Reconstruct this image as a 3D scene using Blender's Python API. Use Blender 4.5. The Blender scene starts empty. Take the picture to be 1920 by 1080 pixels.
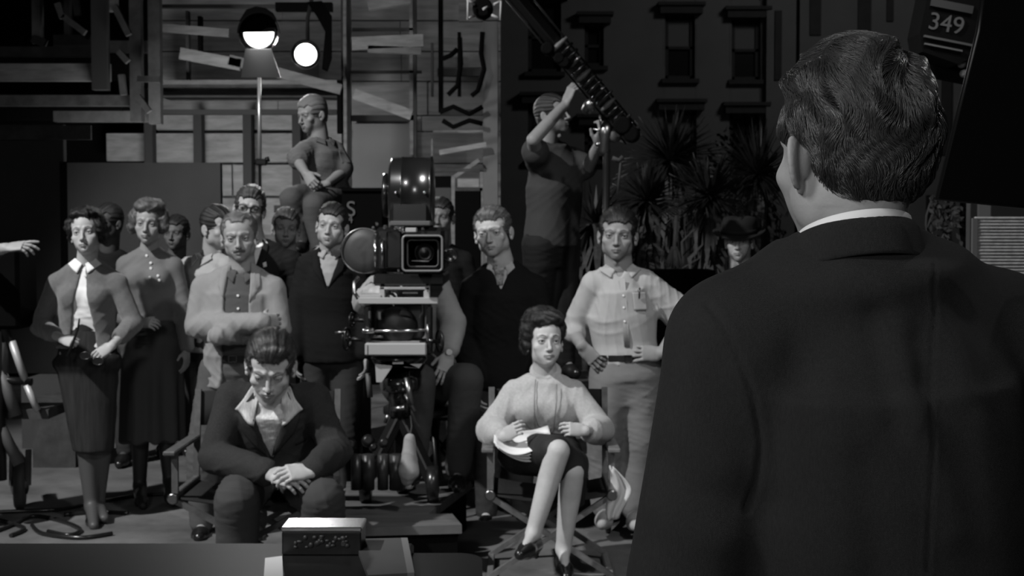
import bpy, bmesh, math, random
import numpy as np
from mathutils import Vector, Matrix

# ------------------------------------------------------------------ scene, camera, light, exposure
scene = bpy.context.scene
COL = scene.collection
FPX = 2700.0            # focal length in pixels of the 1920 wide frame
HC = 1.60               # camera height
PITCH = math.atan(120.0 / FPX)

cam_data = bpy.data.cameras.new('camera')
cam_data.sensor_width = 36.0
cam_data.lens = 36.0 * FPX / 1920.0
cam_data.clip_start = 0.05
cam_data.clip_end = 200
cam_data.dof.use_dof = True
cam_data.dof.focus_distance = 1.75
cam_data.dof.aperture_fstop = 18.0
camera = bpy.data.objects.new('camera', cam_data)
camera.location = (0, 0, HC)
camera.rotation_euler = (math.pi / 2 - PITCH, 0, 0)
COL.objects.link(camera)
scene.camera = camera

scene.view_settings.view_transform = 'Standard'
scene.view_settings.look = 'None'
scene.view_settings.exposure = 0.0
scene.view_settings.gamma = 1.0
scene.view_settings.use_curve_mapping = False

world = bpy.data.worlds.new('world')
scene.world = world
world.use_nodes = True
world.node_tree.nodes['Background'].inputs[0].default_value = (1, 1, 1, 1)
world.node_tree.nodes['Background'].inputs[1].default_value = 0.0022


def spot(name, loc, target, power, size_deg=50, blend=0.4, radius=0.15):
    ld = bpy.data.lights.new(name, 'SPOT')
    ld.energy = power
    ld.spot_size = math.radians(size_deg)
    ld.spot_blend = blend
    ld.shadow_soft_size = radius
    o = bpy.data.objects.new(name, ld)
    o.location = loc
    d = Vector(target) - Vector(loc)
    o.rotation_euler = d.to_track_quat('-Z', 'Y').to_euler()
    COL.objects.link(o)
    return o


def area(name, loc, target, power, sx=1.0, sy=1.0):
    ld = bpy.data.lights.new(name, 'AREA')
    ld.energy = power
    ld.shape = 'RECTANGLE'
    ld.size = sx
    ld.size_y = sy
    o = bpy.data.objects.new(name, ld)
    o.location = loc
    d = Vector(target) - Vector(loc)
    o.rotation_euler = d.to_track_quat('-Z', 'Y').to_euler()
    COL.objects.link(o)
    return o


# studio lamps outside the frame: key from the upper left, weak fill; lights added for the set follow
spot('key_lamp', (-5.9, 2.9, 7.6), (-0.6, 7.7, 0.9), 3900, 56, 0.4, 0.12)
area('fill_lamp', (-1.6, 0.6, 3.0), (-0.2, 8.0, 1.3), 45, 0.7, 0.7)
spot('second_lamp', (1.9, 3.0, 4.7), (0.0, 7.3, 0.9), 380, 38, 0.7, 0.12)
area('added_wall_light', (-2.7, 11.6, 1.5), (-2.0, 14.0, 2.7), 44, 1.0, 0.4)  # added light hidden behind the flat to brighten the lower boards
spot('added_scaffold_light', (-0.4, 10.8, 5.6), (-1.2, 14.0, 3.0), 110, 80, 0.9, 0.3)  # unseen light added overhead to brighten the right of the plank wall
area('added_facade_light', (7.0, 21.0, 9.0), (4.5, 30.0, 3.0), 150, 2.0, 2.0)  # added close to the facade, which stays black without it
spot('garden_lamp', (-1.2, 7.5, 6.4), (3.0, 12.0, 1.6), 45, 50, 0.8, 0.3)
spot('back_rim_lamp', (3.6, 4.6, 4.2), (0.75, 1.7, 1.65), 110, 40, 0.5, 0.1)
spot('close_left_lamp', (-1.1, -0.9, 2.3), (0.60, 1.6, 1.40), 112, 60, 0.6, 0.35)


# ------------------------------------------------------------------ helpers
def W(px, py, Y):
    """world point seen at pixel (px, py), at distance Y into the room"""
    u = (px - 960.0) / FPX
    v = (540.0 - py) / FPX
    y = math.cos(PITCH) + v * math.sin(PITCH)
    z = -math.sin(PITCH) + v * math.cos(PITCH)
    t = Y / y
    return np.array([u * t, Y, HC + z * t])


def A(*v):
    return np.array(v, dtype=float)


def unit(v):
    v = np.asarray(v, dtype=float)
    n = np.linalg.norm(v)
    return v / n if n > 1e-9 else v


def rot(yaw=0, pitch=0, roll=0):
    """local front is -Y; yaw > 0 turns the front to +X, pitch > 0 nods down, roll tilts"""
    y, p, r = math.radians(yaw), math.radians(pitch), math.radians(roll)
    m = Matrix.Rotation(y, 3, 'Z') @ Matrix.Rotation(p, 3, 'X') @ Matrix.Rotation(r, 3, 'Y')
    return np.array(m)


# ------------------------------------------------------------------ materials
MATS = {}


def mat(name, g=0.5, rough=0.7, metal=0.0, spec=0.4, bump=0.0, bscale=200, var=0.0, vscale=20, kind='noise',
        emit=0.0, tone=False, sheen=0.0, stretch=(1, 1, 1), coat=0.0):
    if name in MATS:
        return MATS[name]
    m = bpy.data.materials.new(name)
    m.use_nodes = True
    nt = m.node_tree
    b = nt.nodes['Principled BSDF']
    b.inputs['Base Color'].default_value = (g, g, g, 1)
    b.inputs['Roughness'].default_value = rough
    b.inputs['Metallic'].default_value = metal
    b.inputs['Specular IOR Level'].default_value = spec
    if sheen:
        b.inputs['Sheen Weight'].default_value = sheen
        b.inputs['Sheen Tint'].default_value = (1, 1, 1, 1)
    if coat:
        b.inputs['Coat Weight'].default_value = coat
    if emit:
        b.inputs['Emission Color'].default_value = (1, 1, 1, 1)
        b.inputs['Emission Strength'].default_value = emit
    tc = nt.nodes.new('ShaderNodeTexCoord')
    mp = nt.nodes.new('ShaderNodeMapping')
    mp.inputs['Scale'].default_value = stretch
    nt.links.new(tc.outputs['Object'], mp.inputs[0])
    col = None
    if var:
        n = nt.nodes.new('ShaderNodeTexNoise')
        n.inputs['Scale'].default_value = vscale
        n.inputs['Detail'].default_value = 5
        n.inputs['Roughness'].default_value = 0.6
        nt.links.new(mp.outputs[0], n.inputs['Vector'])
        r = nt.nodes.new('ShaderNodeMapRange')
        r.inputs['From Min'].default_value = 0.3
        r.inputs['From Max'].default_value = 0.7
        r.inputs['To Min'].default_value = max(0, g * (1 - var))
        r.inputs['To Max'].default_value = g * (1 + var)
        nt.links.new(n.outputs['Fac'], r.inputs['Value'])
        col = r.outputs['Result']
    if tone:
        at = nt.nodes.new('ShaderNodeAttribute')
        at.attribute_name = 'tone'
        mu = nt.nodes.new('ShaderNodeMath')
        mu.operation = 'MULTIPLY'
        if col is None:
            mu.inputs[0].default_value = g
        else:
            nt.links.new(col, mu.inputs[0])
        nt.links.new(at.outputs['Fac'], mu.inputs[1])
        col = mu.outputs[0]
    if col is not None:
        nt.links.new(col, b.inputs['Base Color'])
    if bump:
        if kind == 'weave':
            t1 = nt.nodes.new('ShaderNodeTexWave')
            t1.bands_direction = 'X'
            t2 = nt.nodes.new('ShaderNodeTexWave')
            t2.bands_direction = 'Z'
            for t in (t1, t2):
                t.inputs['Scale'].default_value = bscale
                t.inputs['Distortion'].default_value = 1.5
                nt.links.new(mp.outputs[0], t.inputs['Vector'])
            s = nt.nodes.new('ShaderNodeMath')
            nt.links.new(t1.outputs['Fac'], s.inputs[0])
            nt.links.new(t2.outputs['Fac'], s.inputs[1])
            h = s.outputs[0]
        else:
            t1 = nt.nodes.new('ShaderNodeTexNoise')
            t1.inputs['Scale'].default_value = bscale
            t1.inputs['Detail'].default_value = 4
            nt.links.new(mp.outputs[0], t1.inputs['Vector'])
            h = t1.outputs['Fac']
        bn = nt.nodes.new('ShaderNodeBump')
        bn.inputs['Strength'].default_value = bump
        bn.inputs['Distance'].default_value = 0.002
        nt.links.new(h, bn.inputs['Height'])
        nt.links.new(bn.outputs[0], b.inputs['Normal'])
    MATS[name] = m
    return m


# ------------------------------------------------------------------ objects and tags
def link(o, parent=None):
    COL.objects.link(o)
    if parent is not None:
        o.parent = parent
    return o


def tag(o, label=None, cat=None, group=None, kind=None):
    if label: o['label'] = label
    if cat: o['category'] = cat
    if group: o['group'] = group
    if kind: o['kind'] = kind
    return o


def empty(name, loc, label=None, cat=None, group=None, rz=0.0):
    o = bpy.data.objects.new(name, None)
    o.empty_display_size = 0.1
    o.location = [float(c) for c in loc]
    o.rotation_euler = (0, 0, rz)
    link(o)
    return tag(o, label, cat, group)


def origin_of(parent):
    """world location of the thing a child belongs to (things built in world coordinates are unrotated)"""
    x = A(0, 0, 0)
    p = parent
    while p is not None:
        x = x + np.array(p.location)
        p = p.parent
    return x


def mesh_object(name, V, Q, material, parent=None, origin=None, smooth=True, tone=None, faces=None, mat_idx=None):
    """V in world coordinates; origin defaults to the parent's; Q quads (array) or faces (list)"""
    org = origin_of(parent) if parent is not None else (A(0, 0, 0) if origin is None else np.asarray(origin, float))
    V = np.asarray(V, dtype=float) - org
    me = bpy.data.meshes.new(name)
    if faces is None:
        n = len(Q)
        me.vertices.add(len(V))
        me.vertices.foreach_set('co', V.astype(np.float32).ravel())
        me.loops.add(n * 4)
        me.loops.foreach_set('vertex_index', np.asarray(Q, dtype=np.int32).ravel())
        me.polygons.add(n)
        me.polygons.foreach_set('loop_start', np.arange(0, n * 4, 4, dtype=np.int32))
        me.polygons.foreach_set('loop_total', np.full(n, 4, dtype=np.int32))
    else:
        me.from_pydata([tuple(v) for v in V], [], faces)
    me.update(calc_edges=True)
    me.polygons.foreach_set('use_smooth', np.full(len(me.polygons), smooth, dtype=bool))
    mats = material if isinstance(material, (list, tuple)) else [material]
    for m in mats:
        me.materials.append(m)
    if mat_idx is not None:
        me.polygons.foreach_set('material_index', np.asarray(mat_idx, dtype=np.int32))
    if tone is not None:
        a = me.attributes.new('tone', 'FLOAT', 'POINT')
        a.data.foreach_set('value', np.asarray(tone, dtype=np.float32))
    o = bpy.data.objects.new(name, me)
    if parent is None and origin is not None:
        o.location = [float(c) for c in org]
    link(o, parent)
    return o


class MB:
    """collects boxes, tubes, lathes and prisms into ONE mesh (world coordinates)"""
    def __init__(self):
        self.v, self.f, self.s = [], [], []

    def add(self, verts, faces, smooth=False):
        b = len(self.v)
        self.v += [np.asarray(q, float) for q in verts]
        self.f += [tuple(i + b for i in f) for f in faces]
        self.s += [smooth] * len(faces)
        return self

    def box(self, c, size, R=None, bevel=0.0):
        c = np.asarray(c, float)
        hx, hy, hz = [s / 2.0 for s in size]
        if bevel > 0:
            bv = min(bevel, hx * .9, hy * .9, hz * .9)
            pts, idx = [], {}
            for sx in (-1, 1):
                for sy in (-1, 1):
                    for sz in (-1, 1):
                        for ax in range(3):
                            p = [sx * hx, sy * hy, sz * hz]
                            for k in range(3):
                                if k != ax:
                                    p[k] -= (sx, sy, sz)[k] * bv
                            idx[(sx, sy, sz, ax)] = len(pts)
                            pts.append(p)
            fs = []
            for ax in range(3):
                o1, o2 = (ax + 1) % 3, (ax + 2) % 3
                for s in (-1, 1):
                    q = []
                    for a, b in ((-1, -1), (1, -1), (1, 1), (-1, 1)):
                        k = [0, 0, 0]
                        k[ax], k[o1], k[o2] = s, a, b
                        q.append(idx[(k[0], k[1], k[2], ax)])
                    fs.append(q if s > 0 else q[::-1])
            for ax in range(3):
                o1, o2 = (ax + 1) % 3, (ax + 2) % 3
                for a in (-1, 1):
                    for b in (-1, 1):
                        q = []
                        for s, w in ((-1, o1), (1, o1), (1, o2), (-1, o2)):
                            k = [0, 0, 0]
                            k[ax], k[o1], k[o2] = s, a, b
                            q.append(idx[(k[0], k[1], k[2], w)])
                        fs.append(q if a * b > 0 else q[::-1])
            for sx in (-1, 1):
                for sy in (-1, 1):
                    for sz in (-1, 1):
                        q = [idx[(sx, sy, sz, a)] for a in range(3)]
                        fs.append(q if sx * sy * sz > 0 else q[::-1])
        else:
            pts = [(x * hx, y * hy, z * hz) for x in (-1, 1) for y in (-1, 1) for z in (-1, 1)]
            fs = [(0, 1, 3, 2), (4, 6, 7, 5), (0, 4, 5, 1), (2, 3, 7, 6), (0, 2, 6, 4), (1, 5, 7, 3)]
        pts = np.array(pts, float)
        if R is not None:
            pts = pts @ np.asarray(R, float).T
        return self.add(pts + c, fs)

    def beam(self, p0, p1, w, h, up=(0, 0, 1), bevel=0.0):
        """a rectangular bar from p0 to p1; w across, h along 'up'"""
        p0, p1 = np.asarray(p0, float), np.asarray(p1, float)
        d = p1 - p0
        L = np.linalg.norm(d)
        d = d / L
        u = np.asarray(up, float)
        if abs(np.dot(u, d)) > 0.98:
            u = A(0, 1, 0)
        s = unit(np.cross(u, d))
        u = np.cross(d, s)
        R = np.stack([d, s, u], axis=1)
        return self.box((p0 + p1) / 2, (L, w, h), R, bevel)

    def tube(self, pts, r, n=10, closed=False, caps=True, smooth=True):
        pts = [np.asarray(p, float) for p in pts]
        m = len(pts)
        rs = r if isinstance(r, (list, tuple, np.ndarray)) else [r] * m
        vs, fs = [], []
        prev = None
        for i in range(m):
            if closed:
                d = pts[(i + 1) % m] - pts[i - 1]
            else:
                d = pts[min(i + 1, m - 1)] - pts[max(i - 1, 0)]
            d = unit(d)
            if prev is None:
                a = A(0, 0, 1) if abs(d[2]) < 0.9 else A(1, 0, 0)
                s = unit(np.cross(a, d))
            else:
                s = unit(prev - d * np.dot(prev, d))
            prev = s
            t = np.cross(d, s)
            for k in range(n):
                an = 2 * math.pi * k / n
                vs.append(pts[i] + rs[i] * (s * math.cos(an) + t * math.sin(an)))
        for i in range(m if closed else m - 1):
            j = (i + 1) % m
            for k in range(n):
                k2 = (k + 1) % n
                fs.append((i * n + k, i * n + k2, j * n + k2, j * n + k))
        b = len(self.v)
        self.add(vs, fs, smooth)
        if caps and not closed:
            self.f.append(tuple(b + k for k in range(n))[::-1])
            self.f.append(tuple(b + (m - 1) * n + k for k in range(n)))
            self.s += [False, False]
        return self

    def lathe(self, c, axis, prof, n=28, smooth=True):
        """prof: (radius, offset along axis)"""
        c = np.asarray(c, float)
        d = unit(axis)
        a = A(0, 0, 1) if abs(d[2]) < 0.9 else A(1, 0, 0)
        s = unit(np.cross(a, d))
        t = np.cross(d, s)
        vs, fs = [], []
        m = len(prof)
        for (r, h) in prof:
            for k in range(n):
                an = 2 * math.pi * k / n
                vs.append(c + d * h + max(r, 1e-5) * (s * math.cos(an) + t * math.sin(an)))
        for i in range(m - 1):
            for k in range(n):
                k2 = (k + 1) % n
                fs.append((i * n + k, i * n + k2, (i + 1) * n + k2, (i + 1) * n + k))
        fs2 = [tuple(range(n))[::-1], tuple((m - 1) * n + k for k in range(n))]
        b = len(self.v)
        self.add(vs, fs, smooth)
        for f in fs2:
            self.f.append(tuple(b + q for q in f))
            self.s.append(False)
        return self

    def prism(self, outline, n, depth):
        """outline: list of world points on a plane, extruded along n*depth (centred)"""
        P = [np.asarray(p, float) for p in outline]
        nn = unit(n) * depth / 2
        k = len(P)
        vs = [p - nn for p in P] + [p + nn for p in P]
        fs = [tuple(range(k))[::-1], tuple(range(k, 2 * k))]
        for i in range(k):
            j = (i + 1) % k
            fs.append((i, j, k + j, k + i))
        return self.add(vs, fs)

    def ball(self, c, r, n=12):
        rr = r if isinstance(r, (tuple, list)) else (r, r, r)
        c = np.asarray(c, float)
        vs, fs = [], []
        m = n // 2
        for i in range(m + 1):
            th = math.pi * i / m
            for k in range(n):
                ph = 2 * math.pi * k / n
                vs.append(c + A(rr[0] * math.sin(th) * math.cos(ph), rr[1] * math.sin(th) * math.sin(ph), rr[2] * math.cos(th)))
        for i in range(m):
            for k in range(n):
                k2 = (k + 1) % n
                fs.append((i * n + k, (i + 1) * n + k, (i + 1) * n + k2, i * n + k2))
        return self.add(vs, fs, True)

    def build(self, name, material, parent=None, origin=None):
        org = origin_of(parent) if parent is not None else (A(0, 0, 0) if origin is None else np.asarray(origin, float))
        me = bpy.data.meshes.new(name)
        me.from_pydata([tuple(v - org) for v in self.v], [], self.f)
        me.polygons.foreach_set('use_smooth', self.s)
        me.materials.append(material)
        bm = bmesh.new()
        bm.from_mesh(me)
        bmesh.ops.remove_doubles(bm, verts=bm.verts, dist=1e-5)
        bmesh.ops.recalc_face_normals(bm, faces=bm.faces)
        bm.to_mesh(me)
        bm.free()
        me.update()
        o = bpy.data.objects.new(name, me)
        if parent is None:
            o.location = [float(c) for c in org]
        link(o, parent)
        return o


# ------------------------------------------------------------------ solid fields and their surface
def f_cap(a, b, ra, rb):
    a, b = np.asarray(a, float), np.asarray(b, float)
    m = max(ra, rb)
    lo, hi = np.minimum(a, b) - m, np.maximum(a, b) + m
    ab = b - a
    L2 = max(float(ab @ ab), 1e-12)

    def f(x, y, z):
        px, py, pz = x - a[0], y - a[1], z - a[2]
        t = np.clip((px * ab[0] + py * ab[1] + pz * ab[2]) / L2, 0, 1)
        dx, dy, dz = px - t * ab[0], py - t * ab[1], pz - t * ab[2]
        return np.sqrt(dx * dx + dy * dy + dz * dz) - (ra + (rb - ra) * t)
    return f, lo, hi


def f_ell(c, r, R=None):
    c, r = np.asarray(c, float), np.asarray(r, float)
    M = np.eye(3) if R is None else np.asarray(R, float)
    ext = np.sqrt(((M * r) ** 2).sum(axis=1))

    def f(x, y, z):
        px, py, pz = x - c[0], y - c[1], z - c[2]
        q = [(px * M[0, i] + py * M[1, i] + pz * M[2, i]) / r[i] for i in range(3)]
        k0 = np.sqrt(q[0] ** 2 + q[1] ** 2 + q[2] ** 2)
        k1 = np.sqrt((q[0] / r[0]) ** 2 + (q[1] / r[1]) ** 2 + (q[2] / r[2]) ** 2) + 1e-9
        return k0 * (k0 - 1.0) / k1
    return f, c - ext, c + ext


def f_loft(c0, c1, s0, s1, a0, b0, a1, b1, pw=2.0):
    """solid between two ellipses: centres c, side vectors s, half widths a (side) and b (front)"""
    c0, c1 = np.asarray(c0, float), np.asarray(c1, float)
    ax = c1 - c0
    L = np.linalg.norm(ax)
    d = ax / L
    s0, s1 = unit(s0), unit(s1)
    m = max(a0, b0, a1, b1)
    tol = min(.022, .15 * min(a0, a1))
    lo, hi = np.minimum(c0, c1) - m, np.maximum(c0, c1) + m

    def f(x, y, z):
        px, py, pz = x - c0[0], y - c0[1], z - c0[2]
        h = px * d[0] + py * d[1] + pz * d[2]
        t = np.clip(h / L, 0, 1)
        sx, sy, sz = (s0[i] + (s1[i] - s0[i]) * t for i in range(3))
        dt = sx * d[0] + sy * d[1] + sz * d[2]
        sx, sy, sz = sx - dt * d[0], sy - dt * d[1], sz - dt * d[2]
        n = np.sqrt(sx * sx + sy * sy + sz * sz) + 1e-9
        sx, sy, sz = sx / n, sy / n, sz / n
        fx, fy, fz = d[1] * sz - d[2] * sy, d[2] * sx - d[0] * sz, d[0] * sy - d[1] * sx
        hh = h - t * L
        hh = np.sign(hh) * np.maximum(np.abs(hh) - tol, 0)
        u = px * sx + py * sy + pz * sz
        v = px * fx + py * fy + pz * fz
        a = a0 + (a1 - a0) * t
        b = b0 + (b1 - b0) * t
        if pw == 2.0:
            k = np.sqrt((u / a) ** 2 + (v / b) ** 2)
        else:
            k = (np.abs(u / a) ** pw + np.abs(v / b) ** pw) ** (1.0 / pw)
        e = (k - 1.0) * np.minimum(a, b)
        return np.where(np.abs(hh) > 1e-5, np.sqrt(np.maximum(e, 0) ** 2 + hh ** 2), e)
    return f, lo, hi


def f_chain(prims):
    """several primitives in a row joined without any swelling at the joints"""
    lo = np.min([p[1] for p in prims], axis=0)
    hi = np.max([p[2] for p in prims], axis=0)

    def f(x, y, z):
        d = prims[0][0](x, y, z)
        for p in prims[1:]:
            d = np.minimum(d, p[0](x, y, z))
        return d
    return f, lo, hi


def f_half(p, n):
    """half space in front of plane (positive outside: points along +n are outside)"""
    p, n = np.asarray(p, float), unit(n)

    def f(x, y, z):
        return (x - p[0]) * n[0] + (y - p[1]) * n[1] + (z - p[2]) * n[2]
    return f, None, None


def f_box(c, h, R=None, rd=0.0):
    c, h = np.asarray(c, float), np.asarray(h, float)
    M = np.eye(3) if R is None else np.asarray(R, float)
    ext = np.abs(M) @ h

    def f(x, y, z):
        px, py, pz = x - c[0], y - c[1], z - c[2]
        q = [np.abs(px * M[0, i] + py * M[1, i] + pz * M[2, i]) - (h[i] - rd) for i in range(3)]
        o = np.sqrt(sum(np.maximum(k, 0) ** 2 for k in q))
        return o + np.minimum(np.maximum(np.maximum(q[0], q[1]), q[2]), 0) - rd
    return f, c - ext, c + ext


class Solid:
    """ordered list of operations on a field"""
    def __init__(self):
        self.ops = []

    def u(self, prim, k=0.01):
        self.ops.append(('u', prim, k)); return self

    def s(self, prim, k=0.005):
        self.ops.append(('s', prim, k)); return self

    def i(self, prim, k=0.003):
        self.ops.append(('i', prim, k)); return self

    def bounds(self):
        lo = np.min([p[1] for o, p, k in self.ops if o == 'u'], axis=0)
        hi = np.max([p[2] for o, p, k in self.ops if o == 'u'], axis=0)
        return lo, hi

    def mesh(self, h, lo=None, hi=None, pad=None):
        blo, bhi = self.bounds()
        pad = 2.5 * h if pad is None else pad
        blo, bhi = blo - pad, bhi + pad
        crop = lo is not None or hi is not None
        if lo is not None: blo = np.maximum(blo, lo)
        if hi is not None: bhi = np.minimum(bhi, hi)
        n = np.maximum(np.ceil((bhi - blo) / h).astype(int) + 1, 4)
        xs, ys, zs = [blo[i] + h * np.arange(n[i]) for i in range(3)]
        F = np.full(tuple(n), 0.2, dtype=np.float32)
        for op, (f, l, u_), k in self.ops:
            if l is None:
                sl = (slice(None),) * 3
            else:
                m = k + 3 * h
                i0 = np.clip(np.floor((l - m - blo) / h).astype(int), 0, n)
                i1 = np.clip(np.ceil((u_ + m - blo) / h).astype(int) + 1, 0, n)
                if np.any(i1 <= i0):
                    continue
                sl = tuple(slice(i0[q], i1[q]) for q in range(3))
            X = xs[sl[0]].astype(np.float32)[:, None, None]
            Y = ys[sl[1]].astype(np.float32)[None, :, None]
            Z = zs[sl[2]].astype(np.float32)[None, None, :]
            d = np.broadcast_to(f(X, Y, Z), F[sl].shape).astype(np.float32)
            a = F[sl]
            kk = max(k, 1e-5)
            if op == 'u':
                hh = np.maximum(kk - np.abs(a - d), 0) / kk
                F[sl] = np.minimum(a, d) - hh * hh * kk * 0.25
            elif op == 's':
                hh = np.maximum(kk - np.abs(a + d), 0) / kk
                F[sl] = np.maximum(a, -d) + hh * hh * kk * 0.25
            else:
                hh = np.maximum(kk - np.abs(a - d), 0) / kk
                F[sl] = np.maximum(a, d) + hh * hh * kk * 0.25
        return nets(F, blo, h)


def nets(F, org, h):
    n = np.array(F.shape)
    S = F < 0
    C = [S[dx:n[0] - 1 + dx, dy:n[1] - 1 + dy, dz:n[2] - 1 + dz] for dx in (0, 1) for dy in (0, 1) for dz in (0, 1)]
    cnt = sum(c.astype(np.int8) for c in C)
    act = (cnt > 0) & (cnt < 8)
    I = np.argwhere(act)
    if len(I) == 0:
        return np.zeros((0, 3)), np.zeros((0, 4), int)
    vals = {}
    for dx in (0, 1):
        for dy in (0, 1):
            for dz in (0, 1):
                vals[(dx, dy, dz)] = F[I[:, 0] + dx, I[:, 1] + dy, I[:, 2] + dz]
    acc = np.zeros((len(I), 3))
    num = np.zeros(len(I))
    for ax in range(3):
        o = [a for a in range(3) if a != ax]
        for p in (0, 1):
            for q in (0, 1):
                k0 = [0, 0, 0]; k0[o[0]] = p; k0[o[1]] = q
                k1 = list(k0); k1[ax] = 1
                a, b = vals[tuple(k0)], vals[tuple(k1)]
                m = (a < 0) != (b < 0)
                t = np.where(m, a / np.where(m, a - b, 1), 0)
                pt = np.tile(np.array(k0, float), (len(I), 1))
                pt[:, ax] += t
                acc += pt * m[:, None]
                num += m
    V = org + h * (I + acc / num[:, None])
    idx = np.full(tuple(n - 1), -1, dtype=np.int64)
    idx[act] = np.arange(len(I))
    quads = []
    for ax in range(3):
        o1, o2 = (ax + 1) % 3, (ax + 2) % 3
        a = [slice(None)] * 3; b = [slice(None)] * 3
        a[ax] = slice(0, n[ax] - 1); b[ax] = slice(1, n[ax])
        for o in (o1, o2):
            a[o] = slice(1, n[o] - 1); b[o] = slice(1, n[o] - 1)
        A0, B0 = S[tuple(a)], S[tuple(b)]
        ch = A0 != B0
        J = np.argwhere(ch)
        if len(J) == 0:
            continue
        inside_first = A0[ch]
        base = J.copy()
        base[:, o1] += 1; base[:, o2] += 1
        def cell(d1, d2):
            k = base.copy(); k[:, o1] += d1; k[:, o2] += d2
            return idx[k[:, 0], k[:, 1], k[:, 2]]
        q = np.stack([cell(-1, -1), cell(0, -1), cell(0, 0), cell(-1, 0)], axis=1)
        q[~inside_first] = q[~inside_first][:, ::-1]
        quads.append(q)
    Q = np.concatenate(quads)
    Q = Q[(Q >= 0).all(axis=1)]
    return V, Q


def vnormals(V, Q):
    a, b, c, d = (V[Q[:, i]] for i in range(4))
    fn = np.cross(c - a, d - b)
    N = np.zeros_like(V)
    for i in range(4):
        np.add.at(N, Q[:, i], fn)
    return N / (np.linalg.norm(N, axis=1)[:, None] + 1e-12)


def relax(V, Q, it=3):
    """even out creases between the pieces of a field"""
    n = len(V)
    a = np.concatenate([Q[:, 0], Q[:, 1], Q[:, 2], Q[:, 3]])
    b = np.concatenate([Q[:, 1], Q[:, 2], Q[:, 3], Q[:, 0]])
    deg = np.bincount(a, minlength=n) + np.bincount(b, minlength=n)
    deg = np.maximum(deg, 1)[:, None]
    for _ in range(it):
        S = np.stack([np.bincount(a, V[b, k], n) + np.bincount(b, V[a, k], n) for k in range(3)], axis=1)
        V = V * .35 + .65 * S / deg
    return V


def merge(parts):
    Vs, Qs, b = [], [], 0
    for V, Q in parts:
        Vs.append(V); Qs.append(Q + b); b += len(V)
    return np.concatenate(Vs), np.concatenate(Qs)


def wrinkle(V, seed, amp, freq=(22, 22, 38), flow=None):
    """soft cloth folds: warped ridges, mostly running around the limb or slanting"""
    rng = np.random.RandomState(seed)
    P = V * np.array(freq) * 2.3
    w = np.zeros(len(V))
    for i in range(3):
        k = rng.normal(size=3)
        k /= np.linalg.norm(k)
        k2 = rng.normal(size=3)
        ph = rng.uniform(0, 6.28, 2)
        warp = 1.6 * np.sin(P @ k2 * 0.35 + ph[1])
        r = np.sin(P @ k * (0.8 + 0.5 * i) + warp + ph[0])
        w += (1 - np.abs(r)) ** 2 * (0.9 ** i) - 0.35
    mask = 0.5 + 0.5 * np.sin(V @ rng.normal(size=3) * 9 + rng.uniform(0, 6.28))
    return .75 * amp * w * (0.25 + 0.75 * mask)
# ------------------------------------------------------------------ people
def seg_d(L, a, b):
    a, b = np.asarray(a, float), np.asarray(b, float)
    ab = b - a
    t = np.clip(((L - a) @ ab) / (ab @ ab), 0, 1)
    return np.linalg.norm(L - (a + t[:, None] * ab), axis=1)


def sstep(x, a, b):
    t = np.clip((x - a) / (b - a), 0, 1)
    return t * t * (3 - 2 * t)


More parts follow.
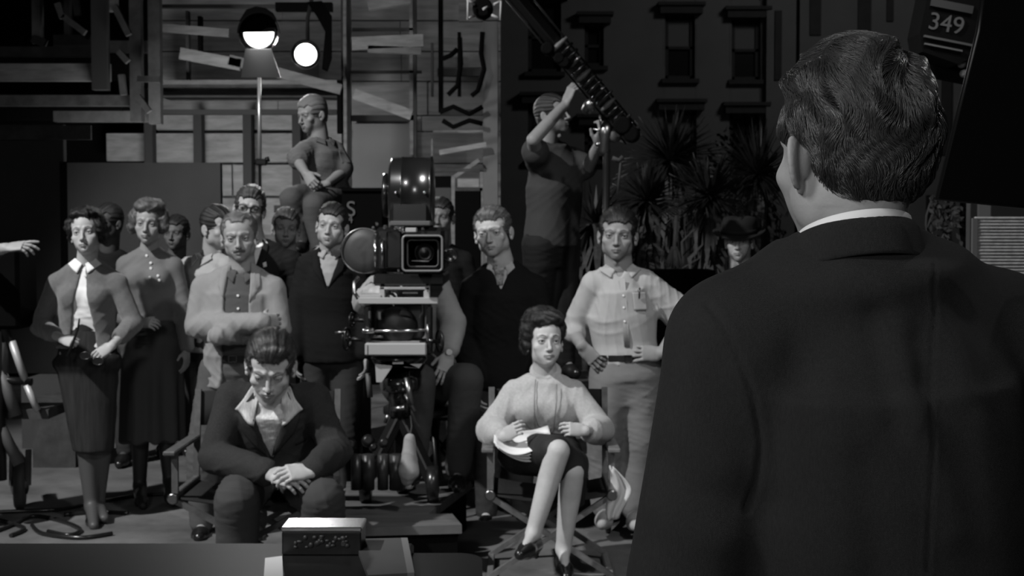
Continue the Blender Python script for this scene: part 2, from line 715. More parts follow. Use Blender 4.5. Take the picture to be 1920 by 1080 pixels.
class Head:
    def __init__(self, C, R=None, s=1.0, jaw=1.08, nose=1.0, chin=1.0, wide=1.05, female=False, age=0.0,
                 brow=0.45, lips=0.62, stache=0.0, mouth_open=0.0, smile=0.0, ears=True, nose_up=0.0, lids=0.0):
        self.C, self.R, self.s = np.asarray(C, float), (np.eye(3) if R is None else R), s
        self.jaw, self.nose, self.chin, self.wide, self.female, self.age = jaw, nose, chin, wide, female, age
        self.brow, self.lips, self.stache, self.smile, self.ears, self.lids = brow, lips, stache, smile, ears, lids
        self.eyes = [self.p(-.0315 * wide, -.0735, .000), self.p(.0315 * wide, -.0735, .000)]

    def p(self, x, y, z):
        return self.C + self.s * (self.R @ A(x, y, z))

    def cap(self, a, b, ra, rb=None):
        return f_cap(self.p(*a), self.p(*b), ra * self.s, (ra if rb is None else rb) * self.s)

    def ell(self, c, r, R=None):
        M = self.R if R is None else self.R @ R
        return f_ell(self.p(*c), A(*r) * self.s, M)

    def solid(self, neck_to=None, neck_r=.054):
        S = Solid()
        j, w, fe = self.jaw, self.wide, self.female
        S.u(self.ell((0, .016, .036), (.074 * w, .091, .080)))
        S.u(self.ell((0, -.030, .030), (.060 * w, .058, .062)), .03)
        S.u(self.ell((0, -.028, -.030), (.056 * w, .056, .066)), .03)
        S.u(self.ell((0, -.038, -.074), (.036 * j, .040, .032)), .03)
        S.u(self.ell((0, -.070, -.096 * self.chin), (.018 * j, .013, .013)), .022)
        for sx in (-1, 1):
            S.u(self.ell((sx * (.043 if fe else .048) * j, -.006, -.058), (.014, .024, .026)), .03)
            S.u(self.ell((sx * .043 * w, -.062, -.026), (.019, .016, .014)), .024)
            S.u(self.cap((sx * .014, -.0875, .021), (sx * .044 * w, -.074, .021), .008 if fe else .0105, .006), .012)
            S.s(self.ell((sx * .0315 * w, -.096, .000), (.0175, .0135, .0105)), .012)
            # cheek below the cheekbone
            S.u(self.ell((sx * .030, -.062, -.050), (.018, .016, .024)), .02)
        # muzzle, nose
        S.u(self.ell((0, -.073, -.066), (.026, .018, .024)), .022)
        n = self.nose
        S.u(self.cap((0, -.084, .012), (0, -.094 - .010 * n, -.028), .0062, .0085), .010)
        S.u(self.ell((0, -.0985 - .009 * n, -.0345), (.0105 * (.85 if fe else 1), .0105, .0088)), .008)
        for sx in (-1, 1):
            S.u(self.ell((sx * .0115 * (.88 if fe else 1.05), -.0945, -.038), (.0068, .010, .0068)), .005)
            S.s(self.ell((sx * .0062, -.1005, -.0465), (.0038, .0055, .0045)), .003)
        # lips
        sm = self.smile * .004
        for sx in (-1, 1):
            S.u(self.cap((sx * .004, -.0955, -.0595), (sx * .021, -.0855, -.0628 + sm), .0036, .0016), .005)
            S.u(self.cap((sx * .001, -.0945, -.0705), (sx * .018, -.0860, -.0655 + sm), .0044, .0020), .006)
            S.s(self.cap((0, -.0998, -.0645), (sx * .0235, -.0885, -.0635 + sm), .0011, .0008), .0025)
        S.s(self.ell((0, -.0925, -.0815), (.014, .005, .0040)), .008)
        # lids over the eyeball
        for sx in (-1, 1):
            ex = sx * .0315 * w
            S.u(self.ell((ex, -.0745, .0035 - .001 * self.lids), (.0148, .0142, .0112)), .004)
            S.u(self.ell((ex, -.0735, -.005), (.0142, .0132, .0095)), .004)
            S.s(self.ell((ex, -.0885, -.0005 - .0015 * self.lids), (.0112, .0080, .0040 - .0012 * self.lids)), .0015)
        if self.age:
            for sx in (-1, 1):
                S.s(self.cap((sx * .019, -.094, -.040), (sx * .033, -.083, -.062), .0022), .006)
                S.s(self.cap((sx * .018, -.0905, -.015), (sx * .040, -.082, -.020), .0016), .005)
        if self.stache:
            for sx in (-1, 1):
                S.u(self.cap((sx * .003, -.0985, -.0535), (sx * .025, -.0880, -.0610), .0066, .0036), .004)
        if self.ears == 2:      # full ears with a rolled rim
            for sx in (-1, 1):
                E = np.array(Matrix.Rotation(-sx * math.radians(50), 3, 'Z')) @ np.array(Matrix.Rotation(math.radians(-12), 3, 'X'))
                e0 = A(sx * .0800 * w, .012, -.012)
                S.u(self.ell(tuple(e0), (.0042, .0175, .0285), E), .004)
                pts = []
                for a in range(-70, 215, 19):
                    t = math.radians(a)
                    q = e0 + E @ A(sx * (.003 + .002 * math.sin(t)), -.0178 * math.cos(t + math.pi) * (1 if a < 120 else .9), .0295 * math.sin(t))
                    pts.append(q)
                S.u(f_chain([f_cap(self.p(*p0), self.p(*p1), .0034 * self.s, .0034 * self.s) for p0, p1 in zip(pts[:-1], pts[1:])]), .003)
                S.u(self.ell(tuple(e0 + E @ A(0, -.006, -.030)), (.0048, .0085, .0100), E), .004)
                S.u(self.ell(tuple(e0 + E @ A(-sx * .006, -.010, 0)), (.008, .012, .020), E), .006)
                S.s(self.ell(tuple(e0 + E @ A(sx * .008, -.006, -.004)), (.0060, .0090, .0130), E), .003)
                S.u(self.ell(tuple(e0 + E @ A(sx * .001, -.0165, -.006)), (.0040, .0040, .0065), E), .003)
        elif self.ears:
            for sx in (-1, 1):
                E = rot(0, 0, 0) @ np.array(Matrix.Rotation(-sx * math.radians(26), 3, 'Z')) @ np.array(Matrix.Rotation(math.radians(-10), 3, 'X'))
                S.u(self.ell((sx * .079 * w, .012, -.012), (.0065, .0185, .0310), E), .005)
                S.u(self.ell((sx * .078 * w, .004, -.036), (.006, .010, .010), E), .004)
                S.s(self.ell((sx * .0875 * w, .008, -.006), (.0050, .0105, .0190), E), .004)
                S.u(self.ell((sx * .078 * w, -.006, -.014), (.006, .006, .008), E), .003)
        if neck_to is not None:
            S.u(f_cap(self.p(0, .026, -.045), neck_to, neck_r * self.s * (.86 if fe else 1), neck_r * self.s * (.9 if fe else 1.08)), .022)
            if not fe:
                S.u(f_ell(self.p(0, -.030, -.125), A(.010, .012, .014) * self.s, self.R), .012)
        return S

    def tones(self, V):
        L = (V - self.C) @ self.R / self.s
        t = np.ones(len(V))
        front = L[:, 1] < -.045
        w = self.wide
        for sx in (-1, 1):
            d = seg_d(L * [1, .4, 1], (sx * .016, -.036, .0215), (sx * .030, -.034, .0265))
            d = np.minimum(d, seg_d(L * [1, .4, 1], (sx * .030, -.034, .0265), (sx * .046 * w, -.028, .0215)))
            t = np.minimum(t, 1 - (1 - self.brow) * (1 - sstep(d, .0022, .0055)) * front)
            # lash line and socket skin
            e = np.sqrt(((L[:, 0] - sx * .0315 * w) / .0140) ** 2 + ((L[:, 2] - .0005) / .0068) ** 2)
            t = np.minimum(t, 1 - .62 * np.exp(-((e - .93) / .22) ** 2) * front * (L[:, 2] > -.0035) - .0)
            t = np.minimum(t, 1 - .30 * np.exp(-((e - 1.0) / .35) ** 2) * front)
        d = seg_d(L * [1, .3, 1], (-.019, -.028, -.0650), (.019, -.028, -.0650))
        lipw = np.where(self.female, .0070, .0052)
        t = np.minimum(t, 1 - (1 - self.lips) * (1 - sstep(d, lipw * .75, lipw * 1.25)) * front)
        t = np.minimum(t, 1 - .75 * (1 - sstep(np.abs(L[:, 2] + .0650), .0006, .0018)) * (np.abs(L[:, 0]) < .0225) * front)
        if self.stache:
            d = np.minimum(seg_d(L * [1, .3, 1], (-.003, -.028, -.0535), (-.023, -.028, -.0600)),
                           seg_d(L * [1, .3, 1], (.003, -.028, -.0535), (.023, -.028, -.0600)))
            t = np.minimum(t, 1 - self.stache * (1 - sstep(d, .006, .0095)) * front)
        if not self.female:   # shaved beard
            b = sstep(-L[:, 2], .050, .075) * sstep(-L[:, 1], -.01, .03)
            t = t * (1 - .14 * b)
        return t


def hand_solid(S, wrist, d, back, thumb_side, k=1.0, curl=.5, spread=.10, thumb=(.75, .5), fore=None, fr=.027, curls=None):
    """adds a hand: d from wrist to knuckles, back = normal of the back of the hand, thumb_side +1/-1"""
    d = unit(d)
    back = unit(np.asarray(back, float) - d * np.dot(back, d))
    t = np.cross(d, back) * thumb_side
    w = np.asarray(wrist, float)
    if fore is not None:
        S.u(f_cap(fore, w, fr * k * 1.05, fr * k * .92), .01)
    S.u(f_chain([f_loft(w - d * .008 * k, w + d * .045 * k, t, t, .0255 * k, .0185 * k, .037 * k, .0150 * k),
                 f_loft(w + d * .045 * k, w + d * .088 * k, t, t, .037 * k, .0150 * k, .038 * k, .011 * k)]), .012 * k)
    S.u(f_ell(w + d * .035 * k + t * .022 * k - back * .008 * k, A(.016, .026, .014) * k, np.stack([t, d, back], axis=1)), .012 * k)
    offs = (.0285, .0095, -.0095, -.0270)
    lens = (.070, .078, .072, .057)
    rads = (.0086, .0088, .0084, .0074)
    base_f = (.088, .092, .089, .082)
    for i in range(4):
        c = curl if curls is None else curls[i]
        p = w + d * base_f[i] * k + t * offs[i] * k
        ang = 0.0
        sp = spread * (1.5 - i) * .6
        dd = unit(d + t * sp)
        for q, (fl, fa) in enumerate(((.45, .85), (.30, 1.05), (.25, .70))):
            ang += c * fa
            v = dd * math.cos(ang) - back * math.sin(ang)
            e = p + v * lens[i] * fl * k
            S.u(f_cap(p, e, rads[i] * k * (1 - .09 * q), rads[i] * k * (.93 - .09 * q)), .0035 * k)
            p = e
    a, b = thumb
    p = w + d * .022 * k + t * .024 * k - back * .004 * k
    v = unit(t * a + d * (1 - a * .4) - back * b)
    e = p + v * .038 * k
    S.u(f_cap(p, e, .0125 * k, .0100 * k), .008 * k)
    v2 = unit(v + d * .35 - t * .25)
    e2 = e + v2 * .030 * k
    S.u(f_cap(e, e2, .0098 * k, .0080 * k), .004 * k)
    return S


class Body:
    """joints in world coordinates; l / r are image left / image right"""
    def __init__(self, head, neck, sl, sr, pel, hipw=.095, el=None, wl=None, er=None, wr=None,
                 kl=None, al=None, kr=None, ar=None, k=1.0, female=False, belly=0.0, hip_side=None, hl=None, hr=None,
                 handl=None, handr=None, b_scale=1.0, waist=1.0, toel=None, toer=None, heel=0.0):
        g = lambda v: None if v is None else np.asarray(v, float)
        self.head, self.neck, self.sl, self.sr, self.pel = head, g(neck), g(sl), g(sr), g(pel)
        self.el, self.wl, self.er, self.wr = g(el), g(wl), g(er), g(wr)
        self.kl, self.al, self.kr, self.ar = g(kl), g(al), g(kr), g(ar)
        self.k, self.female, self.belly, self.bs, self.waist = k, female, belly, b_scale, waist
        ss = unit(self.sr - self.sl)
        self.sl = self.sl + ss * .014 * k - A(0, 0, .020)
        self.sr = self.sr - ss * .014 * k - A(0, 0, .020)
        self.ss = ss
        self.hs = ss if hip_side is None else unit(hip_side)
        self.hl = g(hl) if hl is not None else self.pel - self.hs * hipw * k - A(0, 0, .02)
        self.hr = g(hr) if hr is not None else self.pel + self.hs * hipw * k - A(0, 0, .02)
        self.handl, self.handr = handl, handr
        self.toel, self.toer, self.heelh = g(toel), g(toer), heel
        mid = (self.sl + self.sr) / 2
        up = unit(mid - self.pel)
        self.up = up
        self.front = unit(np.cross(ss, up)) * 1.0   # side x up: with side = +X, up = +Z gives -Y
        self.front = unit(np.cross(ss, up))
        if np.dot(self.front, np.cross(ss, up)) < 0:
            self.front = -self.front
        sw = np.linalg.norm(self.sr - self.sl) / 2
        self.sw = sw
        kk = k
        fe = female
        W_ = waist
        spine = [self.pel, self.pel + (mid - self.pel) * .34, self.pel + (mid - self.pel) * .62,
                 self.pel + (mid - self.pel) * .88, mid * .45 + self.neck * .55]
        f = self.front
        spine[1] = spine[1] - f * .005 + f * belly * .5
        spine[2] = spine[2] + f * belly * .3
        if fe:
            self.sec = [(.165 * kk, .115 * kk), (.118 * kk * W_, .088 * kk), (.132 * kk * W_, .100 * kk), (sw * .86, .100 * kk), (sw * .50, .062 * kk)]
        else:
            self.sec = [(.155 * kk, .112 * kk), (.142 * kk * W_, (.100 + belly * .6) * kk), (.156 * kk, (.112 + belly * .4) * kk), (sw * .90, .112 * kk), (sw * .55, .068 * kk)]
        self.spine = spine
        self.sides = [self.hs, unit(self.hs * .6 + ss * .4), unit(self.hs * .3 + ss * .7), ss, ss]
        self.base = None

    def add_torso(self, S, off=0.0, boxy=0.0, skip_low=0, b_off=None, kk=.03, hem=0.0):
        bo = off if b_off is None else b_off
        sp, sc, sd = self.spine, self.sec, self.sides
        ch = []
        for i in range(skip_low, 4):
            a0, b0 = sc[i]; a1, b1 = sc[i + 1]
            if boxy and i < 3:
                m = max(sc[0][0], sc[2][0], sc[3][0] * .96)
                a0 = a0 + (m - a0) * boxy
                if i < 2: a1 = a1 + (m - a1) * boxy
                mb = max(sc[0][1], sc[2][1])
                b0 = b0 + (mb - b0) * boxy
                if i < 2: b1 = b1 + (mb - b1) * boxy
            ch.append(f_loft(sp[i], sp[i + 1], sd[i], sd[i + 1], a0 + off, (b0 + bo) * self.bs, a1 + off, (b1 + bo) * self.bs, 2.3))
        if hem < 0 and boxy >= 0:
            a0, b0 = sc[0]
            if boxy: a0 = a0 + (max(sc[0][0], sc[2][0], sc[3][0] * .96) - a0) * boxy
            ch.insert(0, f_loft(sp[0] + self.up * hem, sp[0], sd[0], sd[0], a0 + off, (b0 + bo) * self.bs, a0 + off, (b0 + bo) * self.bs, 2.3))
        S.u(f_chain(ch), kk)
        r = .050 * self.k
        nk = self.neck
        for s in (self.sl, self.sr):
            S.u(f_cap(nk + A(0, 0, .0) + (s - nk) * .15, s - A(0, 0, .006), r * .70 + off, r * .84 + off), .04)
        if self.female:
            c = self.spine[3] * .75 + self.spine[2] * .25
            for sg in (-1, 1):
                S.u(f_ell(c + self.ss * sg * .068 * self.k + self.front * .078 * self.k, A(.052, .045, .050) * self.k + off, np.stack([self.ss, self.front, self.up], axis=1)), .03)
        return S

    def add_arm(self, S, side, off=0.0, upto=1.0, loose=0.0, kk=.02, start=0.0):
        s, e, w = (self.sl, self.el, self.wl) if side == 'l' else (self.sr, self.er, self.wr)
        if e is None:
            return S
        k = self.k * (.86 if self.female else 1)
        ch = [f_cap(s, e, .046 * k + off + loose * .2, .036 * k + off + loose * .9)]
        if w is not None and upto > 0.5:
            t = (upto - .5) * 2
            e2 = e + (w - e) * t
            m = e + (e2 - e) * .4
            ch.append(f_cap(e, m, .037 * k + off + loose, (.038 - .003 * t) * k + off + loose))
            ch.append(f_cap(m, e2, (.038 - .003 * t) * k + off + loose, (.040 - .0135 * t) * k + off + loose * .6))
        S.u(f_chain(ch), kk)
        return S

    def add_leg(self, S, side, off=0.0, loose=0.0, to=1.0, kk=.03):
        h, kn, a = (self.hl, self.kl, self.al) if side == 'l' else (self.hr, self.kr, self.ar)
        if kn is None:
            return S
        k = self.k
        hk = h + (kn - h) * .5
        ch = [f_cap(h, hk, .086 * k + off, .072 * k + off + loose * .5), f_cap(hk, kn, .072 * k + off + loose * .5, .053 * k + off + loose)]
        if a is not None and to > 0:
            fr = unit(np.cross(np.cross(a - kn, self.front), a - kn)) if abs(np.dot(unit(a - kn), self.front)) < .98 else self.up
            calf = kn + (a - kn) * .33 - unit(-fr if np.dot(fr, self.front) < 0 else fr) * .014 * k
            e = kn + (a - kn) * to
            ch.append(f_cap(kn, calf, .053 * k + off + loose, .051 * k + off + loose))
            ch.append(f_cap(calf, e, .051 * k + off + loose, .034 * k + off + loose * 1.2))
        S.u(f_chain(ch), kk)
        return S

    def torso_frame(self):
        """columns: side, front, up"""
        f = unit(np.cross(self.ss, self.up))
        return np.stack([self.ss, f, self.up], axis=1)


def skin_mesh(b, h_head=.003, h_hand=.0032, h_body=.0105, neck_r=.059, legs=True, lower_hand=True):
    parts, tones = [], []
    if b.head is not None:
        S = b.head.solid(b.neck, neck_r)
        V, Q = S.mesh(h_head)
        parts.append((V, Q)); tones.append(b.head.tones(V))
    S = Solid()
    b.add_torso(S, 0.0)
    for sd in 'lr':
        b.add_arm(S, sd, 0.0)
        if legs:
            b.add_leg(S, sd, 0.0)
    if legs:
        for a, toe in ((b.al, b.toel), (b.ar, b.toer)):
            if a is not None and toe is not None:
                S.u(f_cap(a, a + (toe - a) * .8, .030 * b.k, .015 * b.k), .02)
    V, Q = S.mesh(h_body)
    parts.append((V, Q)); tones.append(np.ones(len(V)))
    for spec, w, e, sd in ((b.handl, b.wl, b.el, -1), (b.handr, b.wr, b.er, 1)):
        if spec is None or w is None:
            continue
        S = Solid()
        sp = dict(spec)
        hh = sp.pop('h', h_hand)
        kk = sp.pop('k', .86 if b.female else 1.0) * b.k
        fo = w + unit(e - w) * .035
        k2 = b.k * (.86 if b.female else 1)
        hand_solid(S, w, sp.pop('d'), sp.pop('back'), sp.pop('thumb_side'), kk, fore=fo, fr=.0262 * k2 / kk, **sp)
        V, Q = S.mesh(hh)
        parts.append((V, Q)); tones.append(np.ones(len(V)))
    V, Q = merge(parts)
    return V, Q, np.concatenate(tones)


def eyeballs(b, parent, dark=False, gaze=(0, 0), dim=1.0):
    hd = b.head
    for c in hd.eyes:
        r = .0122 * hd.s
        n = 20
        vs, fs, mi = [], [], []
        G = hd.R @ rot(gaze[0], gaze[1])
        m = 14
        for i in range(m + 1):
            th = math.pi * i / m
            th = th if i < 6 else th
            for q in range(n):
                ph = 2 * math.pi * q / n
                l = A(math.sin(th) * math.cos(ph), -math.cos(th), math.sin(th) * math.sin(ph))
                vs.append(c + r * (G @ l))
        for i in range(m):
            for q in range(n):
                fs.append((i * n + q, i * n + (q + 1) % n, (i + 1) * n + (q + 1) % n, (i + 1) * n + q))
                mi.append(2 if i < 1 else (1 if i < 3 else 0))
        mesh_object('eye', vs, None, [mat('eye_white', .55, .15, spec=.6), mat('iris', .06, .1, spec=.8), mat('pupil', .01, .1)],
                    parent, faces=fs, mat_idx=mi)


def person(b, label, at, skin=.42, group=None, h_head=.003, h_hand=.0034, h_body=.0105, neck_r=.059, legs=True, eyes=True,
           gaze=(0, 0), cat='person'):
    V, Q, t = skin_mesh(b, h_head, h_hand, h_body, neck_r, legs)
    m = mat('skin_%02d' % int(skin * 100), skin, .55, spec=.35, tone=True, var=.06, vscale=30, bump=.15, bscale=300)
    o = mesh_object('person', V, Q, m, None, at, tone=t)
    tag(o, label, cat, group)
    if eyes and b.head is not None:
        eyeballs(b, o, gaze=gaze)
    b.obj = o
    return o


def cloth(name, S, material, parent, h=.009, seed=1, amp=.004, freq=(22, 22, 34), extra=None, lo=None, hi=None):
    V, Q = S.mesh(h, lo, hi)
    V = relax(V, Q, 3)
    N = vnormals(V, Q)
    if amp:
        V = V + N * wrinkle(V, seed, amp, freq)[:, None]
    if extra is not None:
        V = V + N * extra(V)[:, None]
    o = mesh_object(name, V, Q, material, parent)
    return o, V


def f_vneck(b, zbot, half, top_half, depth_front=0.0, ztop=.12, shift=0.0):
    """V opening in the front: zbot below the neck base (metres), half width at top"""
    F = b.torso_frame()
    nk = b.neck

    def f(x, y, z):
        px, py, pz = x - nk[0], y - nk[1], z - nk[2]
        u = px * F[0, 0] + py * F[1, 0] + pz * F[2, 0] - shift
        v = px * F[0, 1] + py * F[1, 1] + pz * F[2, 1]
        w = px * F[0, 2] + py * F[1, 2] + pz * F[2, 2]
        t = np.clip((w + zbot) / zbot, 0, 1.3)
        wd = half + (top_half - half) * t
        return np.maximum(np.maximum(np.abs(u) - wd, -(w + zbot)) * .8, -v + depth_front)
    c = nk
    return f, c - .35, c + .35


def patch(name, parent, b, Vs, corners, material, lift=.004, thick=.003, n=10, m=6, bend=None, near=.014, seed=None):
    """a cloth flap lying on the front of a garment: corners (u, w) in the torso frame relative to the neck base"""
    F = b.torso_frame()
    L = (Vs - b.neck) @ F
    L = L[(L[:, 1] > -.02) & (L[:, 1] < .20)]
    C4 = [np.array(c, float) for c in corners]
    g = np.zeros((n + 1, m + 1, 3))
    for i in range(n + 1):
        for j in range(m + 1):
            s, t = i / n, j / m
            p = C4[0] * (1 - s) * (1 - t) + C4[1] * s * (1 - t) + C4[2] * s * t + C4[3] * (1 - s) * t
            d = np.abs(L[:, 0] - p[0]) + np.abs(L[:, 2] - p[1])
            k = np.argsort(d)[:6]
            k = k[d[k] < near * 4] if np.any(d[k] < near * 4) else k[:1]
            y = L[k, 1].max()
            g[i, j] = (p[0], y, p[1])
    # smooth the depth
    top0 = g[:, :, 1].copy()
    for _ in range(5):
        e = np.pad(g[:, :, 1], 1, mode='edge')
        g[:, :, 1] = (e[:-2, 1:-1] + e[2:, 1:-1] + e[1:-1, :-2] + e[1:-1, 2:] + 2 * e[1:-1, 1:-1]) / 6
    g[:, :, 1] = np.maximum(g[:, :, 1], top0 - lift * .6)
    g[:, :, 1] += lift
    if bend is not None:
        for i in range(n + 1):
            for j in range(m + 1):
                g[i, j, 1] += bend(i / n, j / m)
    top = [b.neck + F @ (g[i, j]) for i in range(n + 1) for j in range(m + 1)]
    bot = [p - F[:, 1] * thick for p in top]
    vs = top + bot
    K = (n + 1) * (m + 1)
    fs = []
    ix = lambda i, j: i * (m + 1) + j
    for i in range(n):
        for j in range(m):
            q = (ix(i, j), ix(i + 1, j), ix(i + 1, j + 1), ix(i, j + 1))
            fs.append(q); fs.append(tuple(K + a for a in q[::-1]))
    for i in range(n):
        for (a, c) in ((ix(i, 0), ix(i + 1, 0)), (ix(i + 1, m), ix(i, m))):
            fs.append((c, a, K + a, K + c))
    for j in range(m):
        for (a, c) in ((ix(0, j + 1), ix(0, j)), (ix(n, j), ix(n, j + 1))):
            fs.append((c, a, K + a, K + c))
    mb = MB(); mb.add(vs, fs, True)
    return mb.build(name, material, parent)


def neck_band(name, parent, b, r0, r1, z0, z1, material, open_deg=40, tilt=0.12, thick=.004, off=(0, 0), n=40, rb=.92):
    """collar stand around the neck, open in front; radii at the lower and upper edge"""
    F = b.torso_frame()
    c = b.neck + F @ A(off[0], off[1], 0)
    vs, fs = [], []
    rows = 4
    for i in range(n + 1):
        a = math.radians(open_deg / 2 + (360 - open_deg) * i / n)    # 0 = front
        for (dr, sgn) in ((0, 1), (-thick, -1)):
            for q in range(rows + 1):
                t = q / rows
                r = r0 + (r1 - r0) * t + dr
                x = r * math.sin(a)
                y = r * rb * math.cos(a)
                z = z0 + (z1 - z0) * t - tilt * (y + r)
                vs.append(c + F @ A(x, y, z))
    R_ = 2 * (rows + 1)
    for i in range(n):
        for q in range(rows):
            a = i * R_ + q
            fs.append((a, a + 1, a + 1 + R_, a + R_))
            a2 = a + rows + 1
            fs.append((a2, a2 + R_, a2 + 1 + R_, a2 + 1))
        for q in (0, rows):
            a = i * R_ + q
            fs.append((a, a + R_, a + R_ + rows + 1, a + rows + 1))
    for i in (0, n):
        for q in range(rows):
            a = i * R_ + q
            fs.append((a, a + 1, a + rows + 2, a + rows + 1))
    mb = MB(); mb.add(vs, fs, True)
    return mb.build(name, material, parent)


def shoe(b, parent, a, toe, m, heel=0.0, female=False, k=1.0, h=.006):
    """one shoe from ankle joint a to the toe point; heel height lifts the back"""
    S = Solid()
    d = toe - a
    d[2] = 0
    d = unit(d)
    side = np.cross(d, A(0, 0, 1))
    z0 = min(a[2] - .075 * k, toe[2] - .02)
    zt = toe[2]
    hl = a - d * .035 * k
    hl = A(hl[0], hl[1], a[2] - .055 * k)
    tp = A(toe[0], toe[1], zt)
    M = np.stack([side, d, A(0, 0, 1)], axis=1)
    if female:
        mid = hl * .4 + tp * .6 + A(0, 0, .0)
        S.u(f_cap(hl, mid, .032 * k, .034 * k), .02)
        S.u(f_cap(mid, tp, .036 * k, .024 * k), .02)
        S.u(f_cap(hl - A(0, 0, .01), A(hl[0], hl[1], hl[2] - heel), .020 * k, .009 * k), .01)
        S.s(f_ell(a + d * .035 + A(0, 0, .012), A(.040, .060, .040) * k, M), .004)
    else:
        mid = hl * .45 + tp * .55
        S.u(f_cap(hl, mid, .034 * k, .038 * k), .03)
        S.u(f_cap(mid, tp - d * .025 * k, .040 * k, .028 * k), .03)
        S.u(f_cap(a - A(0, 0, .03), mid + A(0, 0, .015), .040 * k, .030 * k), .03)
        S.s(f_half(A(0, 0, tp[2] - .028 * k), A(0, 0, 1)) if False else f_box(A(mid[0], mid[1], min(hl[2], tp[2]) - .028 * k - .05), A(.3, .3, .05)), .003)
    V, Q = S.mesh(h)
    return mesh_object('shoe', V, Q, m, parent)


def buttons(parent, b, Vs, pts, m, r=.006):
    F = b.torso_frame()
    L = (Vs - b.neck) @ F
    for (u, w) in pts:
        sel = L[L[:, 1] > -.02]
        d = np.abs(sel[:, 0] - u) + np.abs(sel[:, 2] - w)
        k = np.argsort(d)[:5]
        y = sel[k, 1].max()
        c = b.neck + F @ A(u, y + .002, w)
        mb = MB(); mb.lathe(c, F[:, 1], [(r, -.002), (r, .002), (r * .7, .0032)], 12)
        mb.build('button', m, parent)


# ------------------------------------------------------------------ hair
def strands(name, base_V, base_N, hd, parent, m, n, seed, length, region, radius=.00028, wave=1.0, flow='crown'):
    """combed hair: strands creeping over the surface of the hair mass"""
    from mathutils.kdtree import KDTree
    rng = np.random.RandomState(seed)
    L = (base_V - hd.C) @ hd.R / hd.s
    NL = base_N @ hd.R
    kd = KDTree(len(L))
    for i, v in enumerate(L):
        kd.insert(v, i)
    kd.balance()
    ok = np.where(region(L, NL))[0]
    pick = rng.choice(ok, n)
    segs = 7
    allv, allf = [], []
    for q, i in enumerate(pick):
        p = L[i] + rng.normal(size=3) * .0015
        ln = length(L[i]) * rng.uniform(.7, 1.2)
        pts = []
        lift0 = rng.uniform(.0, .0022)
        ja = rng.normal() * .10
        d0 = None
        for k in range(segs + 1):
            t = k / segs
            _, j, _ = kd.find(p)
            nn = NL[j]
            # flow: down and outwards from the crown, swept back on top
            cr = p - A(.012, .030, .118)
            d = A(cr[0] * .9, cr[1] * .9 + .02, cr[2] * .9 - .035)
            if p[2] > .06:
                d = d * .35 + A(.35 * math.sin(p[0] * 55 + 1.0), .9, -.05) * .055 * min(1, (p[2] - .06) / .04)
            if flow == 'back':
                d = A(p[0] * .6, .09, -.02 - .9 * abs(p[0])) if p[1] < .06 else A(p[0] * .3, .02, -.1)
            a = wave * (.50 * math.sin(p[0] * 70 + p[2] * 46 + 1.3 * math.sin(p[1] * 60)) + .35 * math.sin(p[2] * 95 + p[0] * 30)) + ja
            d = unit(d - nn * np.dot(d, nn))
            s_ = np.cross(nn, d)
            d = unit(d * math.cos(a) + s_ * math.sin(a))
            if d0 is not None:
                d = unit(d0 * .5 + d * .5)
            d0 = d
            surf = L[j] + (p - L[j]) - nn * np.dot(p - L[j], nn)
            pts.append(surf + nn * (lift0 + .0030 * math.sin(math.pi * min(1, t * 1.05)) * (1 if ln > .02 else .35)))
            p = surf + d * ln / segs
        P = hd.C + hd.s * (np.array(pts) @ hd.R.T)
        D = np.gradient(P, axis=0)
        D /= np.linalg.norm(D, axis=1)[:, None] + 1e-12
        nw = hd.R @ NL[i]
        s1 = np.cross(D, nw); s1 /= np.linalg.norm(s1, axis=1)[:, None] + 1e-12
        s2 = np.cross(D, s1)
        r = radius * (1 - .75 * np.linspace(0, 1, segs + 1) ** 2)[:, None]
        ring = np.stack([P + s1 * r, P - s1 * r * .5 + s2 * r * .87, P - s1 * r * .5 - s2 * r * .87], axis=1).reshape(-1, 3)
        b = q * (segs + 1) * 3
        allv.append(ring)
        for k in range(segs):
            for e in range(3):
                e2 = (e + 1) % 3
                allf.append((b + k * 3 + e, b + k * 3 + e2, b + (k + 1) * 3 + e2, b + (k + 1) * 3 + e))
    return mesh_object(name, np.concatenate(allv), np.array(allf), m, parent)


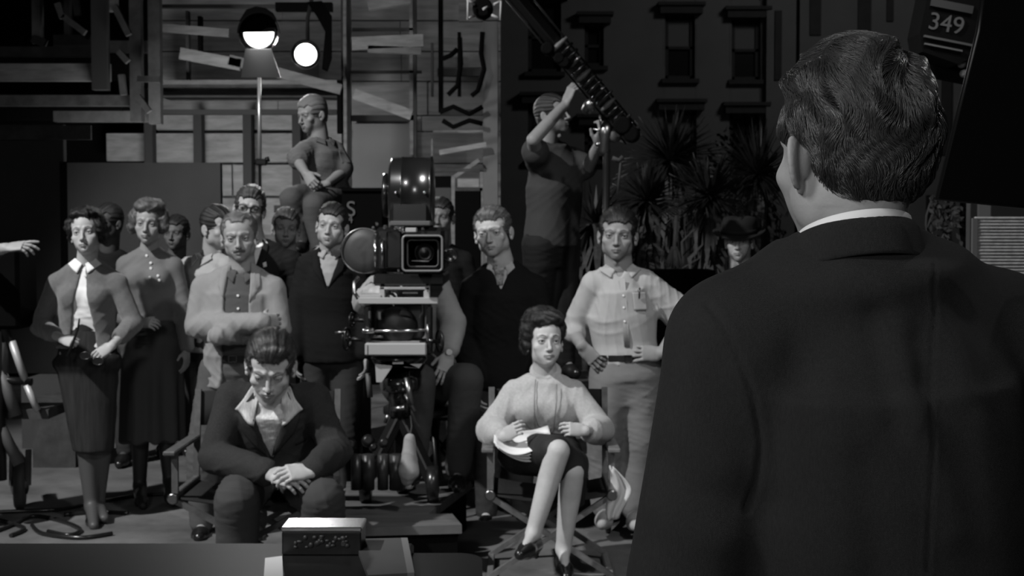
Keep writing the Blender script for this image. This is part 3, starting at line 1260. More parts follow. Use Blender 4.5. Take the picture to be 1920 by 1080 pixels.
def hair_short(b, parent, m, top=.014, side=.007, front=.058, back=-.070, part=0, wave=.0025, h=.0035, recede=0.0, quiff=0.0, seed=1,
               streak=150, burn=-.018, loose=0):
    hd = b.head
    w = hd.wide
    S = Solid()
    S.u(hd.ell((0, .016, .036), (.074 * w + side, .091 + side, .080 + side)))
    S.u(hd.ell((0, .012, .056), (.068 * w + side * .5, .086, .066 + top)), .02)
    S.u(hd.ell((0, -.030, .036), (.060 * w + side, .058 + side, .066 + side)), .02)
    if quiff:
        S.u(hd.ell((part * .012, -.062, .088 + top * .6), (.046, .026, .016 + quiff)), .02)
    S.u(hd.ell((0, .050, -.022), (.058 * w, .050, .060)), .02)
    # hairline: a slanting plane from the forehead to the sideburns, corners at the temples
    fz = front - .066 + recede * .010
    n0 = hd.R @ A(0, -.085, -.053)
    S.s(f_neg(f_half(hd.p(0, -.088, .074 + fz), n0)), .004)
    for sx in (-1, 1):
        S.s(hd.ell((sx * .054 * w, -.092, .056 + fz), (.020 + recede * .010, .046 + recede * .01, .026)), .006)
        S.s(hd.ell((sx * .086 * w, .014, -.030), (.022, .026, .034)), .004)
    S.s(f_box(hd.p(0, -.075, burn - .10), A(.2, .095, .10) * hd.s, hd.R), .004)
    S.s(f_box(hd.p(0, 0, back - .15), A(.3, .3, .15) * hd.s, hd.R), .006)
    V, Q = S.mesh(h)
    N = vnormals(V, Q)
    L = (V - hd.C) @ hd.R / hd.s
    rng = np.random.RandomState(seed)
    ph = rng.uniform(0, 6.28, 6)
    phi = np.arctan2(L[:, 0], L[:, 2] - .02)
    fl = phi * streak * .13 + 1.2 * np.sin(L[:, 1] * 28 + ph[0]) + .6 * np.sin(L[:, 2] * 50 + ph[1])
    dsp = wave * .55 * np.sin(fl) + wave * .35 * np.sin(fl * 2.3 + ph[4]) + wave * .5 * np.sin(L @ A(30, 55, 50) + ph[3])
    if part:
        dsp -= .0022 * np.exp(-((L[:, 0] - part * .030) / .004) ** 2) * (L[:, 2] > .05) * (L[:, 1] < .03)
    V = V + N * (dsp * hd.s)[:, None]
    o = mesh_object('hair', V, Q, m, parent)
    if loose:
        strands('hair_strands', V, vnormals(V, Q), hd, o, m, loose, seed, lambda l: .030 if l[2] > .02 else .014, lambda L, NL: L[:, 1] < 9, radius=.00055, wave=.30, flow='back')
    return o


def hair_woman(b, parent, m, lobes, cuts, curl=.004, h=.004, seed=1, freq=110, base=(.084, .098, .088), k=.015, loose=2500):
    hd = b.head
    w = hd.wide
    S = Solid()
    S.u(hd.ell((0, .018, .042), base))
    for c, r in lobes:
        S.u(hd.ell(c, r), k)
    for c, r in cuts:
        S.s(hd.ell(c, r), .006)
    V, Q = S.mesh(h)
    N = vnormals(V, Q)
    L = (V - hd.C) @ hd.R / hd.s
    rng = np.random.RandomState(seed)
    dsp = np.zeros(len(V))
    for i in range(5):
        a = rng.normal(size=3) * freq * (.4 + .25 * i)
        c = rng.normal(size=3) * freq * .4
        dsp += np.sin(L @ a + 2.2 * np.sin(L @ c + i) + rng.uniform(0, 6)) / (1 + .5 * i)
    V = V + N * (curl * dsp * .7 * hd.s)[:, None]
    o = mesh_object('hair', V, Q, m, parent)
    strands('hair_strands', V, vnormals(V, Q), hd, o, m, loose, seed, lambda l: .028, lambda L, NL: L[:, 1] < 9, radius=.00065, wave=1.6)
    return o


def f_neg(p):
    """the other side of a half space"""
    return (lambda x, y, z: -p[0](x, y, z)), p[1], p[2]


def roll_collar(parent, b, m, r=.064, t=.014, z=.022, tilt=.30, off=-.004):
    F = b.torso_frame()
    pts = []
    for a in np.linspace(0, 2 * math.pi, 44)[:-1]:
        x, y = r * math.sin(a), r * .95 * math.cos(a) + off
        pts.append(b.neck + F @ A(x, y, z - tilt * (y + r) + .002 * math.sin(5 * a)))
    mb = MB(); mb.tube(pts, t, 12, closed=True)
    return mb.build('collar', m, parent)
# ------------------------------------------------------------------ the cast
M_ = mat
hair_dark = M_('hair_dark', .018, .42, spec=.5, bump=.9, bscale=420, stretch=(3, 1, .4))
hair_brown = M_('hair_brown', .05, .42, spec=.5, bump=.9, bscale=420, stretch=(3, 1, .4))
hair_fair = M_('hair_fair', .14, .40, spec=.5, bump=.9, bscale=420, stretch=(3, 1, .4))
hair_grey = M_('hair_grey', .16, .45, spec=.4, bump=.8, bscale=420, stretch=(3, 1, .4))
white_cotton = M_('white_cotton', .78, .8, bump=.3, bscale=300)
light_cotton = M_('light_cotton', .34, .85, bump=.4, bscale=260, var=.05, vscale=12)
pale_poplin = M_('pale_poplin', .46, .8, bump=.4, bscale=260)
knit_grey = M_('knit_grey', .15, .95, spec=.1, bump=1.0, bscale=420, sheen=.3, var=.1, vscale=60)
knit_pale = M_('knit_pale', .41, .95, spec=.1, bump=1.0, bscale=300, sheen=.2, var=.10, vscale=90)
wool_mid = M_('wool_mid', .15, .85, bump=.5, bscale=300)
skirt_dark = M_('skirt_dark', .026, .8, spec=.2, bump=.5, bscale=300, var=.35, vscale=9, stretch=(6, 6, .4))
skirt_black = M_('skirt_black', .018, .7, spec=.3, bump=.4, bscale=200)
tweed_dark = M_('tweed_dark', .030, .9, spec=.2, bump=1.0, bscale=420, var=.25, vscale=160)
suit_black = M_('suit_black', .012, .8, spec=.2, bump=.3, bscale=260)
black_knit = M_('black_knit', .010, .9, spec=.15, bump=.6, bscale=300)
trouser_dark = M_('trouser_dark', .036, .85, spec=.2, bump=.4, bscale=260)
trouser_grey = M_('trouser_grey', .085, .85, spec=.2, bump=.4, bscale=260)
trouser_mid = M_('trouser_mid', .165, .85, bump=.4, bscale=260, var=.06)
chambray = M_('chambray', .065, .85, bump=.4, bscale=260)
tee_grey = M_('tee_grey', .034, .9, bump=.4, bscale=260)
khaki_dim = M_('khaki_dim', .13, .9, bump=.4, bscale=260)
leather_black = M_('leather_black', .012, .28, spec=.6)
pearl = M_('pearl_button', .85, .15, spec=.8)
chrome = M_('chrome', .75, .18, metal=1.0)


def V3(px, py, Y):
    return W(px, py, Y)


def trousers(b, parent, m, off=.012, loose=.012, to=.97, top=.10, h=.010, seed=3, amp=.004):
    S = Solid()
    sp, sc, sd = b.spine, b.sec, b.sides
    w0, d0 = sc[0][0] + off, (sc[0][1] + off) * b.bs
    S.u(f_chain([f_loft(sp[0] - b.up * .13, sp[0] - b.up * .01, sd[0], sd[0], w0 * .86, d0 * .70, w0, d0, 2.2),
                 f_loft(sp[0] - b.up * .01, sp[0] + b.up * top, sd[0], sd[1], w0, d0,
                        (sc[0][0] * .4 + sc[1][0] * .6) + off, (sc[1][1] + off) * b.bs, 2.2)]), .03)
    for s in 'lr':
        b.add_leg(S, s, off, loose, to, .035)
    S.s(f_loft(sp[0] + b.up * top, sp[0] + b.up * (top + .35), sd[0], sd[0], .24, .19, .24, .19), .003)
    return cloth('trousers', S, m, parent, h, seed, amp, (16, 16, 30))


def belt(b, parent, m, zt, off=.016, w=.016):
    sp, sc = b.spine, b.sec
    t = zt / (np.linalg.norm(sp[1] - sp[0]))
    c = sp[0] + (sp[1] - sp[0]) * t
    a = sc[0][0] + (sc[1][0] - sc[0][0]) * min(t, 1) + off
    bb = (sc[0][1] + (sc[1][1] - sc[0][1]) * min(t, 1) + off) * b.bs
    F = b.torso_frame()
    s = unit(b.sides[0] * (1 - t) + b.sides[1] * t)
    f = unit(np.cross(s, b.up))
    vs, fs = [], []
    n = 48
    for i in range(n):
        an = 2 * math.pi * i / n
        ca, sa = math.cos(an), math.sin(an)
        p = 2 / 2.2
        x = a * abs(ca) ** p * (1 if ca >= 0 else -1)
        y = bb * abs(sa) ** p * (1 if sa >= 0 else -1)
        for dz, k in ((-w, 1), (w, 1), (w, .93), (-w, .93)):
            vs.append(c + s * x * k + f * y * k + b.up * dz)
    for i in range(n):
        j = (i + 1) % n
        for q in range(4):
            r = (q + 1) % 4
            fs.append((i * 4 + q, j * 4 + q, j * 4 + r, i * 4 + r))
    mb = MB(); mb.add(vs, fs, False)
    o = mb.build('belt', m, parent)
    bk = MB()
    cc = c + f * (bb + .003)
    R = np.stack([s, f, b.up], axis=1)
    for (dx, dz, sx, sz) in ((0, w, .04, .004), (0, -w, .04, .004), (-.02, 0, .004, w * 2), (.02, 0, .004, w * 2)):
        bk.box(cc + s * dx + b.up * dz, (sx, .004, sz), R)
    bk.build('buckle', chrome, o)
    return o


def plain_top(b, off=.012, boxy=.0, sleeve=1.0, loose=.008, hem=-.05, neck_hole=.062, kk=.03, low_flare=.0, vneck=None, arms='lr', b_off=None,
              neck_up=.02, cuts=()):
    """one garment solid: torso, sleeves, neck hole, hem; sleeve fraction of the whole arm"""
    S = Solid()
    b.add_torso(S, off, boxy, 0, b_off, kk, hem)
    sp = b.spine
    S.i(f_half(sp[0] + b.up * hem, -b.up), .004)
    if vneck is not None:
        S.s(vneck, .004)
    for cu in cuts:
        S.s(cu, .005)
    for s in arms:
        b.add_arm(S, s, off, sleeve, loose)
    nb = b.neck
    nd = unit((b.head.p(0, .026, -.045) if b.head is not None else nb + b.up * .1) - nb)
    S.s(f_cap(nb + nd * neck_up, nb + nd * .16, neck_hole * (.86 if b.female else 1), neck_hole * 1.1), .006)
    return S


def short_sleeve_arm(b, S, side, off, t=.6, loose=.012):
    s, e = (b.sl, b.el) if side == 'l' else (b.sr, b.er)
    S.u(f_cap(s, s + (e - s) * t, .052 * b.k + off, .045 * b.k + off + loose), .025)


def spectacles(b, parent):
    hd = b.head
    mb = MB()
    for sx in (-1, 1):
        pts = []
        for i in range(24):
            a = 2 * math.pi * i / 24
            ca, sa = math.cos(a), math.sin(a)
            x = sx * .033 + .0245 * abs(ca) ** .7 * (1 if ca > 0 else -1)
            z = .001 + .0185 * abs(sa) ** .75 * (1 if sa > 0 else -1)
            pts.append(hd.p(x, -.101 + abs(x) * .08, z))
        mb.tube(pts, .0027 * hd.s, 6, closed=True)
        mb.tube([hd.p(sx * .057, -.096, .006), hd.p(sx * .076, -.088, .006), hd.p(sx * .082, .0, .004), hd.p(sx * .082, .018, -.008)], .0026 * hd.s, 6)
    mb.tube([hd.p(-.009, -.100, .007), hd.p(0, -.103, .009), hd.p(.009, -.100, .007)], .0027 * hd.s, 6)
    fr = mb.build('spectacles', leather_black, parent)
    gl = bpy.data.materials.get('lens_glass')
    if gl is None:
        gl = bpy.data.materials.new('lens_glass')
        gl.use_nodes = True
        bs = gl.node_tree.nodes['Principled BSDF']
        bs.inputs['Transmission Weight'].default_value = 1
        bs.inputs['Roughness'].default_value = .02
        bs.inputs['IOR'].default_value = 1.25
    for sx in (-1, 1):
        pts = []
        for i in range(20):
            a = 2 * math.pi * i / 20
            pts.append(hd.p(sx * .033 + .023 * math.cos(a), -.101 + abs(sx * .033 + .023 * math.cos(a)) * .08, .001 + .017 * math.sin(a)))
        mm = MB(); mm.prism(pts, hd.R @ A(0, 1, 0), .001)
        mm.build('spectacle_lens', gl, fr)
    return fr


def shirt_collar(b, parent, m, Vs, spread=.035, drop=.045, r=.064, h=.030, open_=.012, lift=.010, z0=.0, tilt=.35, length=1.0, r1=None, openw=46):
    """collar stand plus two turned-down points"""
    nb = neck_band('collar', parent, b, r + .006, (r1 or r), z0, z0 + h, m, openw, tilt, .003)
    for sg in (-1, 1):
        c = [(sg * (open_ + .004), -.012), (sg * (r + .002), .018), (sg * (r + .012 + spread), -.012), (sg * (open_ + spread), -drop * length)]
        if sg < 0:
            c = c
        patch('collar_point', parent, b, Vs, c, m, lift=lift, thick=.003, n=8, m=8)
    return nb


# ---------------------------------------------------------------- the woman in a cardigan
def stockings(b, parent, m):
    S = Solid()
    for s in 'lr':
        b.add_leg(S, s, .003, 0, 1.0)
    for a, t in ((b.al, b.toel), (b.ar, b.toer)):
        S.u(f_cap(a, t, .037 * b.k, .0265 * b.k), .02)
    V, Q = S.mesh(.010)
    return mesh_object('stockings', V, Q, m, parent)


def build_woman_cardigan():
    s = 1.03
    hd = Head(V3(162, 437, 7.66), rot(3, -3, -5), s, jaw=.93, nose=.8, chin=.97, wide=.98, female=True, lips=.5, brow=.3)
    Y = 7.72
    b = Body(hd, V3(163, 490, Y), V3(103, 524, Y), V3(224, 524, Y), V3(164, 672, Y), el=V3(74, 612, 7.70), wl=V3(118, 636, 7.48),
             er=V3(250, 606, 7.70), wr=V3(210, 648, 7.48), kl=V3(158, 812, 7.70), kr=V3(190, 812, 7.72),
             al=V3(172, 950, 7.70), ar=V3(183, 945, 7.78), hl=V3(140, 688, Y), hr=V3(190, 688, Y), k=.98, female=True, waist=1.08,
             toel=V3(176, 986, 7.50), toer=V3(196, 972, 7.62),
             handl=dict(d=A(.75, -.55, -.1), back=A(-.2, -.75, .45), thumb_side=-1, curl=1.35, thumb=(.5, .9)),
             handr=dict(d=A(-.62, -.45, -.42), back=A(.35, -.55, .6), thumb_side=1, curls=(.55, .75, .85, .9), thumb=(.45, .7)))
    p = person(b, 'woman in a short grey cardigan and long narrow skirt, holding dark glasses', (b.pel[0], Y, 0), .43, gaze=(6, 0))
    S = Solid(); S = plain_top(b, .004, 0, .45, .004, hem=.06, neck_hole=.050)
    bl, bV = cloth('blouse', S, white_cotton, p, .008, 4, .003)
    shirt_collar(b, bl, white_cotton, bV, spread=.024, drop=.062, r=.054, h=.020, open_=.004, lift=.020, r1=.050)
    # cardigan, open and widening downwards
    S = plain_top(b, .015, .15, .80, .008, hem=.055, neck_hole=.058, neck_up=.012, b_off=.016, cuts=(f_vopen(b, .005, .058, -.02, -.36),))
    c, cV = cloth('cardigan', S, knit_grey, p, .008, 7, .0045, (16, 16, 26))
    buttons(c, b, cV, [(.016, -.075)], pearl, .008)
    S = Solid()
    sp = b.spine
    wst = sp[1] + b.up * .06
    S.u(f_loft(b.pel - A(0, 0, .02), wst, b.hs, b.hs, .170, .122, .122, .092), .04)
    hem = V3(176, 846, 7.71)
    S.u(f_loft(hem, b.pel - A(0, 0, .02), b.hs, b.hs, .108, .098, .170, .122), .05)
    S.i(f_half(wst, b.up), .002); S.i(f_half(hem, -b.up), .002)
    o, sV = cloth('skirt', S, skirt_dark, p, .009, 12, .005, (10, 10, 5))
    mb = MB(); c0 = wst - b.up * .02
    pts = [c0 + b.ss * .127 * math.cos(2 * math.pi * i / 40) + b.front * .097 * math.sin(2 * math.pi * i / 40) for i in range(40)]
    vs = []; fs = []
    for i, q in enumerate(pts):
        vs += [q - b.up * .02, q + b.up * .02]
    for i in range(40):
        j = (i + 1) % 40
        fs.append((2 * i, 2 * j, 2 * j + 1, 2 * i + 1))
    mb.add(vs, fs, True)
    mb.build('waistband', skirt_black, o)
    shoe(b, p, b.al, b.toel, leather_black, .06, True)
    shoe(b, p, b.ar, b.toer, leather_black, .06, True)
    hair_woman(b, p, hair_dark, [((0, -.035, .098), (.072, .050, .030)), ((-.070, .00, .040), (.030, .050, .055)), ((.070, .00, .035), (.032, .055, .060)),
                                 ((0, .03, .085), (.080, .085, .055)), ((.076, .02, -.02), (.022, .035, .040)), ((-.076, .03, -.01), (.018, .03, .03))],
               [((0, -.125, -.020), (.066, .075, .088)), ((0, -.06, -.11), (.2, .09, .07)), ((0, -.1, -.02), (.060, .07, .10))], curl=.0045, seed=3)
    stockings(b, p, M_('stocking_grey', .065, .5, spec=.4))
    # what she holds
    g = MB()
    gc = V3(172, 672, 7.40)
    for k in (-1, 1):
        ring = [gc + A(k * .034 + .027 * math.cos(t), -.004 * k, .019 * math.sin(t) - k * .014) for t in np.linspace(0, 2 * math.pi, 18)[:-1]]
        g.tube(ring, .003, 6, closed=True)
        g.prism(ring, A(0, 1, 0), .002)
    g.tube([gc + A(.055, 0, -.01), gc + A(.10, -.03, .02), gc + A(.13, -.02, .03)], .003, 6)
    o = g.build('sunglasses', leather_black, None, gc)
    tag(o, 'dark sunglasses held in the cardigan woman\'s hand', 'sunglasses')
    g = MB()
    g.tube([V3(143, 602, 7.42), V3(150, 600, 7.42)] if False else [V3(149, 597, 7.40), V3(146, 618, 7.41), V3(127, 668, 7.44)], [.004, .006, .009], 10)
    o = g.build('pen', leather_black, None, V3(140, 630, 7.42))
    tag(o, 'slim black pen clutched upright in the cardigan woman\'s fist', 'pen')


def f_vopen(b, top_half, bot_half, ztop, zbot, shift=0.0):
    """opening in the front, widening downwards"""
    F = b.torso_frame()
    nk = b.neck

    def f(x, y, z):
        px, py, pz = x - nk[0], y - nk[1], z - nk[2]
        u = px * F[0, 0] + py * F[1, 0] + pz * F[2, 0] - shift
        v = px * F[0, 1] + py * F[1, 1] + pz * F[2, 1]
        w = px * F[0, 2] + py * F[1, 2] + pz * F[2, 2]
        t = np.clip((w - ztop) / (zbot - ztop), -.2, 2.0)
        return np.maximum(np.abs(u) - (top_half + (bot_half - top_half) * t), -v) * .9
    return f, nk - .75, nk + .75


# ---------------------------------------------------------------- the woman in a buttoned blouse
def build_woman_blouse():
    Y = 8.2
    hd = Head(V3(279, 419, Y - .06), rot(4, 2, 3), 1.03, jaw=.9, nose=.8, wide=.96, female=True, lips=.5, brow=.4)
    b = Body(hd, V3(281, 469, Y), V3(233, 490, Y), V3(329, 492, Y), V3(284, 632, Y), el=V3(222, 590, Y), wl=V3(262, 606, Y - .26),
             er=V3(346, 590, Y), wr=V3(350, 655, Y - .08), kl=V3(262, 770, Y), kr=V3(306, 770, Y), al=V3(262, 912, Y + .02), ar=V3(318, 902, Y + .02),
             hl=V3(262, 645, Y), hr=V3(308, 645, Y), k=.98, female=True, waist=1.12, toel=V3(268, 948, Y - .18), toer=V3(322, 940, Y - .18),
             handl=dict(d=A(.8, -.4, .05), back=A(0, -.8, .5), thumb_side=-1, curl=.7), handr=dict(d=A(.02, -.1, -1), back=A(.9, -.3, 0), thumb_side=1, curl=.35))
    p = person(b, 'woman with fair wavy hair in a grey buttoned blouse and full grey skirt', (b.pel[0], Y, 0), .33)
    S = plain_top(b, .014, .1, .96, .010, hem=.09, neck_hole=.050, neck_up=.0)
    o, V = cloth('blouse', S, wool_mid, p, .009, 22, .006, (14, 14, 20))
    neck_band('collar', o, b, .056, .053, .0, .03, wool_mid, 20, .2)
    buttons(o, b, V, [(0, -.03), (.026, -.07), (.030, -.10), (.028, -.15), (.075, -.14), (.082, -.165)], pearl, .008)
    S = Solid()
    wst = b.spine[1] + b.up * .02
    hem = V3(284, 825, Y)
    S.u(f_loft(b.pel - A(0, 0, .02), wst, b.hs, b.hs, .172, .13, .125, .095), .05)
    S.u(f_loft(hem, b.pel - A(0, 0, .02), b.hs, b.hs, .185, .16, .172, .13), .06)
    S.i(f_half(wst, b.up), .002); S.i(f_half(hem, -b.up), .002)
    F = b.torso_frame()
    cloth('skirt', S, M_('skirt_grey', .075, .85, bump=.4, bscale=260), p, .010, 9, .004, (9, 9, 4),
          extra=lambda V: .012 * np.sin(np.arctan2(V[:, 1] - Y, V[:, 0] - b.pel[0]) * 9) * sstep(b.pel[2] - V[:, 2], 0, .35))
    shoe(b, p, b.al, b.toel, leather_black, .06, True)
    shoe(b, p, b.ar, b.toer, leather_black, .06, True)
    hair_woman(b, p, hair_fair, [((0, -.045, .094), (.070, .045, .030)), ((-.074, .0, .015), (.030, .050, .062)), ((.074, .0, .02), (.032, .050, .062)),
                                 ((-.080, -.005, -.025), (.026, .035, .030)), ((.082, -.01, -.015), (.026, .035, .030)), ((0, .02, .09), (.078, .082, .050))],
               [((0, -.125, -.020), (.062, .072, .086)), ((0, -.06, -.12), (.2, .09, .07)), ((0, -.1, -.03), (.055, .07, .10))], curl=.005, seed=8, freq=70)
    stockings(b, p, M_('stocking_dark', .03, .5, spec=.4))


def build_man_crossed():
    Y = 7.4
    hd = Head(V3(449, 444, Y - .04), rot(6, 6, -4), 1.06, jaw=1.15, wide=1.09, nose=1.15, age=1, stache=.72, brow=.45)
    b = Body(hd, V3(455, 503, Y), V3(378, 532, Y), V3(516, 535, Y), V3(446, 690, Y), el=V3(368, 612, Y - .05), wl=V3(494, 604, Y - .33),
             er=V3(524, 618, Y - .05), wr=V3(405, 630, Y - .26), kl=V3(378, 850, Y), kr=V3(470, 850, Y), al=V3(378, 985, Y), ar=V3(478, 985, Y),
             k=1.04, belly=.03, toel=V3(372, 1010, Y - .2), toer=V3(484, 1010, Y - .2),
             handl=dict(d=A(.55, .8, .0), back=A(.6, -.6, .2), thumb_side=-1, curl=.4), handr=dict(d=A(-.5, .85, .0), back=A(-.6, -.6, .2), thumb_side=1, curl=.5))
    p = person(b, 'moustached balding man with crossed arms in a light jacket over a dark shirt', (b.pel[0], Y, 0), .31, gaze=(8, 0))
    S = plain_top(b, .006, 0, .9, .004, hem=-.02, neck_hole=.062)
    o, V = cloth('shirt', S, chambray, p, .009, 5, .003)
    shirt_collar(b, o, chambray, V, spread=.018, drop=.075, r=.064, h=.022, open_=.012, lift=.009)
    buttons(o, b, V, [(.0, -.135), (.004, -.20)], pearl, .0065)
    S = plain_top(b, .020, .35, .985, .006, hem=-.10, neck_hole=.074, neck_up=.0, cuts=(f_vopen(b, .058, .066, -.0, -.48, shift=-.006),))
    j, jV = cloth('jacket', S, M_('jacket_light', .235, .85, bump=.5, bscale=260, var=.05), p, .0085, 31, .007, (15, 15, 24))
    for sg in (-1, 1):
        patch('lapel', j, b, jV, [(sg * .050, .035), (sg * .098, .005), (sg * .105, -.09), (sg * .060, -.17)], MATS['jacket_light'], .005, .003)
    trousers(b, p, trouser_grey, .012, .014, .95, top=.07)
    belt(b, p, leather_black, .06)
    shoe(b, p, b.al, b.toel, leather_black); shoe(b, p, b.ar, b.toer, leather_black)
    hair_short(b, p, hair_grey, top=-.004, side=.004, front=.080, recede=1.4, wave=.0012, loose=1500)


# ---------------------------------------------------------------- tall man with spectacles
def build_man_spectacles():
    Y = 8.7
    hd = Head(V3(468, 392, Y - .05), rot(8, 0, 8), 1.08, jaw=.95, age=.0, brow=.35)
    b = Body(hd, V3(476, 452, Y), V3(418, 484, Y), V3(552, 484, Y), V3(484, 640, Y), el=V3(404, 590, Y), wl=V3(430, 680, Y - .1), er=V3(562, 590, Y),
             wr=V3(548, 690, Y - .1), kl=V3(455, 770, Y), kr=V3(510, 770, Y), al=V3(455, 905, Y), ar=V3(512, 905, Y), k=1.0,
             toel=V3(452, 925, Y - .2), toer=V3(514, 925, Y - .2),
             handl=dict(d=A(0, -.1, -1), back=A(-.9, -.3, 0), thumb_side=1, curl=.4), handr=dict(d=A(0, -.1, -1), back=A(.9, -.3, 0), thumb_side=-1, curl=.4))
    p = person(b, 'tall man with black-rimmed spectacles in a black suit, behind the moustached man', (b.pel[0], Y, 0), .40, h_head=.0032)
    S = plain_top(b, .006, 0, .9, .004, hem=-.02, neck_hole=.060)
    o, V = cloth('shirt', S, white_cotton, p, .010, 5, .002)
    shirt_collar(b, o, white_cotton, V, spread=.02, drop=.05, r=.062, h=.025, open_=.006, lift=.008)
    patch('necktie', p, b, V, [(-.016, -.01), (.016, -.01), (.030, -.30), (-.030, -.30)], suit_black, .010, .004)
    S = plain_top(b, .020, .4, .98, .010, hem=-.14, neck_hole=.070, neck_up=.0, cuts=(f_vneck(b, .26, .0, .07),))
    j, jV = cloth('jacket', S, suit_black, p, .010, 8, .005)
    for sg in (-1, 1):
        patch('lapel', j, b, jV, [(sg * .052, .02), (sg * .10, -.02), (sg * .09, -.12), (sg * .004, -.26)], suit_black, .006, .003)
    patch('pocket_square', j, b, jV, [(.075, -.13), (.095, -.12), (.10, -.15), (.08, -.155)], white_cotton, .006, .003, 3, 3)
    trousers(b, p, trouser_dark)
    shoe(b, p, b.al, b.toel, leather_black); shoe(b, p, b.ar, b.toer, leather_black)
    hair_short(b, p, hair_brown, top=.020, side=.010, quiff=.012, wave=.003, seed=4)
    spectacles(b, p)


def simple_man(label, head, neck, sl, sr, pel, Y, shirt, hair, skin=.38, el=None, er=None, wl=None, wr=None, floor_z=0.0, collar=None, jacket=None,
               trouser=None, hargs=None, hands=True, h_head=.0034, k=1.0, gaze=(0, 0), gar='shirt', sleeve=.98, seed=1, legs_at=None, front_hands=None, vn=None):
    """a standing man seen from the chest up: full figure, arms hanging"""
    sl, sr, pel = V3(*sl), V3(*sr), V3(*pel)
    ss = unit(sr - sl)
    up = unit((sl + sr) / 2 - pel)
    fr = unit(np.cross(ss, up))
    el = sl + A(0, 0, -.28) - ss * .05 if el is None else V3(*el)
    er = sr + A(0, 0, -.28) + ss * .05 if er is None else V3(*er)
    wl = el + A(0, 0, -.24) + fr * .07 if wl is None else V3(*wl)
    wr = er + A(0, 0, -.24) + fr * .07 if wr is None else V3(*wr)
    hl, hr = pel - ss * .09, pel + ss * .09
    zf = floor_z + .09
    kl = A(hl[0], hl[1], zf + (hl[2] - zf) * .48); kr = A(hr[0], hr[1], zf + (hr[2] - zf) * .48)
    al = A(hl[0], hl[1] + .01, zf); ar = A(hr[0], hr[1] + .01, zf)
    hh = dict(d=A(0, 0, -1) + fr * .1, curl=.45)
    b = Body(head, V3(*neck), sl, sr, pel, el=el, er=er, wl=wl, wr=wr, kl=kl, kr=kr, al=al, ar=ar, k=k,
             toel=al + fr * .18 - A(0, 0, .06), toer=ar + fr * .18 - A(0, 0, .06),
             handl=dict(hh, back=-ss, thumb_side=1), handr=dict(hh, back=ss, thumb_side=-1))
    if front_hands:
        b.handl, b.handr = front_hands
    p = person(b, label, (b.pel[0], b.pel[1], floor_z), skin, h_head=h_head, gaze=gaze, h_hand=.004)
    S = plain_top(b, .010, 0, sleeve, .008, hem=-.02 if jacket else -.06, neck_hole=.062, vneck=vn)
    o, V = cloth(gar, S, shirt, p, .010, seed, .004)
    if collar is not None:
        shirt_collar(b, o, collar, V, spread=.025, drop=.055, r=.063, h=.026, open_=.008, lift=.008)
    if jacket is not None:
        S = plain_top(b, .022, .35, .98, .012, hem=-.12, neck_hole=.072, neck_up=.0, cuts=(f_vneck(b, .22, .0, .07),))
        j, jV = cloth('jacket', S, jacket, p, .010, seed + 1, .005)
        for sg in (-1, 1):
            patch('lapel', j, b, jV, [(sg * .052, .02), (sg * .10, -.02), (sg * .085, -.12), (sg * .004, -.22)], jacket, .006, .003)
    trousers(b, p, trouser or trouser_dark, h=.012)
    shoe(b, p, b.al, b.toel, leather_black, h=.008); shoe(b, p, b.ar, b.toer, leather_black, h=.008)
    if hair is not None:
        hair_short(b, p, hair, **(hargs or {}))
    return b, p, V


def build_background_men():
    # light shirt, in profile
    hd = Head(V3(408, 428, 8.35), rot(52, 4, 0), 1.04, age=1, nose=1.1)
    simple_man('dark-haired man in profile in a light shirt, left of the spectacled man', hd, (400, 480, 8.4), (352, 492, 8.55), (428, 492, 8.25), (396, 640, 8.4), 8.4,
               light_cotton, hair_dark, .34, collar=light_cotton, trouser=trouser_dark, seed=41)
    # half lit face between
    hd = Head(V3(536, 428, 8.98), rot(10, 4, 4), 1.02, jaw=.95, brow=.4)
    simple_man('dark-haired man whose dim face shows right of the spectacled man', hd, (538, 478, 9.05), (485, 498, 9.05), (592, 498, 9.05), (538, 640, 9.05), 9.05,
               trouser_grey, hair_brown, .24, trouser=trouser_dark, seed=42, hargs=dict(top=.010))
    # round faced man by the camera
    hd = Head(V3(622, 424, 8.14), rot(-4, 0, 6), 1.05, jaw=1.12, wide=1.03, brow=.3, nose=1.0)
    simple_man('round-faced man in a light shirt, the shadow on it modelled as a dark jacket, left of the film camera', hd, (620, 467, 8.2), (574, 490, 8.2), (672, 490, 8.2), (622, 640, 8.2), 8.2,
               light_cotton, hair_dark, .36, collar=light_cotton, jacket=black_knit, trouser=trouser_dark, seed=43, hargs=dict(top=.010))  # dark jacket added in place of the shadow over his shirt
    # behind the camera
    hd = Head(V3(826, 408, 9.2), rot(-8, 0, 0), 1.0, jaw=.95)
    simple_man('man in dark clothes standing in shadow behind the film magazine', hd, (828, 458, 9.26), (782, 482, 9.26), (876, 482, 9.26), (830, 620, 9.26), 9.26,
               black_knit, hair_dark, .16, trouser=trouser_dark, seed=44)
    # dim faces between the women
    hd = Head(V3(331, 438, 9.95), rot(-10, 0, 0), 1.0)
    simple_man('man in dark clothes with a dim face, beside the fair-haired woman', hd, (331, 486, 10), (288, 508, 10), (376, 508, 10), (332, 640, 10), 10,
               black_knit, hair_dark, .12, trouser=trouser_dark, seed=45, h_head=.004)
    hd = Head(V3(203, 418, 9.45), rot(-30, 0, 0), 1.0)
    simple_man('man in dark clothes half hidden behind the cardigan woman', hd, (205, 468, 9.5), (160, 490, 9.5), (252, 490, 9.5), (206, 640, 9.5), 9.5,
               black_knit, hair_dark, .07, trouser=trouser_dark, seed=46, h_head=.004)


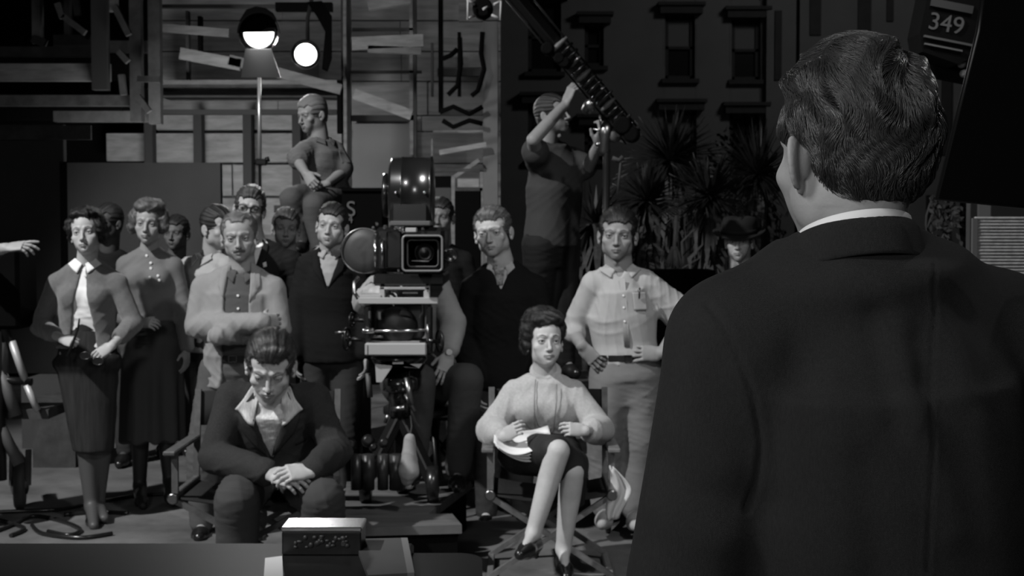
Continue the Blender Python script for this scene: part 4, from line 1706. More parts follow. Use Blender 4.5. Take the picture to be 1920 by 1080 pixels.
def build_man_ascot():
    Y = 7.85
    hd = Head(V3(924, 436, Y - .04), rot(-12, 3, -7), 1.13, jaw=1.22, wide=1.12, nose=1.05, age=1, brow=.5)
    b = Body(hd, V3(938, 490, Y), V3(880, 535, Y), V3(1008, 530, Y), V3(944, 700, Y), el=V3(868, 640, Y), wl=V3(892, 720, Y - .15), er=V3(1022, 640, Y),
             wr=V3(1000, 730, Y - .15), kl=V3(915, 830, Y), kr=V3(975, 830, Y), al=V3(912, 962, Y), ar=V3(978, 962, Y), k=1.03,
             toel=V3(908, 990, Y - .2), toer=V3(982, 990, Y - .2),
             handl=dict(d=A(0.1, -.4, -1), back=A(-.9, -.3, 0), thumb_side=1, curl=.5), handr=dict(d=A(0, -.4, -1), back=A(.9, -.3, 0), thumb_side=-1, curl=.5))
    p = person(b, 'man with combed-back hair in a black pullover with a patterned neckerchief', (b.pel[0], Y, 0), .44, gaze=(14, 2))
    S = plain_top(b, .006, 0, .9, .004, hem=-.02, neck_hole=.060)
    o, V = cloth('shirt', S, pale_poplin, p, .009, 5, .002)
    neck_band('collar', o, b, .070, .066, .0, .030, pale_poplin, 60, .35)
    S = plain_top(b, .018, .2, .98, .012, hem=-.08, neck_hole=.070, neck_up=.0, cuts=(f_vneck(b, .15, .0, .065),))
    j, jV = cloth('pullover', S, black_knit, p, .0085, 15, .005)
    patch('collar_point', o, b, jV, [(.022, -.002), (.058, .02), (.080, -.035), (.035, -.075)], pale_poplin, .010, .003, 8, 8)
    patch('collar_point', o, b, jV, [(-.040, -.002), (-.060, .015), (-.075, -.035), (-.045, -.05)], pale_poplin, .008, .003, 8, 8)
    ms = MATS.get('ascot') or mat('ascot', .22, .5, var=.95, vscale=55, bump=.3, bscale=100)
    patch('neckerchief', p, b, V, [(-.038, -.004), (.030, -.004), (.014, -.125), (-.016, -.125)], ms, .014, .006, 12, 8,
          bend=lambda s, t: .006 * math.sin(t * 9 + s * 3))
    trousers(b, p, trouser_dark)
    shoe(b, p, b.al, b.toel, leather_black); shoe(b, p, b.ar, b.toer, leather_black)
    hair_short(b, p, hair_fair, top=.008, side=.006, recede=.5, quiff=.006, wave=.002, seed=9, loose=2500)


def build_man_hips():
    Y = 7.35
    hd = Head(V3(1158, 441, Y - .04), rot(-7, 2, 2), 1.10, jaw=1.12, wide=1.09, nose=1.0, brow=.3)
    b = Body(hd, V3(1161, 501, Y), V3(1108, 524, Y), V3(1214, 522, Y), V3(1176, 700, Y), el=V3(1074, 618, Y + .06), wl=V3(1091, 648, Y - .10),
             er=V3(1284, 598, Y + .04), wr=V3(1240, 662, Y - .12), kl=V3(1134, 815, Y - .03), kr=V3(1202, 818, Y), al=V3(1136, 952, Y + .02), ar=V3(1190, 955, Y + .02),
             hl=V3(1144, 706, Y), hr=V3(1200, 706, Y), k=1.06, toel=V3(1128, 985, Y - .2), toer=V3(1192, 988, Y - .2),
             handl=dict(d=A(.62, -.12, -.70), back=A(-.35, -.9, -.1), thumb_side=1, curls=(.25, .25, .3, .35), thumb=(.3, .9)),
             handr=dict(d=A(-.98, -.08, .0), back=A(.05, -1, .15), thumb_side=-1, curls=(.3, .3, .35, .4), spread=.22, thumb=(.3, .9)))
    p = person(b, 'man in a light short-sleeved shirt and pale trousers standing with hands on hips', (b.pel[0], Y, 0), .24, gaze=(10, 0))
    S = plain_top(b, .012, .15, .40, .014, hem=.055, neck_hole=.066, arms='')
    # loose elbow-length sleeves, the left one rolled to the forearm
    b.add_arm(S, 'l', .012, .62, .014)
    short_sleeve_arm(b, S, 'r', .014, .88, .030)
    S.s(f_vneck(b, .055, .0, .030), .004)
    shm = M_('shirt_pale', .35, .8, bump=.5, bscale=260, var=.04)
    o, V = cloth('shirt', S, shm, p, .0075, 77, .006, (16, 16, 14))
    shirt_collar(b, o, shm, V, spread=.030, drop=.052, r=.066, h=.030, open_=.022, lift=.012, openw=60)
    patch('placket', o, b, V, [(-.012, -.055), (.016, -.055), (.010, -.40), (-.018, -.40)], shm, .003, .002, 26, 3)
    buttons(o, b, V, [(.002, -.08), (-.001, -.14), (-.004, -.20), (-.006, -.27)], pearl, .0055)
    pk = patch('breast_pocket', o, b, V, [(.045, -.125), (.115, -.125), (.113, -.215), (.047, -.215)], shm, .004, .002, 10, 10)
    trousers(b, p, trouser_mid, .014, .024, .95, top=.105, h=.0085, seed=6, amp=.003)
    belt(b, p, leather_black, .088, .017)
    shoe(b, p, b.al, b.toel, light_cotton); shoe(b, p, b.ar, b.toer, light_cotton)
    hair_short(b, p, hair_dark, top=.012, side=.006, wave=.002, seed=5, loose=2500)
    g = MB(); g.tube([b.neck + b.torso_frame() @ A(.085, .125, -.10), b.neck + b.torso_frame() @ A(.078, .128, -.155)], .004, 8)
    g.build('pocket_pen', leather_black, o)


def build_man_hat():
    Y = 8.4
    hd = Head(V3(1386, 452, Y), rot(-14, 2, 0), 1.04, jaw=.92, nose=1.1, age=1, wide=.95)
    b, p, V = simple_man('man in a dark fedora hat and dark coat, right of the palms', hd, (1388, 506, 8.45), (1345, 535, 8.45), (1440, 535, 8.45), (1392, 690, 8.45), 8.45,
                         chambray, hair_dark, .34, jacket=black_knit, trouser=trouser_dark, seed=51)
    mb = MB()
    up = unit(hd.R @ A(0, -.12, 1))
    c = hd.p(0, .010, .044)
    mb.lathe(c, up, [(.106, -.004), (.150, -.008), (.155, .0), (.147, .004), (.110, .002), (.108, .006), (.104, .055), (.092, .090), (.055, .100), (.0, .095)], 40)
    for i, v in enumerate(mb.v):
        d = (v - c)
        l = hd.R.T @ d
        if np.linalg.norm(l[:2]) > .11:
            mb.v[i] = v + up * (.018 * abs(l[0]) / .15 - .016 * max(0, -l[1]) / .15)
        elif l[2] > .084:
            mb.v[i] = v - up * .022 * math.exp(-(l[0] / .03) ** 2)
    h = mb.build('fedora_hat', M_('felt_dark', .005, .9), p)
    m2 = MB(); m2.lathe(c, up, [(.1105, .004), (.1085, .03), (.106, .03), (.108, .004)], 40)
    m2.build('hat_band', suit_black, h)


def build_man_tshirt():
    Y = 8.6
    hd = Head(V3(1036, 216, Y), rot(58, -8, 0), 1.02, jaw=1.0, nose=1.1)
    zf = .62
    b = Body(hd, V3(1026, 268, Y), V3(1004, 296, Y - .12), V3(1078, 292, Y + .12), V3(1034, 452, Y), el=V3(1000, 262, Y - .34), wl=V3(1060, 196, Y - .22),
             er=V3(1100, 318, Y + .02), wr=V3(1122, 272, Y - .18), kl=V3(1012, 560, Y), kr=V3(1058, 560, Y + .05), al=V3(1010, 680, Y), ar=V3(1060, 680, Y + .05), k=1.08,
             belly=.02, toel=V3(1030, 700, Y - .15), toer=V3(1085, 700, Y - .1),
             handl=dict(d=A(.35, -.1, .9), back=A(-.75, -.6, .3), thumb_side=-1, curls=(.65, .75, .8, .85), thumb=(.5, .7)),
             handr=dict(d=A(.3, -.3, .9), back=A(.5, -.7, 0), thumb_side=-1, curl=.8))
    foot = b.al[2] - .09
    p = person(b, 'man in a dark T-shirt reaching up to the microphone boom, standing on a crate', (b.pel[0], Y, foot), .22)
    S = plain_top(b, .016, .3, .40, .012, hem=-.03, neck_hole=.060, neck_up=.0, arms='')
    short_sleeve_arm(b, S, 'l', .014, .45, .02)
    short_sleeve_arm(b, S, 'r', .014, .75, .02)
    cloth('t_shirt', S, tee_grey, p, .009, 61, .007, (13, 13, 18))
    trousers(b, p, suit_black, top=.06)
    shoe(b, p, b.al, b.toel, leather_black); shoe(b, p, b.ar, b.toer, leather_black)
    hair_short(b, p, hair_dark, top=.006, side=.006)
    # crate under his feet
    c = A(b.pel[0], Y, 0)
    mb = MB()
    for i in range(6):
        mb.box(c + A(0, -.26 + .125 * i, foot - .012), (.8, .118, .022), bevel=.003)
    e = empty('wooden_platform', c, 'dark wooden platform under the man in the dark T-shirt', 'platform')
    dk = M_('wood_dark', .03, .8, bump=.5, bscale=60, var=.4, vscale=18)
    mb.build('top_board', dk, e)
    for sx in (-1, 1):
        for sy in (-1, 1):
            m3 = MB(); m3.box(c + A(sx * .34, .05 + sy * .28, (foot - .024) / 2), (.08, .08, foot - .024)); m3.build('leg', dk, e)
    for sy in (-1, 1):
        m3 = MB(); m3.box(c + A(0, .05 + sy * .33, foot - .09), (.76, .022, .11)); m3.build('rail', dk, e)


def build_man_high():
    Y = 9.8
    hd = Head(V3(586, 215, Y - .02), rot(-46, 12, 0), 1.05, nose=1.1, age=1)
    b = Body(hd, V3(598, 262, Y), V3(570, 276, Y - .12), V3(630, 276, Y + .1), V3(612, 362, Y), el=V3(558, 300, Y - .2), wl=V3(574, 326, Y - .36),
             er=V3(644, 322, Y), wr=V3(614, 344, Y - .2), kl=V3(546, 372, Y - .38), kr=V3(590, 385, Y - .45), al=V3(568, 452, Y - .30), ar=V3(600, 462, Y - .40), k=1.02,
             hip_side=A(.8, .5, 0), toel=V3(556, 468, Y - .45), toer=V3(590, 478, Y - .58),
             handl=dict(d=A(.4, -.5, -.5), back=A(-.5, -.7, .4), thumb_side=-1, curl=.7), handr=dict(d=A(-.8, -.4, -.2), back=A(0, -.5, .8), thumb_side=1, curl=.7))
    p = person(b, 'man in a khaki shirt perched high on a crate before the plank wall', (b.pel[0], Y, b.pel[2] - .12), .26, h_head=.0036)
    S = plain_top(b, .014, .1, .45, .016, hem=-.02, neck_hole=.062, arms='')
    short_sleeve_arm(b, S, 'l', .014, .85, .02); short_sleeve_arm(b, S, 'r', .014, .85, .02)
    o, V = cloth('shirt', S, khaki_dim, p, .010, 71, .007)
    shirt_collar(b, o, khaki_dim, V, spread=.025, drop=.05, r=.064, h=.025, open_=.012, lift=.009)
    patch('breast_pocket', o, b, V, [(.04, -.09), (.11, -.09), (.11, -.18), (.04, -.18)], khaki_dim, .006, .003)
    trousers(b, p, trouser_grey, top=.05, h=.012)
    shoe(b, p, b.al, b.toel, leather_black, h=.008); shoe(b, p, b.ar, b.toer, leather_black, h=.008)
    hair_short(b, p, hair_grey, top=.008)
    return b


def build_camera_operator():
    Y = 7.70
    hd = Head(V3(764, 452, Y + .1), rot(-5, 10, 0), 1.02)
    b = Body(hd, V3(762, 510, Y + .05), V3(702, 530, Y), V3(826, 526, Y), V3(782, 712, Y + .1), el=V3(684, 566, Y - .28), wl=V3(700, 548, Y - .52),
             er=V3(850, 604, Y - .1), wr=V3(842, 664, Y - .28), kl=V3(786, 712, Y - .42), kr=V3(876, 712, Y - .38), al=V3(776, 872, Y - .30), ar=V3(858, 886, Y - .30), k=1.04,
             toel=V3(766, 905, Y - .5), toer=V3(856, 915, Y - .5),
             handl=dict(d=A(.8, -.3, .2), back=A(0, -.7, .6), thumb_side=-1, curl=.8),
             handr=dict(d=A(-.28, -.35, -.9), back=A(.25, -.9, .3), thumb_side=1, curls=(.3, .3, .32, .35), spread=.16))
    p = person(b, 'camera operator in a light long-sleeved shirt seated behind the film camera', (b.pel[0], Y, b.pel[2] - .13), .40, gaze=(0, 0), eyes=False)
    S = plain_top(b, .014, .1, .93, .018, hem=.02, neck_hole=.064)
    o, V = cloth('shirt', S, light_cotton, p, .009, 81, .009, (15, 15, 20))
    trousers(b, p, M_('trouser_slate', .055, .85, bump=.4, bscale=260), .014, .018, .93, top=.10, h=.011)
    shoe(b, p, b.al, b.toel, leather_black, h=.008); shoe(b, p, b.ar, b.toer, leather_black, h=.008)
    hair_short(b, p, hair_dark)
    F = unit(b.wr - b.er)
    mb = MB()
    c = b.wr - F * .012
    R = unit(np.cross(F, A(0, 1, 0)))
    mb.lathe(c, F, [(.030, -.010), (.034, -.009), (.034, .009), (.030, .010)], 24)
    w = mb.build('wristwatch', chrome, p)
    m2 = MB(); m2.lathe(c + A(.0, -.032, .004), A(.1, -1, .1), [(.016, -.002), (.017, .004), (.014, .007)], 20); m2.build('watch_face', M_('watch_dial', .7, .3), w)
    # stool he sits on
    st = A(b.pel[0], Y + .1, 0)
    zt = b.pel[2] - .14
    e = empty('camera_stool', st, 'dark round stool under the seated camera operator', 'stool')
    m3 = MB(); m3.lathe(st, A(0, 0, 1), [(.17, zt - .05), (.185, zt - .04), (.185, zt - .01), (.17, zt)], 28); m3.build('seat', leather_black, e)
    for i in range(4):
        a = math.pi / 4 + i * math.pi / 2
        m4 = MB(); m4.tube([st + A(.12 * math.cos(a), .12 * math.sin(a), zt - .05), st + A(.2 * math.cos(a), .2 * math.sin(a), 0)], .014, 8)
        m4.build('leg', M_('metal_black', .02, .35, metal=.6), e)


def build_pointing_arm():
    Y = 7.5
    hd = Head(V3(-75, 440, Y), rot(20, 0, 0), 1.0)
    b = Body(hd, V3(-75, 498, Y), V3(-135, 520, Y), V3(-20, 520, Y), V3(-75, 680, Y), el=V3(-150, 620, Y), er=V3(-40, 478, Y - .25), wr=V3(10, 465, Y - .34),
             wl=V3(-140, 700, Y), kl=V3(-100, 820, Y), kr=V3(-50, 820, Y), al=V3(-100, 960, Y), ar=V3(-50, 960, Y),
             toel=V3(-100, 990, Y - .2), toer=V3(-50, 990, Y - .2),
             handl=dict(d=A(0, 0, -1), back=A(-1, 0, 0), thumb_side=1, curl=.5),
             handr=dict(d=A(.95, -.1, .12), back=A(.05, -.5, .8), thumb_side=-1, curls=(.12, .35, .5, .6), thumb=(.7, .2), spread=.2))
    p = person(b, 'person at the picture\'s left edge pointing with an outstretched bare forearm', (b.pel[0], Y, 0), .34, h_head=.005, eyes=False)
    S = plain_top(b, .014, .2, .80, .004, hem=-.06, neck_hole=.062)
    cloth('shirt', S, trouser_dark, p, .012, 91, .004)
    trousers(b, p, trouser_dark, h=.014)
    hair_short(b, p, hair_dark, h=.005)
    shoe(b, p, b.al, b.toel, leather_black, h=.01); shoe(b, p, b.ar, b.toer, leather_black, h=.01)


# ---------------------------------------------------------------- the seated pair
def build_woman_seated():
    Y = 6.62
    hd = Head(V3(1021, 641, Y - .02), rot(12, -6, 1), 1.04, jaw=.92, nose=.78, chin=.97, wide=1.0, female=True, lips=.45, brow=.22, lids=-.5)
    b = Body(hd, V3(1022, 706, Y + .02), V3(963, 728, Y), V3(1080, 730, Y), V3(1012, 842, Y + .08), el=V3(920, 806, Y - .06), wl=V3(944, 818, Y - .32),
             er=V3(1124, 806, Y - .06), wr=V3(1098, 808, Y - .30), kl=V3(1046, 846, Y - .50), al=V3(1000, 1000, Y - .52),
             kr=V3(1074, 884, Y - .42), ar=V3(1056, 1030, Y - .36), hl=V3(978, 850, Y + .02), hr=V3(1050, 850, Y + .02), k=.98, female=True, waist=1.1,
             toel=V3(975, 1040, Y - .66), toer=V3(1062, 1082, Y - .50),
             handl=dict(d=A(.35, -.3, .25), back=A(-.3, -.9, .25), thumb_side=-1, curls=(.7, .8, .85, .9), thumb=(.4, .9)),
             handr=dict(d=A(-.85, -.3, .15), back=A(.15, -.85, .4), thumb_side=1, curls=(.6, .7, .8, .85), thumb=(.5, .9)))
    p = person(b, 'seated woman in a pale knitted sweater and dark skirt, legs crossed, holding a script', (b.pel[0], Y, 0), .45, gaze=(14, -4), h_head=.0026, h_hand=.003)
    b.obj = p
    knee_skin = None
    S = plain_top(b, .020, .25, .80, .020, hem=.00, neck_hole=.056, neck_up=.01, b_off=.020)
    o, V = cloth('sweater', S, knit_pale, p, .0075, 14, .006, (14, 14, 18))
    roll_collar(o, b, knit_pale, .058, .016, .044, .34)
    # long thin neck chain
    F = b.torso_frame()
    L = (V - b.neck) @ F
    pts = []
    path = [(-.046, .02), (-.046, -.05), (-.040, -.12), (-.020, -.175), (.02, -.20), (.048, -.215), (.052, -.19), (.052, -.12), (.054, -.05), (.050, .02)]
    for i in range(len(path) - 1):
        for t in np.linspace(0, 1, 5)[:-1]:
            q = (path[i][0] + (path[i + 1][0] - path[i][0]) * t, path[i][1] + (path[i + 1][1] - path[i][1]) * t)
            d = np.abs(L[:, 0] - q[0]) + np.abs(L[:, 2] - q[1])
            sel = L[(d < .02) & (L[:, 1] > 0)]
            y = sel[:, 1].max() if len(sel) else .1
            pts.append(b.neck + F @ A(q[0], y + .003, q[1]))
    mb = MB(); mb.tube(pts, .0019, 6); mb.build('neck_chain', M_('cord_dark', .12, .5), p)
    # skirt over the lap
    S = Solid()
    S.u(f_loft(b.pel - A(0, 0, .03), b.pel + b.up * .09, b.hs, b.hs, .185, .135, .13, .10), .04)
    for s_, kx in (('l', 1), ('r', 1)):
        h_, k_ = (b.hl, b.kl) if s_ == 'l' else (b.hr, b.kr)
        S.u(f_cap(h_, h_ + (k_ - h_) * .93, .100, .072), .06)
    S.u(f_cap(b.hl * .5 + b.hr * .5, b.kl * .5 + b.kr * .5 - A(0, -.08, .01), .095, .070), .05)
    # draping of the cloth below the crossed knee
    S.u(f_loft(V3(1078, 942, Y - .22), V3(1068, 868, Y - .32), A(1, .3, 0), A(1, .2, 0), .050, .05, .075, .06), .04)
    S.s(f_cap(b.kl + A(-.015, -.10, -.02), b.kl + (b.al - b.kl) * .5 + A(0, -.04, 0), .060, .066), .012)
    S.s(f_cap(b.kr + A(0, -.10, -.02), b.kr + (b.ar - b.kr) * .5 + A(0, -.03, 0), .058, .062), .012)
    cloth('skirt', S, skirt_black, p, .0075, 19, .004, (10, 14, 12))
    shoe(b, p, b.al, b.toel, leather_black, .055, True, h=.005)
    shoe(b, p, b.ar, b.toer, leather_black, .06, True, h=.005)
    hair_woman(b, p, hair_dark, [((0, -.030, .104), (.076, .054, .036)), ((-.066, .005, .060), (.040, .060, .060)), ((.060, .005, .055), (.034, .058, .052)),
                                 ((0, .04, .100), (.086, .085, .060)), ((-.080, .02, .0), (.026, .045, .050)), ((.074, .03, .0), (.018, .04, .04)), ((-.03, -.055, .090), (.045, .030, .022)),
                                 ((.035, -.050, .095), (.040, .030, .026))],
               [((.004, -.130, -.022), (.064, .075, .086)), ((0, -.06, -.11), (.2, .09, .07)), ((0, -.1, -.03), (.056, .07, .10)), ((.086, .005, -.015), (.014, .028, .032))],
               curl=.0040, seed=6, freq=85, h=.0034, base=(.079, .096, .084))
    # script pages
    c0, c1 = V3(926, 818, 6.32), V3(1030, 822, 6.22)
    paper = M_('paper', .72, .7)
    e = empty('script', V3(978, 832, 6.3), 'open script of white pages curling over the seated woman\'s lap', 'script')
    for lay in range(4):
        vs, fs = [], []
        n, m = 16, 5
        for i in range(n + 1):
            s_ = i / n
            x = c0[0] + (c1[0] - c0[0]) * s_
            for j in range(m + 1):
                t = j / m
                zz = c0[2] + .008 - .055 * math.sin(math.pi * min(1, s_ * 1.0) ** .9) * (.35 + .65 * t) + .006 * lay * (1 - t) - .012 * lay * t
                yy = 6.42 - .20 * t + .012 * lay
                zz2 = zz - .02 * t - .004 * math.sin(s_ * 7 + lay)
                vs.append(A(x + .008 * lay * t, yy, zz2))
        for i in range(n):
            for j in range(m):
                a = i * (m + 1) + j
                fs.append((a, a + m + 1, a + m + 2, a + 1))
        mb = MB(); mb.add(vs, fs, True)
        o = mb.build('page', paper, e)
        sm = o.modifiers.new('solid', 'SOLIDIFY'); sm.thickness = .0015
    g = MB(); g.tube([V3(912, 795, 6.28), V3(934, 806, 6.24)], .004, 8)
    return b


def build_man_seated():
    Y = 6.42
    hd = Head(V3(507, 686, Y - .12), rot(4, 26, 4), 1.25, jaw=1.05, nose=1.05, age=1, brow=.4, lids=1.5)
    b = Body(hd, V3(510, 742, Y - .02), V3(430, 738, Y), V3(592, 738, Y), V3(516, 888, Y + .16), el=V3(402, 858, Y - .08), wl=V3(506, 888, Y - .42),
             er=V3(630, 846, Y - .08), wr=V3(586, 884, Y - .42), kl=V3(444, 940, Y - .42), kr=V3(606, 936, Y - .42), al=V3(444, 1092, Y - .38), ar=V3(600, 1085, Y - .32),
             hl=V3(474, 900, Y + .08), hr=V3(560, 900, Y + .08), k=1.14, toel=V3(440, 1125, Y - .6), toer=V3(612, 1118, Y - .55),
             handl=dict(d=A(.82, -.42, -.12), back=A(-.15, -.62, .75), thumb_side=-1, curls=(.38, .42, .46, .5), thumb=(.5, .3)),
             handr=dict(d=A(-.80, -.45, .02), back=A(.3, -.5, .8), thumb_side=1, curls=(.5, .55, .6, .65), thumb=(.5, .2)))
    p = person(b, 'seated man in a dark tweed jacket with head bowed and hands clasped', (b.pel[0], Y, 0), .44, h_head=.0028, h_hand=.0032, gaze=(0, 30))
    m_chk = M_('shirt_checked', .55, .8, bump=.3, bscale=200, var=.25, vscale=60, stretch=(3, 1, .5))
    S = plain_top(b, .006, 0, .9, .004, hem=-.02, neck_hole=.066, cuts=(f_vneck(b, .05, .0, .03),))
    o, V = cloth('shirt', S, m_chk, p, .0085, 5, .003)
    S = plain_top(b, .024, .45, .96, .008, hem=-.10, neck_hole=.076, neck_up=.0, cuts=(f_vneck(b, .25, .002, .078),))
    # skirts of the jacket over the lap
    for s_ in (-1, 1):
        S.u(f_cap(b.pel + b.ss * s_ * .12, b.pel + b.ss * s_ * .13 + b.front * .18 - A(0, 0, .01), .11, .075), .05)
    S.s(f_vopen(b, .0, .03, -.40, -.55), .02)
    j, jV = cloth('jacket', S, tweed_dark, p, .008, 23, .008, (12, 12, 18))
    for sg in (-1, 1):
        patch('collar_point', o, b, jV, [(sg * .050, .040), (sg * .085, .060), (sg * .150, -.015), (sg * .062, -.075)], m_chk, .022, .005, 10, 10)
        patch('lapel', j, b, jV, [(sg * .075, .040), (sg * .145, -.02), (sg * .110, -.12), (sg * .010, -.24)], tweed_dark, .007, .004, 14, 8)
    patch('breast_pocket', j, b, jV, [(.115, -.175), (.20, -.16), (.20, -.175), (.115, -.19)], suit_black, .004, .003, 8, 3)
    trousers(b, p, M_('trouser_charcoal', .05, .85, spec=.2, bump=.4, bscale=260), .014, .022, .96, top=.06, h=.010, amp=.006)
    shoe(b, p, b.al, b.toel, leather_black, k=1.1); shoe(b, p, b.ar, b.toer, leather_black, k=1.1)
    hair_short(b, p, M_('hair_sleek', .045, .30, spec=.7, bump=.8, bscale=420, stretch=(3, 1, .4)), top=.014, side=.008, quiff=.010, part=1, wave=.003, seed=12, recede=.4, loose=3000)
    F = unit(b.wr - b.er)
    mb = MB(); mb.lathe(b.wr - F * .006, F, [(.034, -.012), (.040, -.010), (.040, .010), (.034, .012)], 24)
    mb.build('shirt_cuff', white_cotton, o)
    return b
# ---------------------------------------------------------------- the man in front, seen from behind
def build_foreground_man():
    hd = Head(W(1600, 290, 1.62), rot(202, 1, 0), .915, jaw=1.22, wide=1.10, nose=1.0, ears=2)
    nk = W(1594, 466, 1.635)
    b = Body(hd, nk, W(1893, 590, 1.70), W(1350, 603, 1.60), W(1640, 1440, 1.70) , hipw=.10,
             er=W(1275, 1150, 1.60), wr=W(1265, 1500, 1.72), el=W(2010, 1150, 1.74), wl=W(2020, 1500, 1.86),
             k=1.08, toel=None)
    # legs to the floor
    b.pel = A(b.pel[0], 1.66, .95); b.spine[0] = b.pel
    for sd, sg in (('l', -1), ('r', 1)):
        h = b.pel + b.hs * sg * .10
        setattr(b, 'h' + sd, h)
        setattr(b, 'k' + sd, A(h[0], h[1] - .0, .50))
        setattr(b, 'a' + sd, A(h[0], h[1] - .03, .09))
        setattr(b, 'toe' + sd, A(h[0] - .03, h[1] + .17, .03))
    b.handl = dict(d=A(0, .1, -1), back=A(.9, -.3, 0), thumb_side=1, curl=.5, h=.005)
    b.handr = dict(d=A(0, .1, -1), back=A(-.9, -.3, 0), thumb_side=-1, curl=.5, h=.005)
    p = person(b, 'man in a dark suit with wavy dark hair, seen large from behind', (b.pel[0], b.pel[1], 0), .36,
               h_head=.0020, neck_r=.054)
    # shirt
    S = plain_top(b, .006, 0, .98, .003, hem=-.05, neck_hole=.068)
    o, V = cloth('shirt', S, white_cotton, p, .010, 3, .001)
    F = b.torso_frame()
    neck_band('collar', o, b, .068, .0625, .010, .052, M_('collar_white', .85, .7), 20, .42, .003, rb=.98, off=(.008, -.024))
    # jacket: fine mesh where it is seen, coarse below
    S = Solid()
    b.add_torso(S, .022, .35, 0, .026, .03, hem=-.18)
    for sd in 'lr':
        b.add_arm(S, sd, .022, .97, .007)
    S.u(f_ell(nk + F @ A(.006, -.018, -.032), A(.098, .090, .052), F), .03)
    S.s(f_cap(nk + F @ A(0, -.01, .012), nk + F @ A(0, .02, .2), .060, .08), .006)
    S.s(f_vneck(b, .34, .0, .075), .004)
    V1, Q1 = S.mesh(.0042, lo=A(-9, -9, 1.14))
    V2, Q2 = S.mesh(.012, hi=A(9, 9, 1.16))

    def px(V):
        t = 1.0 / V[:, 1]
        return 960 + V[:, 0] * FPX * t, 420 - (V[:, 2] - HC) * FPX * t

    rid = [  # folds of the back: polyline (as seen), height, width
        ([(1590, 505), (1650, 535), (1690, 590), (1712, 680)], .0060, .016),
        ([(1668, 620), (1690, 700), (1728, 790)], .0080, .010),
        ([(1640, 600), (1662, 700), (1690, 800)], -.0080, .012),
        ([(1720, 640), (1738, 700), (1746, 780)], -.0060, .012),
        ([(1728, 790), (1770, 900), (1800, 1000)], .0070, .016),
        ([(1760, 590), (1790, 640), (1812, 720)], .0055, .013),
        ([(1800, 580), (1850, 650), (1880, 760)], -.0050, .014),
        ([(1450, 640), (1470, 760), (1500, 900), (1540, 1080)], .0060, .022),
        ([(1390, 700), (1425, 800), (1442, 900)], .0060, .012),
        ([(1620, 880), (1640, 1000), (1650, 1080)], -.0060, .022),
        ([(1560, 720), (1580, 860), (1600, 1080)], .0050, .020),
        ([(1850, 800), (1865, 950), (1880, 1080)], .0070, .020),
        ([(1290, 700), (1300, 800), (1350, 880)], .0050, .016),
        ([(1240, 860), (1300, 920), (1370, 950)], -.0050, .014),
        ([(1230, 960), (1290, 1010), (1380, 1020)], .0045, .016),
        ([(1752, 500), (1752, 700), (1748, 1080)], -.0014, .0022),
        ([(1326, 572), (1372, 640), (1412, 740), (1428, 860), (1405, 960)], -.0040, .0045),
    ]
    V1 = relax(V1, Q1, 14)
    Xp, Zp = px(V1)
    k = 1.0 / (FPX / V1[:, 1])
    dsp = np.zeros(len(V1))
    N1 = vnormals(V1, Q1)
    back = sstep(-N1[:, 1], -.1, .3)
    for pl, amp, w in rid:
        d = np.full(len(V1), 9.0)
        for a, c in zip(pl[:-1], pl[1:]):
            ax, az = c[0] - a[0], c[1] - a[1]
            t = np.clip(((Xp - a[0]) * ax + (Zp - a[1]) * az) / (ax * ax + az * az), 0, 1)
            d = np.minimum(d, np.hypot(Xp - a[0] - t * ax, Zp - a[1] - t * az) * k)
        dsp += .85 * amp * np.exp(-(d / (1.15 * w)) ** 2) * back
    dsp += wrinkle(V1, 5, .0022, (5, 5, 4))
    sm = relax(np.stack([dsp, dsp, dsp], axis=1), Q1, 10)[:, 0]
    seams = [([(1326, 570), (1352, 600), (1384, 660), (1412, 740), (1428, 830), (1424, 900), (1405, 960)], .0022, .0032), ([(1752, 500), (1752, 700), (1748, 1080)], .0012, .0022),
             ([(1236, 640), (1222, 800), (1205, 1000)], .0010, .002)]
    for pl, amp, w in seams:
        d = np.full(len(V1), 9.0)
        for a, c in zip(pl[:-1], pl[1:]):
            ax, az = c[0] - a[0], c[1] - a[1]
            t = np.clip(((Xp - a[0]) * ax + (Zp - a[1]) * az) / (ax * ax + az * az), 0, 1)
            d = np.minimum(d, np.hypot(Xp - a[0] - t * ax, Zp - a[1] - t * az) * k)
        sm = sm - amp * (np.exp(-(d / w) ** 2) - .6 * np.exp(-((d - 2.2 * w) / (1.6 * w)) ** 2)) * back
    V1 = V1 + N1 * sm[:, None]
    V, Q = merge([(V1, Q1), (V2, Q2)])
    suit = M_('suit_flannel', .029, .85, spec=.25, bump=.55, bscale=520, kind='weave', var=.22, vscale=260, stretch=(3, 3, .5))
    j = mesh_object('jacket', V, Q, suit, p)
    # turned jacket collar, a thick roll of cloth falling outwards
    c0 = nk
    vs, fs = [], []
    n, prof = 60, [(.0625, .030), (.064, .034), (.0665, .0355), (.069, .0345), (.0720, .030), (.0750, .021), (.0775, .010), (.0795, .000), (.0800, -.0035), (.0775, -.005), (.069, -.005), (.063, -.004)]
    m = len(prof)
    ua = unit(F @ A(0, 0, 1))
    for i in range(n + 1):
        a = math.radians(25 + 310 * i / n)
        for (r, z) in prof:
            x = r * 1.02 * math.sin(a); y = r * .96 * math.cos(a)
            wv = 1 + .0
            zz = z - .40 * (y + r) * (1 if y < .02 else 1)
            vs.append(c0 + F @ A(x + .006, y - .020, zz + .010))
    for i in range(n):
        for q in range(m):
            q2 = (q + 1) % m
            fs.append((i * m + q, i * m + q2, (i + 1) * m + q2, (i + 1) * m + q))
    mb = MB(); mb.add(vs, fs, True); mb.build('jacket_collar', suit, j)
    trousers(b, p, suit, h=.014)
    shoe(b, p, b.al, b.toel, leather_black, h=.012); shoe(b, p, b.ar, b.toer, leather_black, h=.012)
    # hair mass
    w = hd.wide
    S = Solid()
